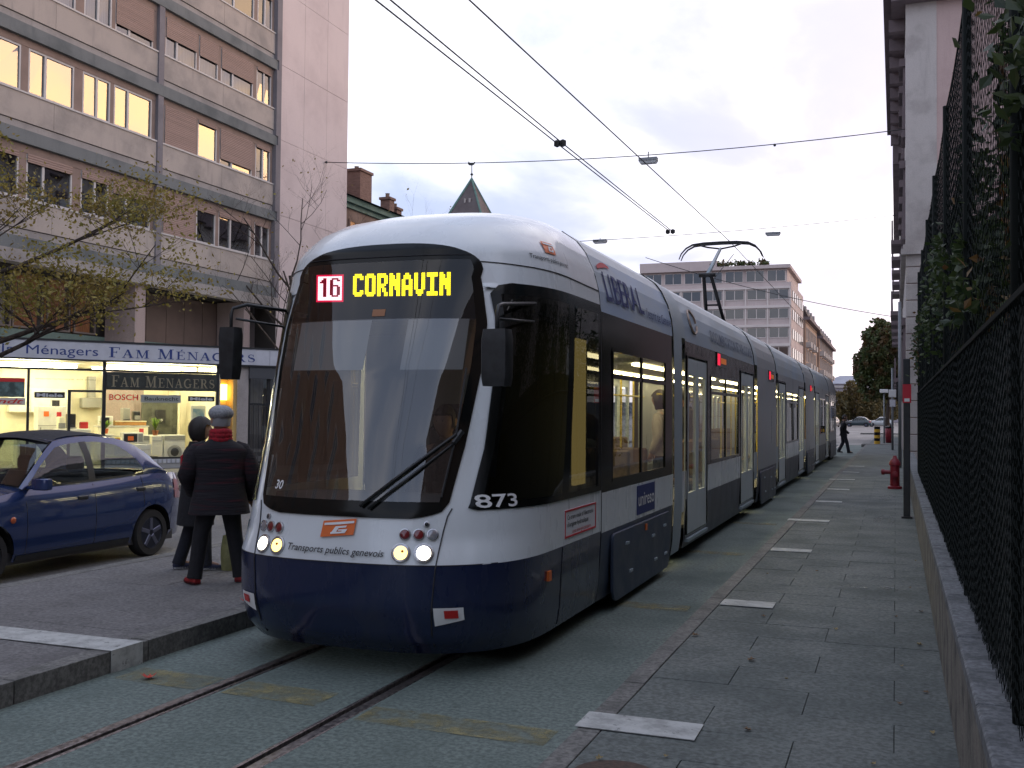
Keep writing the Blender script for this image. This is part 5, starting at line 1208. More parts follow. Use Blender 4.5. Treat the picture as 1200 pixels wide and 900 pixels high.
        x, z = bx(.90, .62); mg = MB(); mg.lathe([(.035, 0), (.033, .008), (.02, .014)], (sg * x, .90, z), 14, M=Matrix.Rotation(R(90 * sg), 3, 'Y')); mg.build('side_indicator', mat('orange_lens', (.5, .10, .03), .2, coat=1), root, smooth=True)
        mg = MB(); mg.grid([[(sg * (bx(y, f)[0] + .003), y, bx(y, f)[1]) for y in (-1.52, -1.64, -1.74, -1.82, -1.875)] for f in (.02, .2, .4, .47)]); mg.build('rear_bumper_corner', paint, root, smooth=True)
    mg = MB(); mg.box(-.74, .74, -1.6, 1.7, .16, .28); mg.box(-.73, .73, -.75, .8, .28, .42); mg.build('floor_pan', M_INTD, root)
    mg = MB(); mg.box(-.68, .68, -1.05, -.88, .4, 1.0); mg.build('rear_seat', M_INTD, root, bevel=.04)
    for sg in (-.36, .36):
        mg = MB(); mg.box(sg - .22, sg + .22, -.42, -.26, .4, 1.02); mg.box(sg - .12, sg + .12, -.44, -.34, 1.02, 1.2); mg.build('front_seat', M_INTD, root, bevel=.04)
    mg = MB(); mg.box(-.7, .7, .42, .75, .6, .90); mg.build('dashboard', M_INTD, root, bevel=.03)
    for wy in WY:
        for sg in (-1, 1):
            q = Matrix.Rotation(R(90 * sg), 3, 'Y'); c = (sg * .715, wy, WZ)
            mg = MB(); mg.lathe([(.185, -.08), (.255, -.085), (.275, -.06), (.277, 0), (.275, .06), (.258, .085), (.19, .085), (.183, .06)], c, 28, M=q); ty = mg.build('tyre', mat('tyre_rubber', (.018, .018, .019), .8, var=.2, scale=30), root, smooth=True, auto=40)
            mg = MB(); mg.lathe([(.186, .07), (.178, .076), (.165, .05), (.06, .045), (.04, .07), (.001, .072)], c, 28, M=q)
            rim = mg.build('rim', mat('rim_dark', (.035, .04, .06), .35, .6), root, smooth=True, auto=40)
            for k in range(5):
                a = 2 * math.pi * k / 5 + .3; mg = MB(); o0 = Vector(c) + Vector((sg * .068, 0, 0)); dv = Vector((0, math.cos(a), math.sin(a))); mg.bar(o0 + dv * .03, o0 + dv * .172, .05, .02, up=(1, 0, 0)); mg.build('spoke', mat('rim_alloy', (.16, .17, .24), .35, .7), root, bevel=.005)
            mg = MB(); n = 14
            mg.grid([[(sg * xx, wy + (RA + .004) * math.cos(math.pi * i / n), WZ + (RA + .004) * math.sin(math.pi * i / n)) for i in range(n + 1)] for xx in (.50, .79)]); mg.poly([(sg * .50, wy + (RA + .004) * math.cos(math.pi * i / n), WZ + (RA + .004) * math.sin(math.pi * i / n)) for i in range(n + 1)]); mg.build('wheel_arch', M_DARK, root)
    root.location = loc; root.rotation_euler[2] = rz
    return root
M_CARBLUE = mat('car_blue_paint', (.013, .034, .125), .22, .25, coat=1.0)
M_CANVAS = mat('black_canvas', (.018, .018, .022), .75, var=.2, scale=30, bump=.2)
make_car('parked_car', 'dark blue saloon with black canvas roof parked beside the platform', (-9.06, 8.75, -.004), math.pi, M_CARBLUE, M_CANVAS)
make_car('estate_car', 'dark blue-green car passing sideways at the far end of the street', (-5.2, 160, -.03), R(84), mat('far_car_dark', (.02, .04, .05), .3, coat=.8), None, False)
make_car('approaching_car', 'silver car facing the camera at the far end beside the tram tail', (-8.5, 152, -.03), R(172), mat('far_car_silver', (.35, .38, .42), .3, .4, coat=.6), None, False)
make_car('small_car', 'pale car half hidden behind the dark one at the far junction', (-2.2, 163, -.03), R(95), mat('far_car_pale', (.4, .42, .43), .3, .3, coat=.6), None, False)

# ================================================================== people
def skin_mesh(verts, edges, radii, root=0, sub=2):
    bm = bmesh.new(); lay = bm.verts.layers.skin.verify(); vs = []
    for v, r in zip(verts, radii):
        b = bm.verts.new(v); b[lay].radius = r if isinstance(r, tuple) else (r, r); vs.append(b)
    vs[root][lay].use_root = True
    for a, b in edges: bm.edges.new((vs[a], vs[b]))
    me = bpy.data.meshes.new('sk'); bm.to_mesh(me); bm.free()
    o = bpy.data.objects.new('sk', me); COL.objects.link(o)
    sm = o.modifiers.new('s', 'SKIN'); sm.use_smooth_shade = True; sm.branch_smoothing = .6
    ss = o.modifiers.new('u', 'SUBSURF'); ss.levels = sub; ss.render_levels = sub
    dg = bpy.context.evaluated_depsgraph_get(); m2 = bpy.data.meshes.new_from_object(o.evaluated_get(dg))
    v = [tuple(q.co) for q in m2.vertices]; f = [tuple(p.vertices) for p in m2.polygons]
    bpy.data.objects.remove(o); bpy.data.meshes.remove(me); bpy.data.meshes.remove(m2)
    return v, f
M_BLUESH = mat('navy_sneaker', (.02, .025, .06), .7)
M_SKIN = mat('skin', (.36, .21, .15), .55, var=.08, scale=20)
def head_mesh(c, r, yaw=0.0, pitch=0.0):
    """skull with brow, nose, chin and ears, looking along +Y"""
    rows = []; nlat, nlon = 18, 24
    for i in range(nlat + 1):
        th = math.pi * i / nlat; row = []
        for j in range(nlon):
            ph = 2 * math.pi * j / nlon; x, y, z = math.sin(th) * math.sin(ph), math.sin(th) * math.cos(ph), math.cos(th)
            X, Y, Z = x * .77, y * .95, z * 1.18
            if z < 0: k = -z; X *= 1 - .28 * k; Y *= 1 - .14 * k
            if y > .6 and abs(x) < .22 and -.28 < z < .12: Y += .17 * (1 - abs(x) / .22) * (1 - abs(z + .1) / .22)     # nose
            if y > .5 and .05 < z < .3 and abs(x) < .6: Y += .03
            if y > .55 and -.02 < z < .14 and .15 < abs(x) < .5: Y -= .05
            if y > .5 and z < -.75: Y += .06
            if y > .6 and -.5 < z < -.36 and abs(x) < .3: Y += .035                                             # lips
            if abs(x) > .9 and -.2 < z < .2 and -.3 < y < .2: X *= 1.16                                      # ears
            row.append(Vector((X, Y, Z)) * r)
        rows.append(row)
    M = Matrix.Translation(c) @ Matrix.Rotation(yaw, 4, 'Z') @ Matrix.Rotation(pitch, 4, 'X')
    return [[M @ p for p in row] for row in rows], M
def hand_mesh(mb, wrist, direc, side, r=.011, curl=.5):
    d = Vector(direc).normalized(); s_ = Vector(side).normalized(); n = d.cross(s_).normalized()
    w = Vector(wrist); mb.tube([w, w + d * .03, w + d * .065, w + d * .09], [.022, .032, .036, .026], 8)
    for k, (o, l) in enumerate(((-.028, .06), (-.010, .07), (.010, .066), (.027, .05))):
        b = w + d * .085 + s_ * o; m = b + d * l * .55 + n * l * .15 * curl; e = m + (d * (1 - curl) + n * curl).normalized() * l * .5; mb.tube([b, m, e], [.010, .009, .007], 6)
    b = w + d * .03 - s_ * .03; mb.tube([b, b + (d * .6 - s_ * .6).normalized() * .035, b + (d * .9 - s_ * .35).normalized() * .07], [.012, .010, .008], 6)
def person(name, label, loc, rz, H, J, cloth, hair, group=None, head_yaw=0.0, head_pitch=0.0, coat=0.0, shoe=None, bulk=1.0, hands=True, scarf=None, cap=None, seated=False, bob=False):
    root = tag(empty(name, (0, 0, 0)), label, 'person', group)
    D = {'pel': (0, 0, .53), 'waist': (0, .0, .61), 'chest': (0, .005, .72), 'nb': (0, -.005, .815), 'nk': (0, .008, .855), 'hd': (0, .018, .90)}
    for s_, n in ((-1, 'l'), (1, 'r')):
        D.update({'sh' + n: (s_ * .115, -.005, .795), 'el' + n: (s_ * .145, -.025, .63), 'wr' + n: (s_ * .15, .03, .49), 'hp' + n: (s_ * .05, 0, .50), 'kn' + n: (s_ * .058, .012, .28), 'an' + n: (s_ * .065, -.01, .05), 'to' + n: (s_ * .075, .085, .022)})
    D.update(J); P = {k: Vector(v) * H for k, v in D.items()}
    order = ['pel', 'waist', 'chest', 'nb', 'nk', 'hd', 'shl', 'ell', 'wrl', 'shr', 'elr', 'wrr', 'hpl', 'knl', 'anl', 'tol', 'hpr', 'knr', 'anr', 'tor']
    rad = {'pel': (.085, .062), 'waist': (.078, .058), 'chest': (.088, .062), 'nb': (.06, .045), 'nk': .033, 'hd': .04, 'sh': .038, 'el': .027, 'wr': .019, 'hp': .052, 'kn': .036, 'an': .024, 'to': .02}
    E_ = [('pel', 'waist'), ('waist', 'chest'), ('chest', 'nb'), ('nb', 'nk'), ('nk', 'hd')] + [e for n in 'lr' for e in (('nb', 'sh' + n), ('sh' + n, 'el' + n), ('el' + n, 'wr' + n), ('pel', 'hp' + n), ('hp' + n, 'kn' + n), ('kn' + n, 'an' + n), ('an' + n, 'to' + n))]
    rr = lambda k: rad[k] if k in rad else rad[k[:-1]]
    sc = lambda r, m, add=0: tuple((q * m + add) * H for q in (r if isinstance(r, tuple) else (r, r)))
    def skin(keys, edges, mul, add, extra=None, rootk='pel'):
        vs = [P[k] for k in keys]; rs = [sc(rr(k), mul, add) for k in keys]; ed = [(keys.index(a), keys.index(b)) for a, b in edges]
        if extra:
            for p, r, k in extra: vs.append(Vector(p) * H); rs.append(sc(r, 1)); ed.append((len(vs) - 1, keys.index(k) if isinstance(k, str) else len(vs) - 2))
        return skin_mesh(vs, ed, rs, keys.index(rootk))
    v, f = skin(order, E_, .94, 0)
    mb = MB(); mb.add(v, f)
    rows, HM = head_mesh(P['hd'] + Vector((0, .012 * H, .032 * H)), .066 * H, head_yaw, head_pitch); mb.grid(rows, closed=True)
    if hands:
        for n in 'lr':
            d = P['wr' + n] - P['el' + n]; hand_mesh(mb, P['wr' + n], d, Vector((0, 1, 0)) if abs(d.normalized().y) < .8 else Vector((1, 0, 0)))
    mb.build('body', M_SKIN, root, smooth=True)
    # eyes
    for s_ in (-1, 1):
        m_ = MB(); m_.lathe([(.001, -.006), (.0055, -.003), (.007, 0), (.0055, .003), (.001, .006)], HM @ Vector((s_ * .024 * H / 1.7, .056 * H, .006 * H)), 8); m_.build('eye', M_TEXT, root)
    def loft(rings, n=20):
        return [[Vector((cx + rx * math.copysign(abs(math.cos(t)) ** .8, math.cos(t)), cy + ry * math.copysign(abs(math.sin(t)) ** .85, math.sin(t)), cz)) * H for t in [2 * math.pi * i / n for i in range(n)]] for cx, cy, cz, rx, ry in rings]
    pz = P['pel'].z / H; pc = P['pel'] / H; cc = P['chest'] / H; nb = P['nb'] / H; B = bulk
    if seated: rings = [(pc.x, pc.y, pz - .04, .105 * B, .085 * B)]
    else: rings = [(pc.x, pc.y, pz - .07 - coat, .122 * B, .098 * B), (pc.x, pc.y, pz - .04 - coat * .5, .114 * B, .090 * B)]
    rings += [(pc.x, pc.y, pz + .01, .102 * B, .078 * B), (pc.x, pc.y, pz + .09, .098 * B, .073 * B), (cc.x, cc.y, cc.z - .03, .106 * B, .076 * B), (cc.x, cc.y, cc.z + .03, .118 * B, .074 * B), (nb.x, nb.y, nb.z - .045, .122 * B ** .7, .064 * B), (nb.x, nb.y, nb.z - .022, .104 * B ** .6, .056 * B), (nb.x, nb.y, nb.z + .002, .074, .050), (nb.x, nb.y, nb.z + .016, .058, .046), (nb.x, nb.y + .004, nb.z + .035, .046, .044)]
    lr = loft(rings); mb = MB(); mb.grid(lr, closed=True)
    jk = mb.build('jacket', cloth[0], root, smooth=True)
    for n in 'lr':
        a, b, c = P['sh' + n], P['el' + n], P['wr' + n]; k = B ** .8
        a0 = a + (P['nb'] - a) * .35
        pts = [a0, a + Vector((0, 0, -.004 * H)), a.lerp(b, .35), a.lerp(b, .75), b, b.lerp(c, .3), b.lerp(c, .75), c.lerp(b, -.05)]
        mb = MB(); mb.tube(pts, [q * k * H for q in (.030, .040, .043, .041, .039, .036, .031, .030)], 12); mb.build('sleeve', cloth[0], jk, smooth=True)
    lo = ['pel', 'hpl', 'knl', 'anl', 'hpr', 'knr', 'anr']; le = [e for e in E_ if e[0] in lo and e[1] in lo]
    mb = MB(); mb.grid(loft([(pc.x, pc.y, pz - .03, .088, .068), (pc.x, pc.y, pz + .02, .086, .066), (pc.x, pc.y, pz + .06, .08, .06)]), closed=True)
    for n in 'lr':
        h_, k_, a_ = P['hp' + n], P['kn' + n], P['an' + n]; e_ = a_ + (a_ - k_).normalized() * .018 * H
        mb.tube([h_ + Vector((0, 0, .03 * H)), h_, h_.lerp(k_, .5), k_, k_.lerp(a_, .5), a_.lerp(k_, .12), e_], [q * H for q in (.050, .060, .054, .046, .042, .041, .043)], 14)
    mb.build('trousers', cloth[1], root, smooth=True, auto=60)
    for n in 'lr':
        a, t = P['an' + n], P['to' + n]; d = (t - a); d.z = 0; d = d.normalized() if d.length > 1e-4 else Vector((0, 1, 0)); sx_ = Vector((d.y, -d.x, 0)); zf = a.z - .045 * H
        m_ = MB(); rws = []
        for q, w, h in ((-.042, .018, .040), (-.03, .025, .05), (.02, .027, .048), (.07, .030, .036), (.105, .025, .028), (.122, .012, .018)):
            c = Vector((a.x, a.y, zf)) + d * q * H * .9
            rws.append([c + sx_ * x * w * H + Vector((0, 0, z * h * H)) for x, z in ((-1, .02), (-1, .45), (-.7, .85), (0, 1), (.7, .85), (1, .45), (1, .02))])
        m_.grid(rws, closed=True); m_.poly(rws[0]); m_.poly(rws[-1]); m_.build('shoe', shoe or M_TEXT, root, smooth=True, auto=50)
        m_ = MB(); m_.prism([(p[0], p[1], zf - .0) for p in [tuple(r[0]) for r in rws] + [tuple(r[-1]) for r in reversed(rws)]], (0, 0, .012 * H)); m_.build('shoe_sole', M_TXTW if shoe is M_BLUESH else M_TEXT, root)
    # hair or cap
    m_ = MB(); rows = []
    rh = .066 * H
    for i in range(11):
        th = math.pi * .5 * i / 10 * (1.25 if not bob else 1.75); row = []
        for j in range(24):
            ph = 2 * math.pi * j / 24; x, y, z = math.sin(th) * math.sin(ph), math.sin(th) * math.cos(ph), math.cos(th)
            if bob: fw = 1.12 + .10 * max(0, -z); X, Y, Z = x * 1.0 * fw, y * 1.12 * fw - .08, z * 1.38 - .05
            else: X, Y, Z = x * .84, y * 1.02, z * 1.25
            if y > 0 and z < .35: lim = .45 if not bob else .40; Z = max(Z, lim + .2 * (1 - y)) if y > .35 else Z; Y *= .9 if y > .35 else 1
            row.append(HM @ (Vector((X, Y, Z)) * rh * (1 + .02 * math.sin(j * 5 + i))))
        rows.append(row)
    m_.grid(rows, closed=True); m_.build('hair', hair, root, smooth=True)
    if cap:
        m_ = MB(); rows = []
        for rr_, zz in ((.80, .18), (.96, .28), (1.10, .48), (1.14, .70), (1.05, .98), (.82, 1.20), (.5, 1.33), (.15, 1.38), (.01, 1.385)):
            rows.append([HM @ (Vector((rr_ * math.sin(2 * math.pi * j / 24) * .96, rr_ * math.cos(2 * math.pi * j / 24) * 1.08 - .05, zz + .03 * math.sin(j * 2.3))) * rh) for j in range(24)])
        m_.grid(rows, closed=True); m_.build('cap', cap, root, smooth=True)
    if scarf:
        m_ = MB(); c = P['nk']
        for k, (rz_, dz, r_) in enumerate(((0, -.030, .024), (.3, -.008, .024), (.6, .012, .021))):
            m_.tube([c + Vector((.046 * H * math.sin(t / 12 * 6.283 + rz_), .046 * H * math.cos(t / 12 * 6.283 + rz_) - .005, dz * H + .004 * math.sin(t * 2))) for t in range(13)], r_ * H, 8, caps=False)
        m_.build('scarf', scarf, root, smooth=True)
    root.location = loc; root.rotation_euler[2] = rz
    return root
M_PLAID = mat('dark_plaid_wool', (.012, .010, .014), .95, col2=(.05, .012, .018), scale=9, stretch=(.3, .3, 3.5), lo=.52, hi=.68, bump=1.0, bscale=14)
M_BLKCLOTH = mat('black_cloth', (.013, .013, .016), .95, var=.3, scale=30, bump=1.0, bscale=16)
M_JEANS = mat('dark_jeans', (.014, .016, .024), .95, var=.3, scale=40, bump=1.0, bscale=18)
M_GREYW = mat('grey_tweed', (.22, .23, .25), .95, col2=(.34, .35, .37), scale=60, bump=.3)
M_REDW = mat('red_wool', (.30, .012, .022), .95, var=.3, scale=40, bump=.3)
M_REDSH = mat('red_leather', (.28, .014, .016), .5, var=.2, scale=30)
M_HAIRB = mat('black_hair', (.012, .009, .008), .6, var=.4, scale=60, stretch=(1, 1, .15), bump=.4)
M_HAIRG = mat('grey_hair', (.25, .25, .26), .7)
man = person('person', 'elderly person in grey cap, red scarf, dark plaid jacket and red shoes, seen from behind', (-5.86, 7.95, .14), R(38), 1.60,
             {'anl': (-.13, -.03, .05), 'tol': (-.17, .06, .022), 'knl': (-.10, .0, .28), 'anr': (.12, .0, .05), 'tor': (.145, .095, .022), 'knr': (.085, .012, .28), 'ell': (-.185, -.01, .62), 'elr': (.185, -.01, .62), 'wrr': (.185, .08, .49), 'wrl': (-.15, .12, .52), 'shl': (-.122, 0, .765), 'shr': (.122, 0, .765)},
             (M_PLAID, M_BLKCLOTH), M_HAIRG, head_yaw=R(12), coat=.06, shoe=M_REDSH, bulk=1.42, scarf=M_REDW, cap=M_GREYW)
woman = person('person', 'dark-haired person in a black coat with shoulder strap beside the grey-capped one', (-6.55, 8.5, .14), R(-42), 1.50,
               {'anr': (.06, .06, .05), 'tor': (.07, .15, .022), 'knr': (.055, .05, .28), 'anl': (-.06, -.09, .05), 'tol': (-.07, .0, .022), 'knl': (-.055, -.02, .28)},
               (M_BLKCLOTH, M_JEANS), M_HAIRB, head_yaw=R(-12), coat=.16, shoe=M_BLUESH, bulk=1.2, bob=True)
m_ = MB(); m_.tube([(-.11, .0, 1.22), (-.05, -.135, 1.12), (.06, -.15, .95), (.15, -.10, .80)], .014, 6); st = m_.build('bag_strap', M_REDW, None, smooth=True); st.parent = woman
# bags
def bag(name, lab, c, w, d, h, m, rz=.2):
    t_ = tag(empty(name, (0, 0, 0)), lab, 'bag'); m_ = MB(); rws = []
    for k in range(6):
        f = k / 5; e = 1 + .12 * math.sin(f * 3.0) - .15 * f
        rws.append([(w / 2 * math.cos(a) * e * (1 + .06 * math.sin(a * 5 + k)), d / 2 * math.sin(a) * e, h * f) for a in [2 * math.pi * i / 16 for i in range(16)]])
    m_.grid(rws, closed=True); m_.poly(rws[0]); m_.build('bag_body', m, t_, smooth=True)
    m_ = MB(); m_.tube([(-w * .25, 0, h * .95), (-w * .2, 0, h * 1.3), (0, 0, h * 1.42), (w * .2, 0, h * 1.3), (w * .25, 0, h * .95)], .008, 6); m_.build('bag_handle', m, t_, smooth=True)
    t_.location = c; t_.rotation_euler[2] = rz
bag('shopping_bag', 'teal plastic shopping bag hanging at the capped person\'s side', (-5.52, 8.12, .38), .26, .16, .34, mat('teal_plastic', (.10, .28, .32), .4, var=.2, scale=12))
bag('yellow_bag', 'pale yellow bag on the platform behind the capped person\'s legs', (-6.22, 8.62, .14), .17, .14, .34, mat('yellow_plastic', (.24, .24, .10), .5, var=.2, scale=12))
person('person', 'person in dark clothes walking at the far end behind the tram', (-2.2, 48.3, .0), R(-75), 1.72,
       {'anr': (.05, .12, .055), 'tor': (.06, .20, .035), 'knr': (.055, .075, .285), 'anl': (-.05, -.11, .065), 'tol': (-.05, -.03, .025), 'knl': (-.055, .0, .28), 'wrl': (-.12, .16, .52), 'ell': (-.14, .04, .63), 'wrr': (.13, -.08, .50), 'elr': (.15, -.09, .65)},
       (M_BLKCLOTH, M_JEANS), M_HAIRB, shoe=M_TEXT, hands=False)
SIT = {'hpl': (-.05, 0, .50), 'hpr': (.05, 0, .50), 'knl': (-.06, .25, .51), 'knr': (.06, .25, .51), 'anl': (-.06, .24, .27), 'anr': (.06, .24, .27), 'tol': (-.06, .33, .24), 'tor': (.06, .33, .24), 'wrl': (-.10, .20, .58), 'ell': (-.14, .04, .63), 'wrr': (.10, .20, .58), 'elr': (.14, .04, .63)}
person('person', 'tram driver in a dark jacket sitting behind the windscreen', (TC + .05, 7.62, .02), R(180), 1.75, SIT, (M_BLKCLOTH, M_JEANS), M_HAIRB, shoe=M_TEXT, seated=True)
person('person', 'passenger in a dark coat with brown headscarf at the first tram window', (TC + .74, 9.18, .02), R(-30), 1.68, {}, (mat('brown_coat', (.06, .035, .025), .9), M_JEANS), mat('brown_scarf', (.10, .045, .03), .9), shoe=M_TEXT, scarf=M_CREAM, bob=True)
person('person', 'passenger standing by the yellow pole inside the second tram window', (TC + .5, 15.4, .38), R(120), 1.72, {}, (M_BLKCLOTH, M_JEANS), M_HAIRB, shoe=M_TEXT)
person('person', 'passenger in a pale jacket standing at the front of the second tram window', (TC + .4, 14.2, .38), R(80), 1.66, {}, (M_CURTL, M_JEANS), M_HAIRB, shoe=M_TEXT, bob=True)

# ================================================================== right side: wall, fence, creeper
M_WALL = weather('garden_wall_concrete', (.19, .175, .15), .88, grime=(.045, .045, .045), amount=.95, scale=4.5, bump=.35, fine=70, var=.25)
M_COPE = weather('coping_concrete', (.17, .18, .19), .88, grime=(.07, .075, .08), amount=.8, scale=4, streak=False, bump=.4, fine=80, var=.25)
gw = tag(empty('garden_wall', (.33, 3, .14)), 'low weathered concrete wall along the right pavement below the fence', 'wall')
for i in range(11):
    y0 = -3.0 + i * 2.9; mb = MB(); mb.box(.272, .46, y0 + .004, y0 + 2.9 - .004, .10, .665); mb.build('wall_section', M_WALL, gw, bevel=.006)
y = -3.0
while y < 28.8:
    mb = MB(); j = rnd.uniform(-.004, .004); mb.box(.262 + j * .5, .45, y + .005, y + 1.16 - .005, .667, .735 + rnd.uniform(-.003, .003)); mb.build('coping_stone', M_COPE, gw, bevel=.008); y += 1.16
# chain-link fence with dark screen
M_FENCE = mat('fence_green_wire', (.008, .011, .010), .8, spec=.15)
M_SCREEN = mat('fence_screen_cloth', (.014, .020, .018), .9, var=.4, scale=6, stretch=(1, 1, .3))
FXX = .352
fence = tag(empty('mesh_fence', (FXX, 3, .74)), 'tall dark chain-link fence with screening cloth and high net on the low wall', 'fence')
posts = [1.2 + 2.55 * i for i in range(8)]
for y in posts:
    mb = MB(); mb.tube([(FXX + .028, y, .72), (FXX + .028, y, 4.22)], .024, 8); mb.build('post', M_FENCE, fence, smooth=True)
for a, b in zip(posts, posts[1:]):
    mb = MB(); mb.tube([(FXX + .005, a, 2.115), (FXX + .005, b, 2.115)], .017, 6); mb.build('top_rail', M_FENCE, fence)
    mb = MB(); n = 10
    mb.grid([[(FXX + .030 + .006 * math.sin(i * 1.3 + zz * 5), a + .03 + (b - a - .06) * i / n, zz) for i in range(n + 1)] for zz in (.76, 1.1, 1.5, 1.85, 2.09)]); mb.build('screen_cloth', M_SCREEN, fence)
    mb = MB(); mb.tube([(FXX + .03, a + (b - a) * i / 8, 4.2 - .07 * math.sin(math.pi * i / 8)) for i in range(9)], .006, 5); mb.build('net_cable', M_FENCE, fence)
def chain(y0, y1, z0, z1, p, r, x):
    """diamond mesh: zigzag wires, triangular section"""
    v, f = [], []; ncol = int((y1 - y0) / p); nr = int((z1 - z0) / (p * .5))
    for c in range(ncol):
        jit = rnd.uniform(0, 1.6)
        for ph in (0, 1):
            base = len(v)
            for k in range(nr + 1):
                yy = y0 + (c + (.5 if (k + ph) % 2 else 0)) * p; zz = z0 + (k + jit) * p * .5; xx = x + (.003 if ph else -.003)
                v += [(xx - r, yy, zz), (xx + r * .6, yy + r, zz), (xx + r * .6, yy - r, zz)]
            for k in range(nr):
                a = base + k * 3; f += [(a, a + 1, a + 4, a + 3), (a + 1, a + 2, a + 5, a + 4), (a + 2, a, a + 3, a + 5)]
    m_ = MB(); m_.v = v; m_.f = f; m_.m = [0] * len(f); return m_
tag(chain(3.0, posts[-1], .76, 2.10, .055, .0016, FXX).build('chain_link', M_FENCE, fence), kind='stuff')
tag(chain(3.4, posts[-1], 2.13, 4.15, .075, .0015, FXX + .03).build('upper_net', M_FENCE, fence), kind='stuff')
# leaves helper
def leaf_cloud(pts, size, rg, two=True):
    v, f = [], []
    for p in pts:
        a, b, c = rg.uniform(0, 6.28), rg.uniform(-1.1, 1.1), rg.uniform(0, 6.28); s_ = size * rg.uniform(.6, 1.3)
        d = Vector((math.cos(a) * math.cos(b), math.sin(a) * math.cos(b), math.sin(b))); q = d.orthogonal().normalized(); w = d.cross(q); u = q * math.cos(c) + w * math.sin(c); n = d.cross(u)
        k = len(v); P = Vector(p)
        v += [P - d * s_, P + u * s_ * .55 + n * s_ * .12, P + d * s_, P - u * s_ * .55 + n * s_ * .12]; f += [(k, k + 1, k + 2), (k, k + 2, k + 3)]
    m_ = MB(); m_.v = [tuple(x) for x in v]; m_.f = f; m_.m = [0] * len(f); return m_
rg = random.Random(11)
LM_IVY = leafmat('creeper_leaf', (.020, .040, .015), (.065, .095, .024), (.032, .050, .018)); LM_AUT = leafmat('creeper_autumn_leaf', (.13, .06, .018), (.18, .12, .03), (.09, .045, .018))
creeper = tag(empty('creeper_hedge', (.9, 8, .2)), 'dense creeper with green and russet leaves behind the right fence', 'plant')
ptsG, ptsA = [], []
import mathutils.noise as mn
while len(ptsG) < 42000:
    y = 2.6 + 18.2 * rg.random() ** 1.2; x = rg.uniform(.50, 1.3) if rg.random() < .55 else .40 + abs(rg.gauss(0, .06)) * rg.choice((-1.1, -.8, 1, 1, 1, 1)); z = rg.uniform(.9, 4.3)
    if x < .42 and (z < 2.25 or z > 3.3 or mn.noise(Vector((y * .8, z * 1.1, 5.0))) < .0): continue
    top = 3.35 + .9 * mn.noise(Vector((y * .45, 3.1, 0)))
    den = mn.noise(Vector((x * 1.3, y * 1.1, z * 1.3)))
    if z > top + rg.uniform(-.35, .25): 
        if not (rg.random() < .03 and z < top + .8): continue
    if den < -.12: continue
    if z < 1.6 and rg.random() < .6: continue
    (ptsA if (mn.noise(Vector((x * .9 + 7, y * .7, z * .9))) > .16 and rg.random() < .38) else ptsG).append((x, y, z))
tag(leaf_cloud(ptsG, .036, rg).build('foliage', LM_IVY, creeper), kind='stuff'); tag(leaf_cloud(ptsA, .036, rg).build('autumn_foliage', LM_AUT, creeper), kind='stuff')
for i in range(26):
    y = 3 + i * .72; x = rg.uniform(.6, 1.4); mb = MB(); p = [(x, y, .14)]
    for k in range(6): x += rg.uniform(-.08, .08); y += rg.uniform(-.1, .12); p.append((x, y, .14 + .62 * (k + 1)))
    mb.tube(p, [.02 - .0025 * k for k in range(7)], 5); mb.build('stem', mat('creeper_stem', (.05, .035, .025), .9), creeper)
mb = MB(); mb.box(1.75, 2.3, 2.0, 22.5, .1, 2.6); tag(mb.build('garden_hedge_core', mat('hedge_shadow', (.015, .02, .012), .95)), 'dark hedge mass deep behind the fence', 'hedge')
# post with red sticker, hydrant
t_ = tag(empty('steel_post', (.17, 17.1, .14)), 'dark square post with a red notice at the end of the fence', 'post')
mb = MB(); mb.box(.11, .21, 17.05, 17.17, .14, 2.62); mb.build('shaft', mat('post_dark', (.022, .024, .028), .5, var=.2, scale=8), t_, bevel=.01)
mb = MB(); mb.box(.08, .24, 17.02, 17.20, .14, .17); mb.build('foot_plate', M_BLACKM, t_)
mb = MB(); mb.box(.10, .225, 17.038, 17.046, 1.93, 2.22); mb.build('red_notice', mat('notice_red', (.55, .02, .04), .5), t_)
mb = MB(); mb.box(.125, .20, 17.032, 17.037, 1.95, 2.0); mb.build('notice_strip', M_TXTW, t_)
t_ = tag(empty('fire_hydrant', (-.02, 23.8, .14)), 'red fire hydrant at the right edge of the pavement', 'hydrant')
M_HYD = mat('hydrant_red', (.20, .010, .020), .45, var=.2, scale=12)
mb = MB(); mb.lathe([(.15, 0), (.15, .05), (.10, .07), (.095, .50), (.12, .51), (.12, .56), (.09, .62), (.05, .66), (.03, .72)], (-.02, 23.8, .14), 18); mb.build('barrel', M_HYD, t_, smooth=True, auto=40)
mb = MB(); mb.lathe([(.045, 0), (.045, .14), (.062, .14), (.062, .20), (.02, .215)], (-.09, 23.8, .50), 14, M=Matrix.Rotation(R(-90), 3, 'Y')); mb.build('side_outlet', M_HYD, t_, smooth=True, auto=40)
mb = MB(); mb.lathe([(.05, 0), (.05, .08), (.065, .08), (.065, .14), (.02, .15)], (-.02, 23.73, .46), 14, M=Matrix.Rotation(R(90), 3, 'X')); mb.build('front_outlet', M_HYD, t_, smooth=True, auto=40)

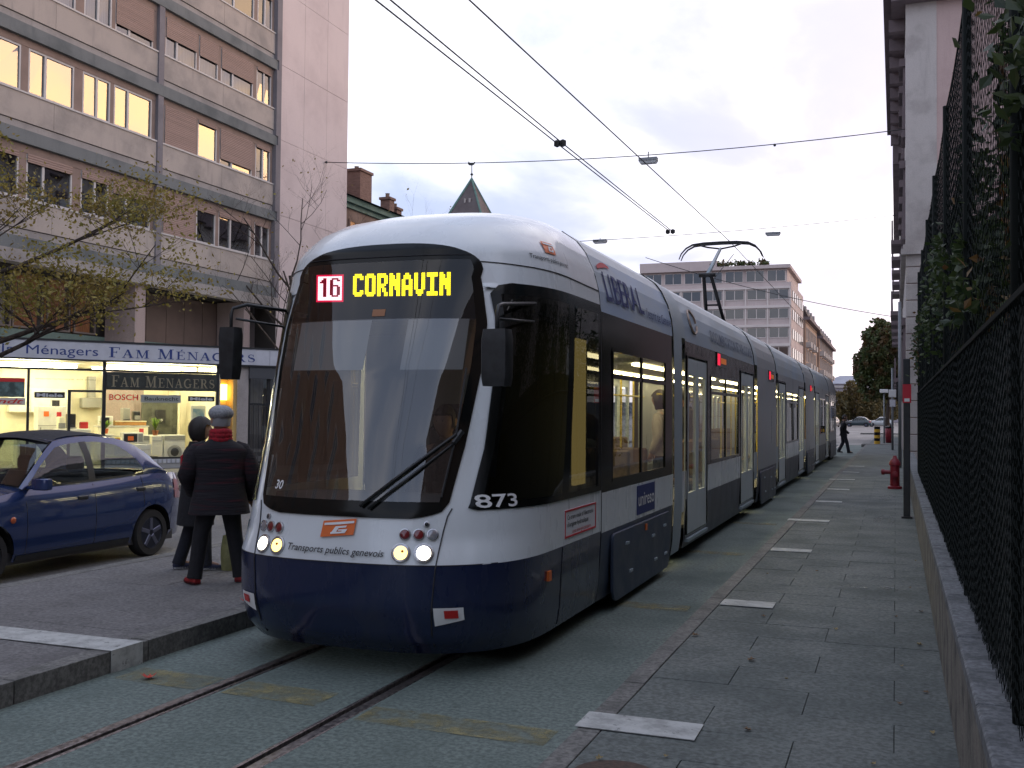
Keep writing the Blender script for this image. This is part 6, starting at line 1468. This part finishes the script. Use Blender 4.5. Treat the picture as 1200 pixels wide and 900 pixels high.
# ------------------------------------------------------------------ classical building at the right
M_STONE = weather('quoin_stone', (.48, .44, .415), .85, grime=(.25, .22, .21), amount=.5, scale=1.2, bump=.2, fine=40)
M_PINKP = weather('pink_plaster', (.50, .37, .345), .88, grime=(.30, .21, .20), amount=.4, scale=.6, bump=.15, fine=40, var=.06)
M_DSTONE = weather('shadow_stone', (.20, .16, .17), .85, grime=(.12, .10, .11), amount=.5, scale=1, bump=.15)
rb = tag(empty('corner_house', (3, 40, 0)), 'tall pale classical house with quoins and deep cornice behind the fence', 'building')
mb = MB(); mb.box(.33, 12, 34.03, 50.9, 0, 14.6); mb.build('wall', M_PINKP, rb)
k = 0; z = .1
while z < 6.6:
    h = .52; mb = MB(); w = 1.19 if k % 2 else .98; mb.box(.30, .30 + w, 33.98, 34.6, z + .012, z + h - .012); mb.build('quoin_block', M_STONE, rb, bevel=.015); z += h; k += 1
mb = MB(); mb.box(.305, 1.20, 34.0, 34.55, 7.05, 14.6); mb.build('corner_pilaster', M_STONE, rb)
mb = MB(); mb.box(.31, .325, 34.55, 50.8, .2, 14.6); mb.build('street_face', M_STONE, rb)
mb = MB(); mb.box(.16, 12, 33.86, 51.0, 6.72, 6.9); mb.box(.22, 12, 33.92, 51.0, 6.9, 7.04); mb.build('string_course', M_STONE, rb)
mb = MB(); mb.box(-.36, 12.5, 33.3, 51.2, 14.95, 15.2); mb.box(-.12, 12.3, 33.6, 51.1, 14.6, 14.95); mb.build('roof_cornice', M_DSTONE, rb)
for i in range(9):
    y = 35.2 + i * 1.85; mb = MB(); mb.box(-.2, .3, y, y + .3, 14.2, 14.6); mb.build('cornice_bracket', M_DSTONE, rb)
for zr_ in (2.6, 7.8, 11.2):
    for i in range(5):
        y = 36.2 + i * 3.0
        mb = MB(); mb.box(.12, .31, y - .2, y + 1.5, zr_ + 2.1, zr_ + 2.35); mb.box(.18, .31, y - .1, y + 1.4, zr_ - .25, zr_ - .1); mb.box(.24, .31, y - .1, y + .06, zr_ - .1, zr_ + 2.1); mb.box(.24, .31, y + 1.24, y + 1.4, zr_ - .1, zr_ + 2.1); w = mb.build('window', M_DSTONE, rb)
        mb = MB(); mb.quad((.308, y + .06, zr_ - .1), (.308, y + 1.24, zr_ - .1), (.308, y + 1.24, zr_ + 2.1), (.308, y + .06, zr_ + 2.1)); mb.build('pane', G_WIN, w)
rb2 = tag(empty('balcony_house', (3, 65, 0)), 'second pale house with stone balconies further along the right side', 'building')
mb = MB(); mb.box(.28, 12, 51.3, 80, 0, 14.6); mb.build('wall', M_STONE, rb2)
mb = MB(); mb.box(-.12, 12, 51.3, 80, 13.6, 15.0); mb.build('roof_cornice', M_DSTONE, rb2)
for zr_, pr in ((9.9, .34), (6.5, .36), (3.3, .22)):
    for i in range(5):
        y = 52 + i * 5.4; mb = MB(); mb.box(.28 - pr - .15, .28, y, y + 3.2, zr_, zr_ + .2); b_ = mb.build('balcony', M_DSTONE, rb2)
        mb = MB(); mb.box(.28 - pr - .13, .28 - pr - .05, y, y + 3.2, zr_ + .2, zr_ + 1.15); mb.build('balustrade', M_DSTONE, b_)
        mb = MB(); mb.box(.22, .279, y + .8, y + 2.2, zr_ + .2, zr_ + 2.5); mb.build('window', M_TBLACK, rb2)

gh = tag(empty('garden_house', (6, 20, 0)), 'plain plastered house behind the creeper with a pale blue window', 'building')
mb = MB(); mb.box(3.05, 12, 5, 31.5, 0, 9.5); mb.build('wall', M_STONE, gh)
for i in range(7):
    for zz in (1.6, 4.6, 7.0):
        y = 7 + i * 3.4; mb = MB(); mb.box(3.0, 3.049, y - .1, y + 1.4, zz - .1, zz + 1.8); w = mb.build('window', M_WFRAME, gh); mb = MB(); mb.box(2.985, 2.999, y, y + 1.3, zz, zz + 1.7); mb.build('pane', mat('house_pane_blue', (.12, .20, .24), .15), w)

# ================================================================== trees
def tree(name, label, base, height, spread, seed, bark, leafm=None, nleaf=0, lsize=.06, levels=4, trunk_r=.11, first=.3, crown=None, droop=0.0, leaf_pred=None, cat='tree', group=None):
    rg = random.Random(seed); root = tag(empty(name, base), label, cat, group); base = Vector(base)
    segs = []; tips = []
    def grow(p, d, l, r, lev):
        n = 4 if lev < 2 else 3; pts = [p]; rad = [r]
        for k in range(n):
            d = (d + Vector((rg.uniform(-.16, .16), rg.uniform(-.16, .16), rg.uniform(-.06, .12) - droop * lev * .05))).normalized(); p = p + d * l / n; pts.append(p); rad.append(r * (1 - .5 * (k + 1) / n))
        segs.append((lev, pts, rad))
        if lev >= levels: tips.extend(pts[1:]); return
        if lev >= 2: tips.append(pts[-1])
        nb = rg.randint(3, 5) if lev else rg.randint(6, 8)
        for b in range(nb):
            f = rg.uniform(first if lev == 0 else .25, 1.0); i = min(n - 1, int(f * n)); q = pts[i].lerp(pts[i + 1], f * n - i)
            a = rg.uniform(0, 6.283); el = rg.uniform(.25, .95) if lev == 0 else rg.uniform(.1, .8)
            side = Vector((math.cos(a), math.sin(a), 0)); nd = (d * (1 - spread * el) + side * spread + Vector((0, 0, .15))).normalized()
            grow(q, nd, l * rg.uniform(.45, .68), rad[i] * rg.uniform(.42, .6), lev + 1)
    grow(base, Vector((0, 0, 1)), height * .55, trunk_r, 0)
    for nm, sel in (('trunk', lambda L_: L_ == 0), ('limb', lambda L_: L_ == 1), ('twigs', lambda L_: L_ >= 2)):
        if nm == 'limb':
            for L_, p, r in segs:
                if L_ == 1: mb = MB(); mb.tube(p, r, 6); mb.build('limb', bark, root, smooth=True)
            continue
        mb = MB()
        for L_, p, r in segs:
            if sel(L_): mb.tube(p, r, 8 if nm == 'trunk' else 4, caps=False)
        o = mb.build(nm, bark, root, smooth=True)
        if nm == 'twigs': o['kind'] = 'stuff'
    if leafm and nleaf:
        pts = []
        while len(pts) < nleaf:
            if crown:
                cc_, cr_ = crown; q = Vector((rg.uniform(-1, 1), rg.uniform(-1, 1), rg.uniform(-1, 1)))
                edge = 1 + .30 * mn.noise(Vector((q.x * 1.6 + seed, q.y * 1.6, q.z * 1.6)))
                if q.length > edge or mn.noise(Vector((q.x * 3.2, q.y * 3.2 + seed, q.z * 3.2))) < -.10 or (q.length < .45 and rg.random() < .7): continue
                p = Vector((cc_[0] + q.x * cr_[0], cc_[1] + q.y * cr_[1], cc_[2] + q.z * cr_[2]))
            else: t = rg.choice(tips); p = t + Vector((rg.gauss(0, .16), rg.gauss(0, .16), rg.gauss(0, .12)))
            if leaf_pred and not leaf_pred(p, rg): continue
            pts.append(p)
        tag(leaf_cloud(pts, lsize, rg).build('crown', leafm, root), kind='stuff')
    return root
M_BARK = mat('bark', (.055, .042, .035), .95, var=.4, scale=18, stretch=(1, 1, .2), bump=.4)
LM_YEL = leafmat('yellowing_leaf', (.20, .19, .04), (.33, .26, .055), (.24, .17, .04))
LM_DK = leafmat('dark_tree_leaf', (.05, .085, .03), (.11, .125, .04), (.12, .075, .03))
LM_BUSH = leafmat('autumn_bush_leaf', (.16, .13, .05), (.24, .18, .07), (.14, .13, .07))
tree('street_tree', 'half-bare street tree with yellowing leaves in front of the apartment block', (-13.2, 11.2, .0), 7.6, .85, 5, M_BARK, LM_YEL, 13000, .036, 5, .12, .30)
tree('bare_tree', 'bare thin-branched tree against the blank pink end wall', (-19.2, 30.7, .12), 11.5, .66, 21, M_BARK, LM_YEL, 160, .06, 5, .11, .30)
tree('round_tree', 'dense dark round-crowned tree beyond the right-hand houses', (-.6, 84, 0), 9.5, .60, 9, M_BARK, LM_DK, 16000, .17, 4, .2, .40, crown=((-.6, 84, 6.0), (2.5, 2.5, 3.2)))
for i, (x, y, h, sd_, lab) in enumerate(((-10.4, 200, 7.6, 3, 'yellow-green bush at the far left of the junction bushes'), (-7.4, 202, 10.2, 4, 'tallest ochre bush in the middle of the junction'), (-4.4, 199, 8.2, 5, 'ochre bush right of the tallest one at the junction'), (-1.5, 201, 8.8, 6, 'brownish bush beside the dark tree at the junction'))):
    tree('autumn_bush', lab, (x, y, 0), h, 1.0, sd_, M_BARK, LM_BUSH, 3500, .28, 3, .08, .02, crown=((x, y, h * .38), (2.5, 2.0, h * .42)), cat='bush', group='autumn bushes at the junction')

# ================================================================== background buildings
def win_grid(parent, O, u, n, cols, rows_, cw, rh, ww, wh_, fm, pm, proud=.04, lower=None, skip=None):
    """windows on a wall: O lower-left corner, u along, n outward"""
    O, u, n = Vector(O), Vector(u).normalized(), Vector(n).normalized(); up = Vector((0, 0, 1)); t = .09
    M_ = Matrix(((u.x, n.x, 0, 0), (u.y, n.y, 0, 0), (u.z, n.z, 1, 0), (0, 0, 0, 1)))
    for r_ in range(rows_):
        for c in range(cols):
            if skip and skip(c, r_): continue
            o = O + u * (c * cw + (cw - ww) / 2) + up * (r_ * rh + (rh - wh_) / 2); Mm = Matrix.Translation(o) @ M_
            mb = MB()
            for a, b, e, f in ((0, ww, 0, t), (0, ww, wh_ - t, wh_), (0, t, t, wh_ - t), (ww - t, ww, t, wh_ - t), (ww * .5 - t / 2, ww * .5 + t / 2, t, wh_ - t)): mb.tbox(Mm, a, b, .0, proud + .03, e, f)
            w = mb.build('window', fm, parent)
            mb = MB(); mb.quad(*[Mm @ Vector(q) for q in ((t, proud, t), (ww - t, proud, t), (ww - t, proud, wh_ - t), (t, proud, wh_ - t))]); mb.build('pane', pm, w)
G_FAR = glass('far_window_glass', (.10, .12, .14), .03, 1.9)
M_BROWN = weather('brown_stone', (.26, .18, .14), .9, grime=(.10, .07, .055), amount=.5, scale=.7, bump=.15)
M_TILE = weather('dark_roof_tile', (.075, .05, .045), .85, grime=(.05, .06, .05), amount=.5, scale=.7, streak=False, bump=.2)
M_COPPER = weather('copper_green', (.10, .19, .16), .7, grime=(.05, .09, .08), amount=.5, scale=2, bump=.1)
oldb = tag(empty('old_house', (-24, 42, 0)), 'brown old house with chimneys between the apartment block and the tram roof', 'building')
mb = MB(); mb.box(-32, -21.7, 37.0, 52, 0, 10.4); mb.build('wall', M_BROWN, oldb)
mb = MB(); mb.box(-32, -21.45, 36.9, 52.2, 10.5, 10.75); mb.box(-32, -21.6, 36.95, 52.1, 10.3, 10.5); mb.build('cornice', M_COPPER, oldb)
mb = MB(); mb.add([(-32.2, 36.9, 10.75), (-21.3, 36.9, 10.75), (-21.3, 52.2, 10.75), (-32.2, 52.2, 10.75), (-26.8, 39.5, 12.7), (-26.8, 49.5, 12.7)], [(0, 1, 4), (1, 2, 5, 4), (2, 3, 5), (3, 0, 4, 5)]); mb.build('roof', M_TILE, oldb)
win_grid(oldb, (-21.7, 37.3, 7.4), (0, 1, 0), (1, 0, 0), 5, 1, 2.4, 3.0, 1.1, 1.9, M_BROWN, mat('lit_old_pane', (.3, .14, .05), .4, emit=(1, .4, .12), estr=.12))
for x0, x1, y0, y1, z0, z1, nm in ((-23.9, -22.9, 41.1, 42.2, 10.7, 12.7, 'chimney'), (-23.6, -23.1, 44.4, 44.9, 10.7, 12.05, 'chimney'), (-23.6, -23.1, 45.2, 45.7, 10.7, 11.7, 'chimney')):
    mb = MB(); mb.box(x0, x1, y0, y1, z0, z1); mb.box(x0 - .06, x1 + .06, y0 - .06, y1 + .06, z1, z1 + .12); c_ = mb.build(nm, mat('chimney_brick', (.24, .15, .12), .9, col2=(.17, .105, .085), scale=9, stretch=(.5, .5, 2)), oldb)
    mb = MB(); mb.lathe([(.1, 0), (.1, .2), (.12, .22)], ((x0 + x1) / 2, (y0 + y1) / 2, z1 + .12), 10); mb.build('chimney_pot', M_BROWN, c_)
# steeple
stp = tag(empty('church_steeple', (-46.5, 110, 0)), 'pointed slate steeple with green copper edges and a weathercock', 'tower')
cx, cy = -46.5, 110; M_SLATE = weather('steeple_slate', (.10, .08, .08), .8, grime=(.07, .055, .055), amount=.4, scale=1, bump=.2)
mb = MB(); mb.box(cx - 2.0, cx + 2.0, cy - 2.0, cy + 2.0, 0, 24.0); mb.build('tower_wall', M_BROWN, stp)
q = [(cx - 2.3, cy - 2.3, 23.9), (cx + 2.3, cy - 2.3, 23.9), (cx + 2.3, cy + 2.3, 23.9), (cx - 2.3, cy + 2.3, 23.9)]; ap = (cx, cy, 29.0)
mb = MB(); mb.add(q + [ap], [(0, 1, 4), (1, 2, 4), (2, 3, 4), (3, 0, 4)]); rf = mb.build('spire', M_SLATE, stp)
for c in q: mb = MB(); mb.tube([c, ap], .13, 6); mb.build('spire_edge', M_COPPER, rf)
for dx in (-.35, .25): mb = MB(); mb.box(cx + dx, cx + dx + .2, cy - 1.45, cy - 1.1, 25.9, 26.4); mb.build('spire_window', M_CURTL, rf)
mb = MB(); mb.tube([(cx, cy, 28.8), (cx, cy, 30.6)], .06, 6); mb.lathe([(.01, -.22), (.2, 0), (.01, .22)], (cx, cy, 29.5), 12); mb.build('finial', M_BLACKM, stp, smooth=True)
mb = MB(); mb.prism([(cx - .5, cy, 30.75), (cx - .35, cy, 30.6), (cx, cy, 30.55), (cx + .3, cy, 30.65), (cx + .42, cy, 31.0), (cx + .3, cy, 30.95), (cx + .1, cy, 30.8), (cx - .2, cy, 30.85), (cx - .45, cy, 31.1)], (0, .05, 0)); mb.build('weathercock', M_BLACKM, stp)
# office block across the street
off = tag(empty('office_block', (-25, 158, 0)), 'pinkish grey office block with gridded windows behind the pantograph', 'building')
M_OFF = weather('office_wall', (.52, .43, .405), .85, grime=(.30, .25, .25), amount=.4, scale=.3, bump=.05); M_OFFL = weather('office_rib', (.64, .56, .52), .8, grime=(.38, .33, .33), amount=.3, scale=.4, bump=.05)
mb = MB(); mb.box(-36, -13.9, 150, 170, 0, 20.6); mb.build('wall', M_OFF, off)
mb = MB(); mb.box(-35.8, -14.6, 151.2, 169, 20.6, 22.7); mb.build('top_storey', M_OFF, off)
mb = MB(); mb.box(-36, -24.5, 150.3, 169.5, 22.7, 24.1); mb.build('roof_parapet', M_OFF, off); mb = MB(); mb.box(-24.5, -14.1, 150.3, 169.5, 22.7, 23.2); mb.build('roof_parapet', M_OFF, off)
win_grid(off, (-35.6, 151.2, 20.7), (1, 0, 0), (0, -1, 0), 7, 1, 3.0, 2.0, 2.6, 1.7, M_OFFL, G_FAR, .05)
CW = 3.12; rowz = [6.2, 8.95, 11.7, 14.45, 17.2]
for r_, z0 in enumerate(rowz):
    mb = MB(); mb.box(-36, -14.0, 149.7, 150.0, z0 - .28, z0 + .1); mb.build('floor_band', M_OFFL, off)
    win_grid(off, (-35.9, 150, z0 + .9), (1, 0, 0), (0, -1, 0), 7, 1, CW, 1.55, 2.75, 1.5, M_OFFL, G_FAR, .06)
    for c in range(8): mb = MB(); mb.box(-36 + c * CW, -36 + c * CW + .22, 149.78, 149.99, z0 + .1, z0 + 2.47); mb.build('wall_rib', M_OFFL, off)
mb = MB(); mb.box(-36, -14.0, 149.7, 150.0, 19.67, 20.0); mb.build('floor_band', M_OFFL, off)
for i, (x, w) in enumerate(((-23.8, 1.7), (-20.8, 2.6), (-17.8, .7))): 
    pts = [(x + rnd.gauss(0, w * .4), 150.9 + rnd.gauss(0, .3), 23.35 + abs(rnd.gauss(0, .3))) for _ in range(240)]
    tag(leaf_cloud(pts, .25, random.Random(i)).build('roof_plant', LM_DK, off), kind='stuff')
for i in range(6): 
    for z0 in rowz: mb = MB(); mb.box(-13.9, -13.82, 151.5 + i * 3.1, 153.2 + i * 3.1, z0 + .9, z0 + 2.3); mb.build('side_window', M_TBLACK, off)
# older terraces beyond
M_OCHRE = weather('ochre_stone', (.40, .27, .20), .88, grime=(.24, .16, .12), amount=.5, scale=.4, bump=.1)
for nm, lab, y0, y1, h, x1 in (('terrace_house', 'ochre stone terrace with mansard roof beyond the office block', 171, 196, 17.0, -13.6), ('terrace_house', 'farther ochre terrace with balconies at the end of the row', 197, 240, 15.8, -13.2)):
    tr_ = tag(empty(nm, (x1 - 4, y0, 0)), lab, 'building', None)
    mb = MB(); mb.box(x1 - 10, x1, y0, y1, 0, h); mb.build('wall', M_OCHRE, tr_)
    mb = MB(); mb.box(x1 - 10, x1 + .7, y0, y1, h, h + .5); mb.build('cornice', M_DSTONE, tr_)
    mb = MB(); mb.prism([(x1 + .4, y0, h + .5), (x1 - .9, y0, h + 3.1), (x1 - 6, y0, h + 3.8), (x1 - 10, y0, h + .5)], (0, y1 - y0, 0)); mb.build('roof', M_TILE, tr_)
    win_grid(tr_, (x1, y0 + .5, 2.6), (0, 1, 0), (1, 0, 0), int((y1 - y0) / 3.2), 4, 3.2, 3.5, 1.3, 2.1, M_STONE, G_FAR, .05)
    for k in range(3):
        for i in range(int((y1 - y0) / 6.4)): mb = MB(); mb.box(x1, x1 + .8, y0 + 1 + i * 6.4, y0 + 4 + i * 6.4, 5.6 + k * 3.5, 6.5 + k * 3.5); mb.build('balcony', M_STONE, tr_)
    for i in range(int((y1 - y0) / 6)): mb = MB(); mb.box(x1 - 1.6, x1 - .1, y0 + 2 + i * 6, y0 + 3.4 + i * 6, h + .6, h + 2.4); mb.build('dormer', M_STONE, tr_)
farb = tag(empty('far_mansion', (-7, 265, 0)), 'wide pale grey building closing the street in the distance', 'building')
M_FARW = weather('far_grey_wall', (.36, .33, .36), .9, grime=(.28, .26, .29), amount=.4, scale=.2, bump=.05)
mb = MB(); mb.box(-17, 6, 260, 275, 0, 9.2); mb.build('wall', M_FARW, farb); mb = MB(); mb.box(-17.4, 6.4, 259.5, 275, 8.2, 8.7); mb.build('cornice', M_STONE, farb)
mb = MB(); mb.add([(-17.4, 259.6, 9.2), (6.4, 259.6, 9.2), (6.4, 275, 9.2), (-17.4, 275, 9.2), (-13, 267, 11.4), (2, 267, 11.4)], [(0, 1, 5, 4), (1, 2, 5), (2, 3, 4, 5), (3, 0, 4)]); mb.build('roof', weather('far_roof', (.30, .31, .36), .8, amount=.3, scale=.2, bump=.05), farb)
win_grid(farb, (-16.5, 260, 3.6), (1, 0, 0), (0, -1, 0), 9, 1, 2.5, 3.6, 1.1, 2.0, M_STONE, G_FAR, .05)
mb = MB(); mb.grid([[(x, 640 + 40 * math.sin(x * .01), z) for x in range(-900, 901, 60)] for z in (-5, 8)]); tag(mb.build('hills', weather('hill_haze', (.16, .17, .22), .95, amount=.3, scale=.01, bump=0, streak=False)), kind='structure')
# houses behind the photographer (seen only as reflections)
for lab, y0, y1, m in (('brown house behind the photographer on the left side', -24, 11.5, M_BROWN), ('farther brown house behind the photographer past a gap', -90, -33, M_TILE)):
    hb = tag(empty('rear_house', (-24, y0, 0)), lab, 'building'); mb = MB(); mb.box(-33, -21.2, y0, y1, 0, 17); mb.build('wall', m, hb)
    win_grid(hb, (-21.2, y0 + .5, 3.0), (0, 1, 0), (1, 0, 0), int((y1 - y0) / 3.4), 4, 3.4, 3.2, 1.4, 1.9, M_STONE, G_FAR, .05)
hb = tag(empty('rear_house', (8, -20, 0)), 'brown house behind the photographer on the right side', 'building'); mb = MB(); mb.box(3.5, 14, -70, -3, 0, 15); mb.build('wall', M_BROWN, hb)

# ================================================================== overhead line and street lamps
def wire(name, lab, pts, r, cat='wire', parts=()):
    t_ = tag(empty(name, pts[0]), lab, cat); mb = MB(); mb.tube(pts, r, 5); mb.build('cable', M_WIRE, t_)
    for p in parts: mb = MB(); mb.lathe([(.01, -.05), (.045, -.03), (.045, .03), (.01, .05)], p, 8); mb.build('insulator', M_BLACKP, t_)
    return t_
wire('contact_wire', 'overhead contact wire above the tram leading to the pantograph', [(TC - .02, -4, 5.33), (TC - .02, 8, 5.33), (TC + .18, 21.7, 5.38), (TC, 60, 5.5)], .0085)
wire('feeder_wire', 'left strand of the paired overhead feeder wires', [(-4.28, -4, 5.3), (-4.22, 8, 5.3), (-4.2, 12.8, 5.3), (-4.17, 19.9, 5.32)], .0085, parts=[(-4.2, 12.83, 5.3), (-4.2, 19.87, 5.31)])
wire('feeder_wire', 'right strand of the paired overhead feeder wires', [(-4.06, -4, 5.3), (-4.1, 8, 5.3), (-4.13, 12.8, 5.3), (-4.12, 19.9, 5.32)], .0085, parts=[(-4.12, 12.83, 5.3), (-4.1, 19.87, 5.31)])
def sag(a, b, s_, n=16): a, b = Vector(a), Vector(b); return [a.lerp(b, i / n) - Vector((0, 0, s_ * 4 * (i / n) * (1 - i / n))) for i in range(n + 1)]
s1 = sag((-21, 34.8, 11.47), (.3, 35.2, 10.98), .42); wire('span_wire', 'thin span wire from the pink end wall across the street carrying a lamp', s1, .016, parts=[(-21 + .1, 34.8, 11.46), (-3.8, 35.1, 10.78)])
s2 = sag((-21.6, 48, 10.2), (.1, 60, 12.76), .25); wire('span_wire', 'lower span wire behind the pantograph carrying two lamps', s2, .018)
wire('span_wire', 'distant short span wire near the right-hand houses', sag((-21.5, 92, 16), (-.2, 96, 10.4), .5), .03)
def street_lamp(lab, p, L_, hang):
    t_ = tag(empty('hanging_lamp', p), lab, 'street lamp', 'lamps hung on the span wires'); p = Vector(p)
    mb = MB(); mb.grid([[p + Vector((x * L_ / 2, y * .16, z)) for x, y in ((-1, -.6), (-.9, -1), (.9, -1), (1, -.6), (1, .6), (.9, 1), (-.9, 1), (-1, .6))] for z in (.0, .10)], closed=True); mb.poly([p + Vector((x * L_ / 2, y * .16, .10)) for x, y in ((-1, -1), (1, -1), (1, 1), (-1, 1))]); mb.build('housing', mat('lamp_grey', (.22, .24, .26), .5), t_)
    mb = MB(); mb.grid([[p + Vector((x * L_ / 2 * e, y * .15 * e, z)) for x, y in ((-1, -1), (1, -1), (1, 1), (-1, 1))] for z, e in ((-.005, .97), (-.09, .8))], closed=True); mb.poly([p + Vector((x * L_ / 2 * .8, y * .12, -.09)) for x, y in ((-1, -1), (1, -1), (1, 1), (-1, 1))]); mb.build('diffuser', mat('lamp_diffuser', (.55, .58, .6), .3), t_)
    mb = MB(); mb.tube([p + Vector((0, 0, .1)), p + Vector((0, 0, hang))], .02, 6); mb.build('hanger', M_BLACKM, t_)
street_lamp('hanging street lamp on the upper span wire above the tram roof', (-8.1, 35.0, 10.55), .66, .33)
street_lamp('hanging street lamp left of the pantograph on the lower wire', (-14.6, 52.0, 10.75), .75, .2)
street_lamp('hanging street lamp right of the pantograph on the lower wire', (-6.2, 56.5, 11.45), .8, .3)
# ------------------------------------------------------------------ far street furniture
t_ = tag(empty('traffic_bollard', (-.95, 59.2, .16)), 'short yellow and black striped bollard on the traffic island', 'bollard')
for i in range(6):
    mb = MB(); mb.lathe([(.16, i * .16), (.16, (i + 1) * .16 - .002)], (-.95, 59.2, .16), 12); mb.build('stripe', mat('bollard_yellow', (.55, .32, .02), .5) if i % 2 == 0 else M_TBLACK, t_, smooth=True, auto=40)
def pole(lab, x, y, h, r, m, name='pole', head=None):
    t_ = tag(empty(name, (x, y, .1)), lab, 'pole'); mb = MB(); mb.tube([(x, y, .1), (x, y, h)], r, 8); mb.build('shaft', m, t_, smooth=True)
    if head:
        for nm, mm, b in head: mb = MB(); mb.box(*b); mb.build(nm, mm, t_, bevel=.02)
M_GPOLE = mat('green_pole', (.03, .055, .05), .5); M_GRPOLE = mat('grey_pole', (.20, .21, .22), .5, .5)
pole('grey mast with white street plates beside the traffic light', -.14, 50, 3.9, .05, M_GRPOLE, 'sign_mast', [('plate', M_TXTW, (-.30, .02, 49.9, 49.94, 2.55, 2.9)), ('plate', M_CLRL, (-.27, .0, 49.9, 49.94, 2.1, 2.45))])
pole('green traffic light post in front of the right-hand house', .17, 48, 3.3, .06, M_GPOLE, 'traffic_light', [('signal_head', M_TBLACK, (.02, .32, 47.8, 47.95, 2.35, 3.2)), ('signal_visor', M_TBLACK, (.06, .28, 47.62, 47.8, 2.95, 3.0))])
pole('small lantern on a short grey pole beyond the traffic light', -.62, 62, 3.2, .04, M_GRPOLE, 'lantern_pole', [('lantern', M_TXTW, (-.85, -.4, 61.8, 62.2, 3.0, 3.2))])
pole('grey drainpipe-like mast at the corner of the classical house', .12, 33.4, 5.2, .05, M_GRPOLE, 'corner_mast')
t_ = tag(empty('litter_bin', (-.35, 62.5, .1)), 'dark red litter bin behind the traffic island', 'bin')
mb = MB(); mb.lathe([(.2, 0), (.24, .8), (.2, .85)], (-.35, 62.5, .15), 12); mb.build('drum', M_HYD, t_, smooth=True); mb = MB(); mb.lathe([(.25, .0), (.26, .05), (.1, .12)], (-.35, 62.5, 1.0), 12); mb.build('lid', M_TBLACK, t_, smooth=True)
